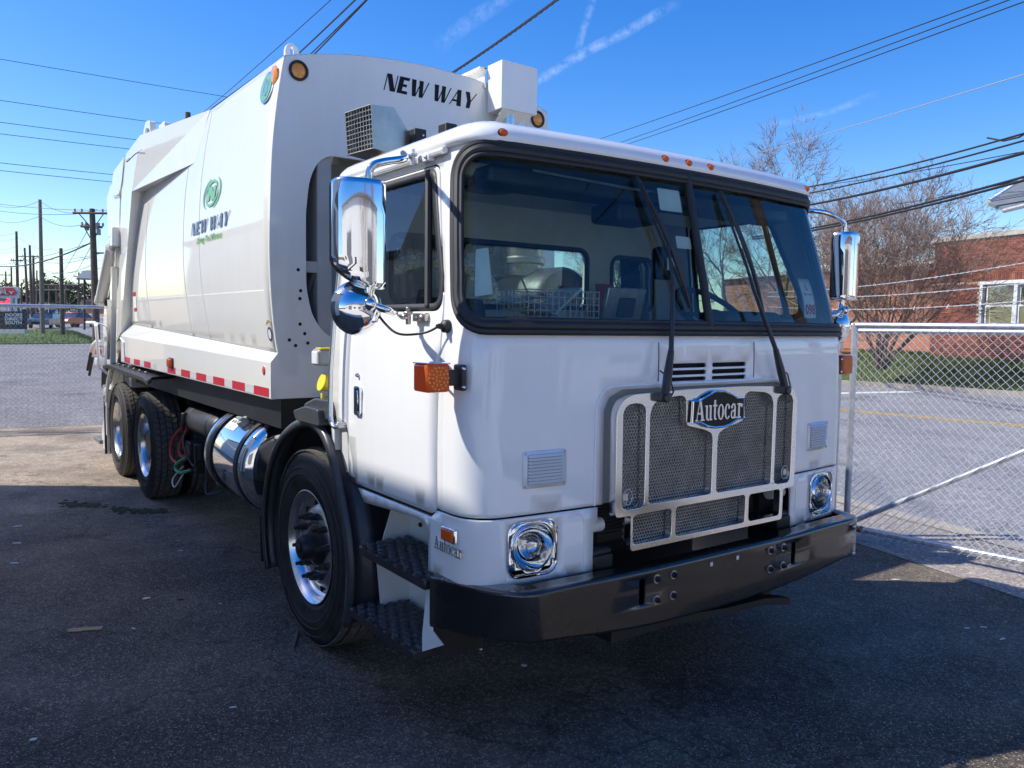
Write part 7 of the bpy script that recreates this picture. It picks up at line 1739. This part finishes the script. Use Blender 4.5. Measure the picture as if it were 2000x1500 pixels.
tag(MB().box((.15, -.62, 1.83), (.16, .20, .012), Matrix.Rotation(math.radians(38), 3, 'X')).build('booklet', 'paper', bevel=.002), 'white booklet leaning in the wire basket on the dashboard', 'booklet')
r = random.Random(5); pb = MB()
for k in range(9):
    a = Vector((.16+r.uniform(-.05, .05), -.79+r.uniform(-.03, .06), 1.755+.012*k)); pb.box(a, (.15, .10, .002), Matrix.Rotation(r.uniform(-.5, .5), 3, 'Z') @ Matrix.Rotation(r.uniform(-.25, .25), 3, 'X'))
tag(pb.build('paper_bundle', 'paper'), 'crumpled bundle of white papers in the wire basket', 'papers')
tag(MB().tube([(.18, -.74, 1.76), (.18, -.83, 1.925)], .004, 6).build('pencil', 'cardboard'), 'pale pencil sticking up out of the wire basket', 'pencil')
tb = empty('tablet_terminal', (.12, -.22, 1.73)); bpy.context.view_layer.update(); tag(tb, 'grey framed tablet terminal standing in the middle of the dashboard', 'tablet')
for nm, mt, mb_ in (('back_shell', 'zinc', MB().box((.20, -.27, 1.825), (.02, .235, .16), Matrix.Rotation(math.radians(14), 3, 'Y'))), ('mount', 'black_plastic', MB().box((.14, -.27, 1.77), (.10, .08, .10))), ('backing_plate', 'dash_plastic', MB().box((.214, -.265, 1.815), (.012, .10, .09), Matrix.Rotation(math.radians(14), 3, 'Y')))):
    o = mb_.build(nm, mt, bevel=.006); o.parent = tb; o.matrix_parent_inverse = tb.matrix_world.inverted()
tag(MB().box((.30, -.86, 1.728), (.05, .16, .004)).build('paper_slip', 'paper'), 'loose paper slip lying on the dashboard edge near the card', 'paper')

# ------------------------------------------------------------------ litter and marks on the asphalt
def litter(px, py, w, l, label, mat, ang=None, th=.003, name='paper_scrap', cat='litter', shape=None):
    p = GP(px, py); r = random.Random(int(px*7+py)); a = ang if ang is not None else r.uniform(0, PI)
    n = 7; pts = [(l*.5*math.cos(2*PI*k/n)*r.uniform(.7, 1.1), w*.5*math.sin(2*PI*k/n)*r.uniform(.7, 1.1)) for k in range(n)] if shape is None else shape
    q = Matrix.Rotation(a, 3, 'Z'); m = MB().prism(pts, lambda x, y: q @ Vector((x, y, 0)), lambda x, y: q @ Vector((x, y, th+.25*min(w, l)*(.5+.5*math.sin(x*40))*.3)))
    o = m.build(name, mat); o.location = p+Vector((0, 0, .003)); tag(o, label, cat, 'litter on the yard asphalt'); return o
lx = upv  # noqa
o = litter(166, 1231, .055, .175, 'flat piece of tan cardboard lying on the shaded asphalt at left', 'cardboard', None, .004, 'cardboard_piece', 'cardboard', [(-.085, -.022), (-.02, -.026), (-.005, -.018), (.085, -.024), (.088, .022), (.0, .026), (-.084, .020)])
o.rotation_euler = (0, 0, math.atan2(rgt.y, rgt.x)+.12)
rr = math.atan2(rgt.y, rgt.x)
for px, py, w, l, lab, mt in (
    (34, 1029, .03, .10, 'bluish-white paper scrap at the far left edge, upper of two', 'litter_white'), (32, 1062, .03, .09, 'white paper scrap at the far left edge, lower of two', 'litter_white'),
    (28, 1101, .03, .07, 'dull white scrap at the left edge below two paler ones', 'litter_white'), (347, 1057, .015, .040, 'small tan scrap left of the front tyre, upper one', 'cardboard'),
    (352, 1076, .012, .045, 'thin white scrap just below the small tan scrap', 'litter_white'), (286, 1170, .03, .05, 'crumpled white scrap right of and above the cardboard piece', 'litter_white'),
    (352, 1172, .02, .06, 'dark twisted scrap near the middle of the left foreground', 'black_rubber'), (261, 1229, .015, .035, 'tiny white scrap right of the cardboard piece', 'litter_white'),
    (1023, 1301, .028, .034, 'pale stone chip in front of the bumper corner', 'litter_white'), (1749, 1133, .020, .075, 'long grey-white scrap near the sunlit patch by the gate', 'litter_white'),
    (1888, 1228, .012, .040, 'left of two thin white scraps on the right foreground', 'litter_white'), (1921, 1226, .012, .040, 'right of two thin white scraps on the right foreground', 'litter_white'),
    (1958, 1249, .014, .055, 'white scrap at the right edge of the foreground', 'litter_white'), (455, 1383, .012, .040, 'thin white scrap in the lower middle left foreground', 'litter_white'),
    (430, 1180, .010, .022, 'tiny pale chip left of the dark scrap', 'litter_white'), (65, 1446, .02, .03, 'white chip near the lower left corner', 'litter_white')):
    litter(px, py, w, l, lab, mt, rr+random.uniform(-.5, .5))
o = MB().tube([GP(572, 1270)+Vector((0, 0, .008)), GP(578, 1250)+Vector((0, 0, .010)), GP(583, 1236)+Vector((0, 0, .02))], [.010, .009, .006], 6).tube([GP(566, 1268)+Vector((0, 0, .006)), GP(580, 1238)+Vector((0, 0, .014))], .004, 5).build('stick', 'stick'); tag(o, 'grey split stick lying against the bottom of the front tyre', 'stick')
mv = MB(); r = random.Random(8)
for k in range(260):
    t = r.random(); px = 120+t*205; py = 985+9*t+r.gauss(0, 2.2)+(6 if t > .45 else 0)
    if .36 < t < .5 and r.random() < .8: continue
    p = GP(px, py); s_ = r.uniform(.012, .035); mv.sphere(p+Vector((0, 0, .002)), s_, 6, 3, (1, 1, .25))
o = mv.build('moss', 'moss'); o['kind'] = 'stuff'; o['label'] = 'dark moss growing along a pavement crack beside the rear wheels'; o['category'] = 'moss'
gv = MB(); r = random.Random(18)
for k in range(800):
    x, y = r.uniform(-7.5, 1.9), r.uniform(-2.9, -.2)
    if r.random() < .45: x, y = r.uniform(.4, 1.9), r.uniform(-1.6, 3.2)
    if -1.7 < x < .6 and abs(y) < 1.3: continue
    s_ = r.uniform(.0018, .0055)
    gv.add([(x+s_*dx, y+s_*dy, ground(x, y)+s_*dz) for dx, dy, dz in ((-1, -.6, 0), (1, -.8, 0), (.7, .9, 0), (-.8, .7, 0), (.1*r.uniform(-2, 2), 0, 1.1))], [(0, 1, 4), (1, 2, 4), (2, 3, 4), (3, 0, 4)])
o = gv.build('gravel', 'kerb_tan'); o['kind'] = 'stuff'; o['label'] = 'fine loose grit scattered over the dark yard asphalt'; o['category'] = 'gravel'
# ------------------------------------------------------------------ workshop beside the yard (its eaves shade the yard)
wb = empty('workshop', (-1, -6.5, 0)); tag(wb, 'cream workshop building beside the yard whose eaves shade the asphalt', 'building')
bpy.context.view_layer.update()
def wbp(mb_, nm, mt, **k):
    o = mb_.build(nm, mt, **k); o.parent = wb; o.matrix_parent_inverse = wb.matrix_world.inverted(); return o
wbp(MB().span((-9.0, -16, -.1), (.9, -5.35, 5.75)), 'wall', 'wall_cream')
wbp(MB().span((-9.08, -16.1, 5.75), (1.0, -5.20, 6.06)), 'roof', 'roof_gray')
wbp(MB().span((-32, -16, -.1), (-9.02, -8.2, 5.2)), 'reflection_wing', 'wall_cream'); wbp(MB().span((-32.2, -16.2, 5.2), (-9.09, -8.0, 5.45)), 'reflection_wing_roof', 'roof_gray')  # unseen wing added so the door glass and body side reflect a wall
for x in (-6.5, -2.2): wbp(MB().span((x-1.4, -5.349, 0), (x+1.4, -5.33, 3.2)), 'roller_door', 'metal_roof')

# ------------------------------------------------------------------ unseen side opposite the truck: mirrored pole and trees, added bounce-light surfaces
o = strip('bounce_apron', [Vector((3.1, -22, 0)), Vector((3.1, 3.1, 0))], [Vector((14.9, -22, 0)), Vector((14.9, 3.4, 0))], 'concrete', .004, 6)  # unseen pale sheet added to bounce sunlight onto the cab front
pb_ = Vector((3.15, 7.0, ground(3.15, 7.0))); up_ = empty('utility_pole', pb_); bpy.context.view_layer.update(); tag(up_, 'brown wooden utility pole at the kerb, mirrored in the windshield', 'pole')
o = MB().tube([pb_-Vector((0, 0, .1)), pb_+Vector((.02, 0, 5)), pb_+Vector((.05, .05, 10.5))], [.17, .15, .12], 14).build('shaft', 'pole_wood'); o.parent = up_; o.matrix_parent_inverse = up_.matrix_world.inverted()
o = MB().tube([pb_+Vector((-.9, .2, 9.7)), pb_+Vector((.9, .2, 9.7))], .07, 4).build('crossarm', 'pole_wood'); o.parent = up_; o.matrix_parent_inverse = up_.matrix_world.inverted()
for k, (dx, z, r_) in enumerate(((-.85, 9.8, .012), (.85, 9.8, .012), (0, 8.4, .016), (0, 7.6, .02))):
    line('power_line', pb_+Vector((dx, .2, z)), pb_+Vector((dx+26, -9, z)), r_, .5, 'cable_black', 'power line on the kerbside pole, fixed at %s' % ['its left arm', 'its right arm', 'mid height', 'its lowest clamp'][k], 'lines on the kerbside pole')
wh_ = empty('bounce_building', (22, 6, 0)); bpy.context.view_layer.update(); tag(wh_, 'pale unseen building added behind the photographer to bounce light onto the truck front', 'building')
def whp(mb_, nm, mt, **k):
    o = mb_.build(nm, mt, **k); o.parent = wh_; o.matrix_parent_inverse = wh_.matrix_world.inverted(); return o
whp(MB().span((15, -16, -.1), (30, 14, 5.4)), 'wall', 'wall_cream'); whp(MB().span((14.6, -16.4, 5.4), (30.4, 14.4, 5.65)), 'roof', 'roof_gray')  # added pale wall, out of view, fills the shaded truck front
for y in (-9, 5.5): whp(MB().span((14.96, y-2.0, 0), (15.0, y+2.0, 3.9)), 'roller_door', 'roof_gray')  # dark doors added to the bounce wall for contrast in the chrome
for y in (-13.5, -4, 0, 11): whp(MB().span((14.97, y-.9, 1.2), (15.0, y+.9, 2.5)), 'window', 'car_glass')

src = [o for o in scene.objects if o.name == 'bare_tree'][0]
for k, (x, y, sc, lab) in enumerate(((9.5, 4.6, .8, 'bare tree by the apron, nearer the kerb, mirrored in the chrome'), (11.5, 1.4, .7, 'bare tree in front of the added bounce building, mirrored in the chrome'))):
    c = copy_tree(src); c.location = (x, y, 0); c.scale = (sc, sc, sc); c.rotation_euler = (0, 0, 1.7*k+.6); c['label'] = lab; c['group'] = 'bare trees behind the photographer'
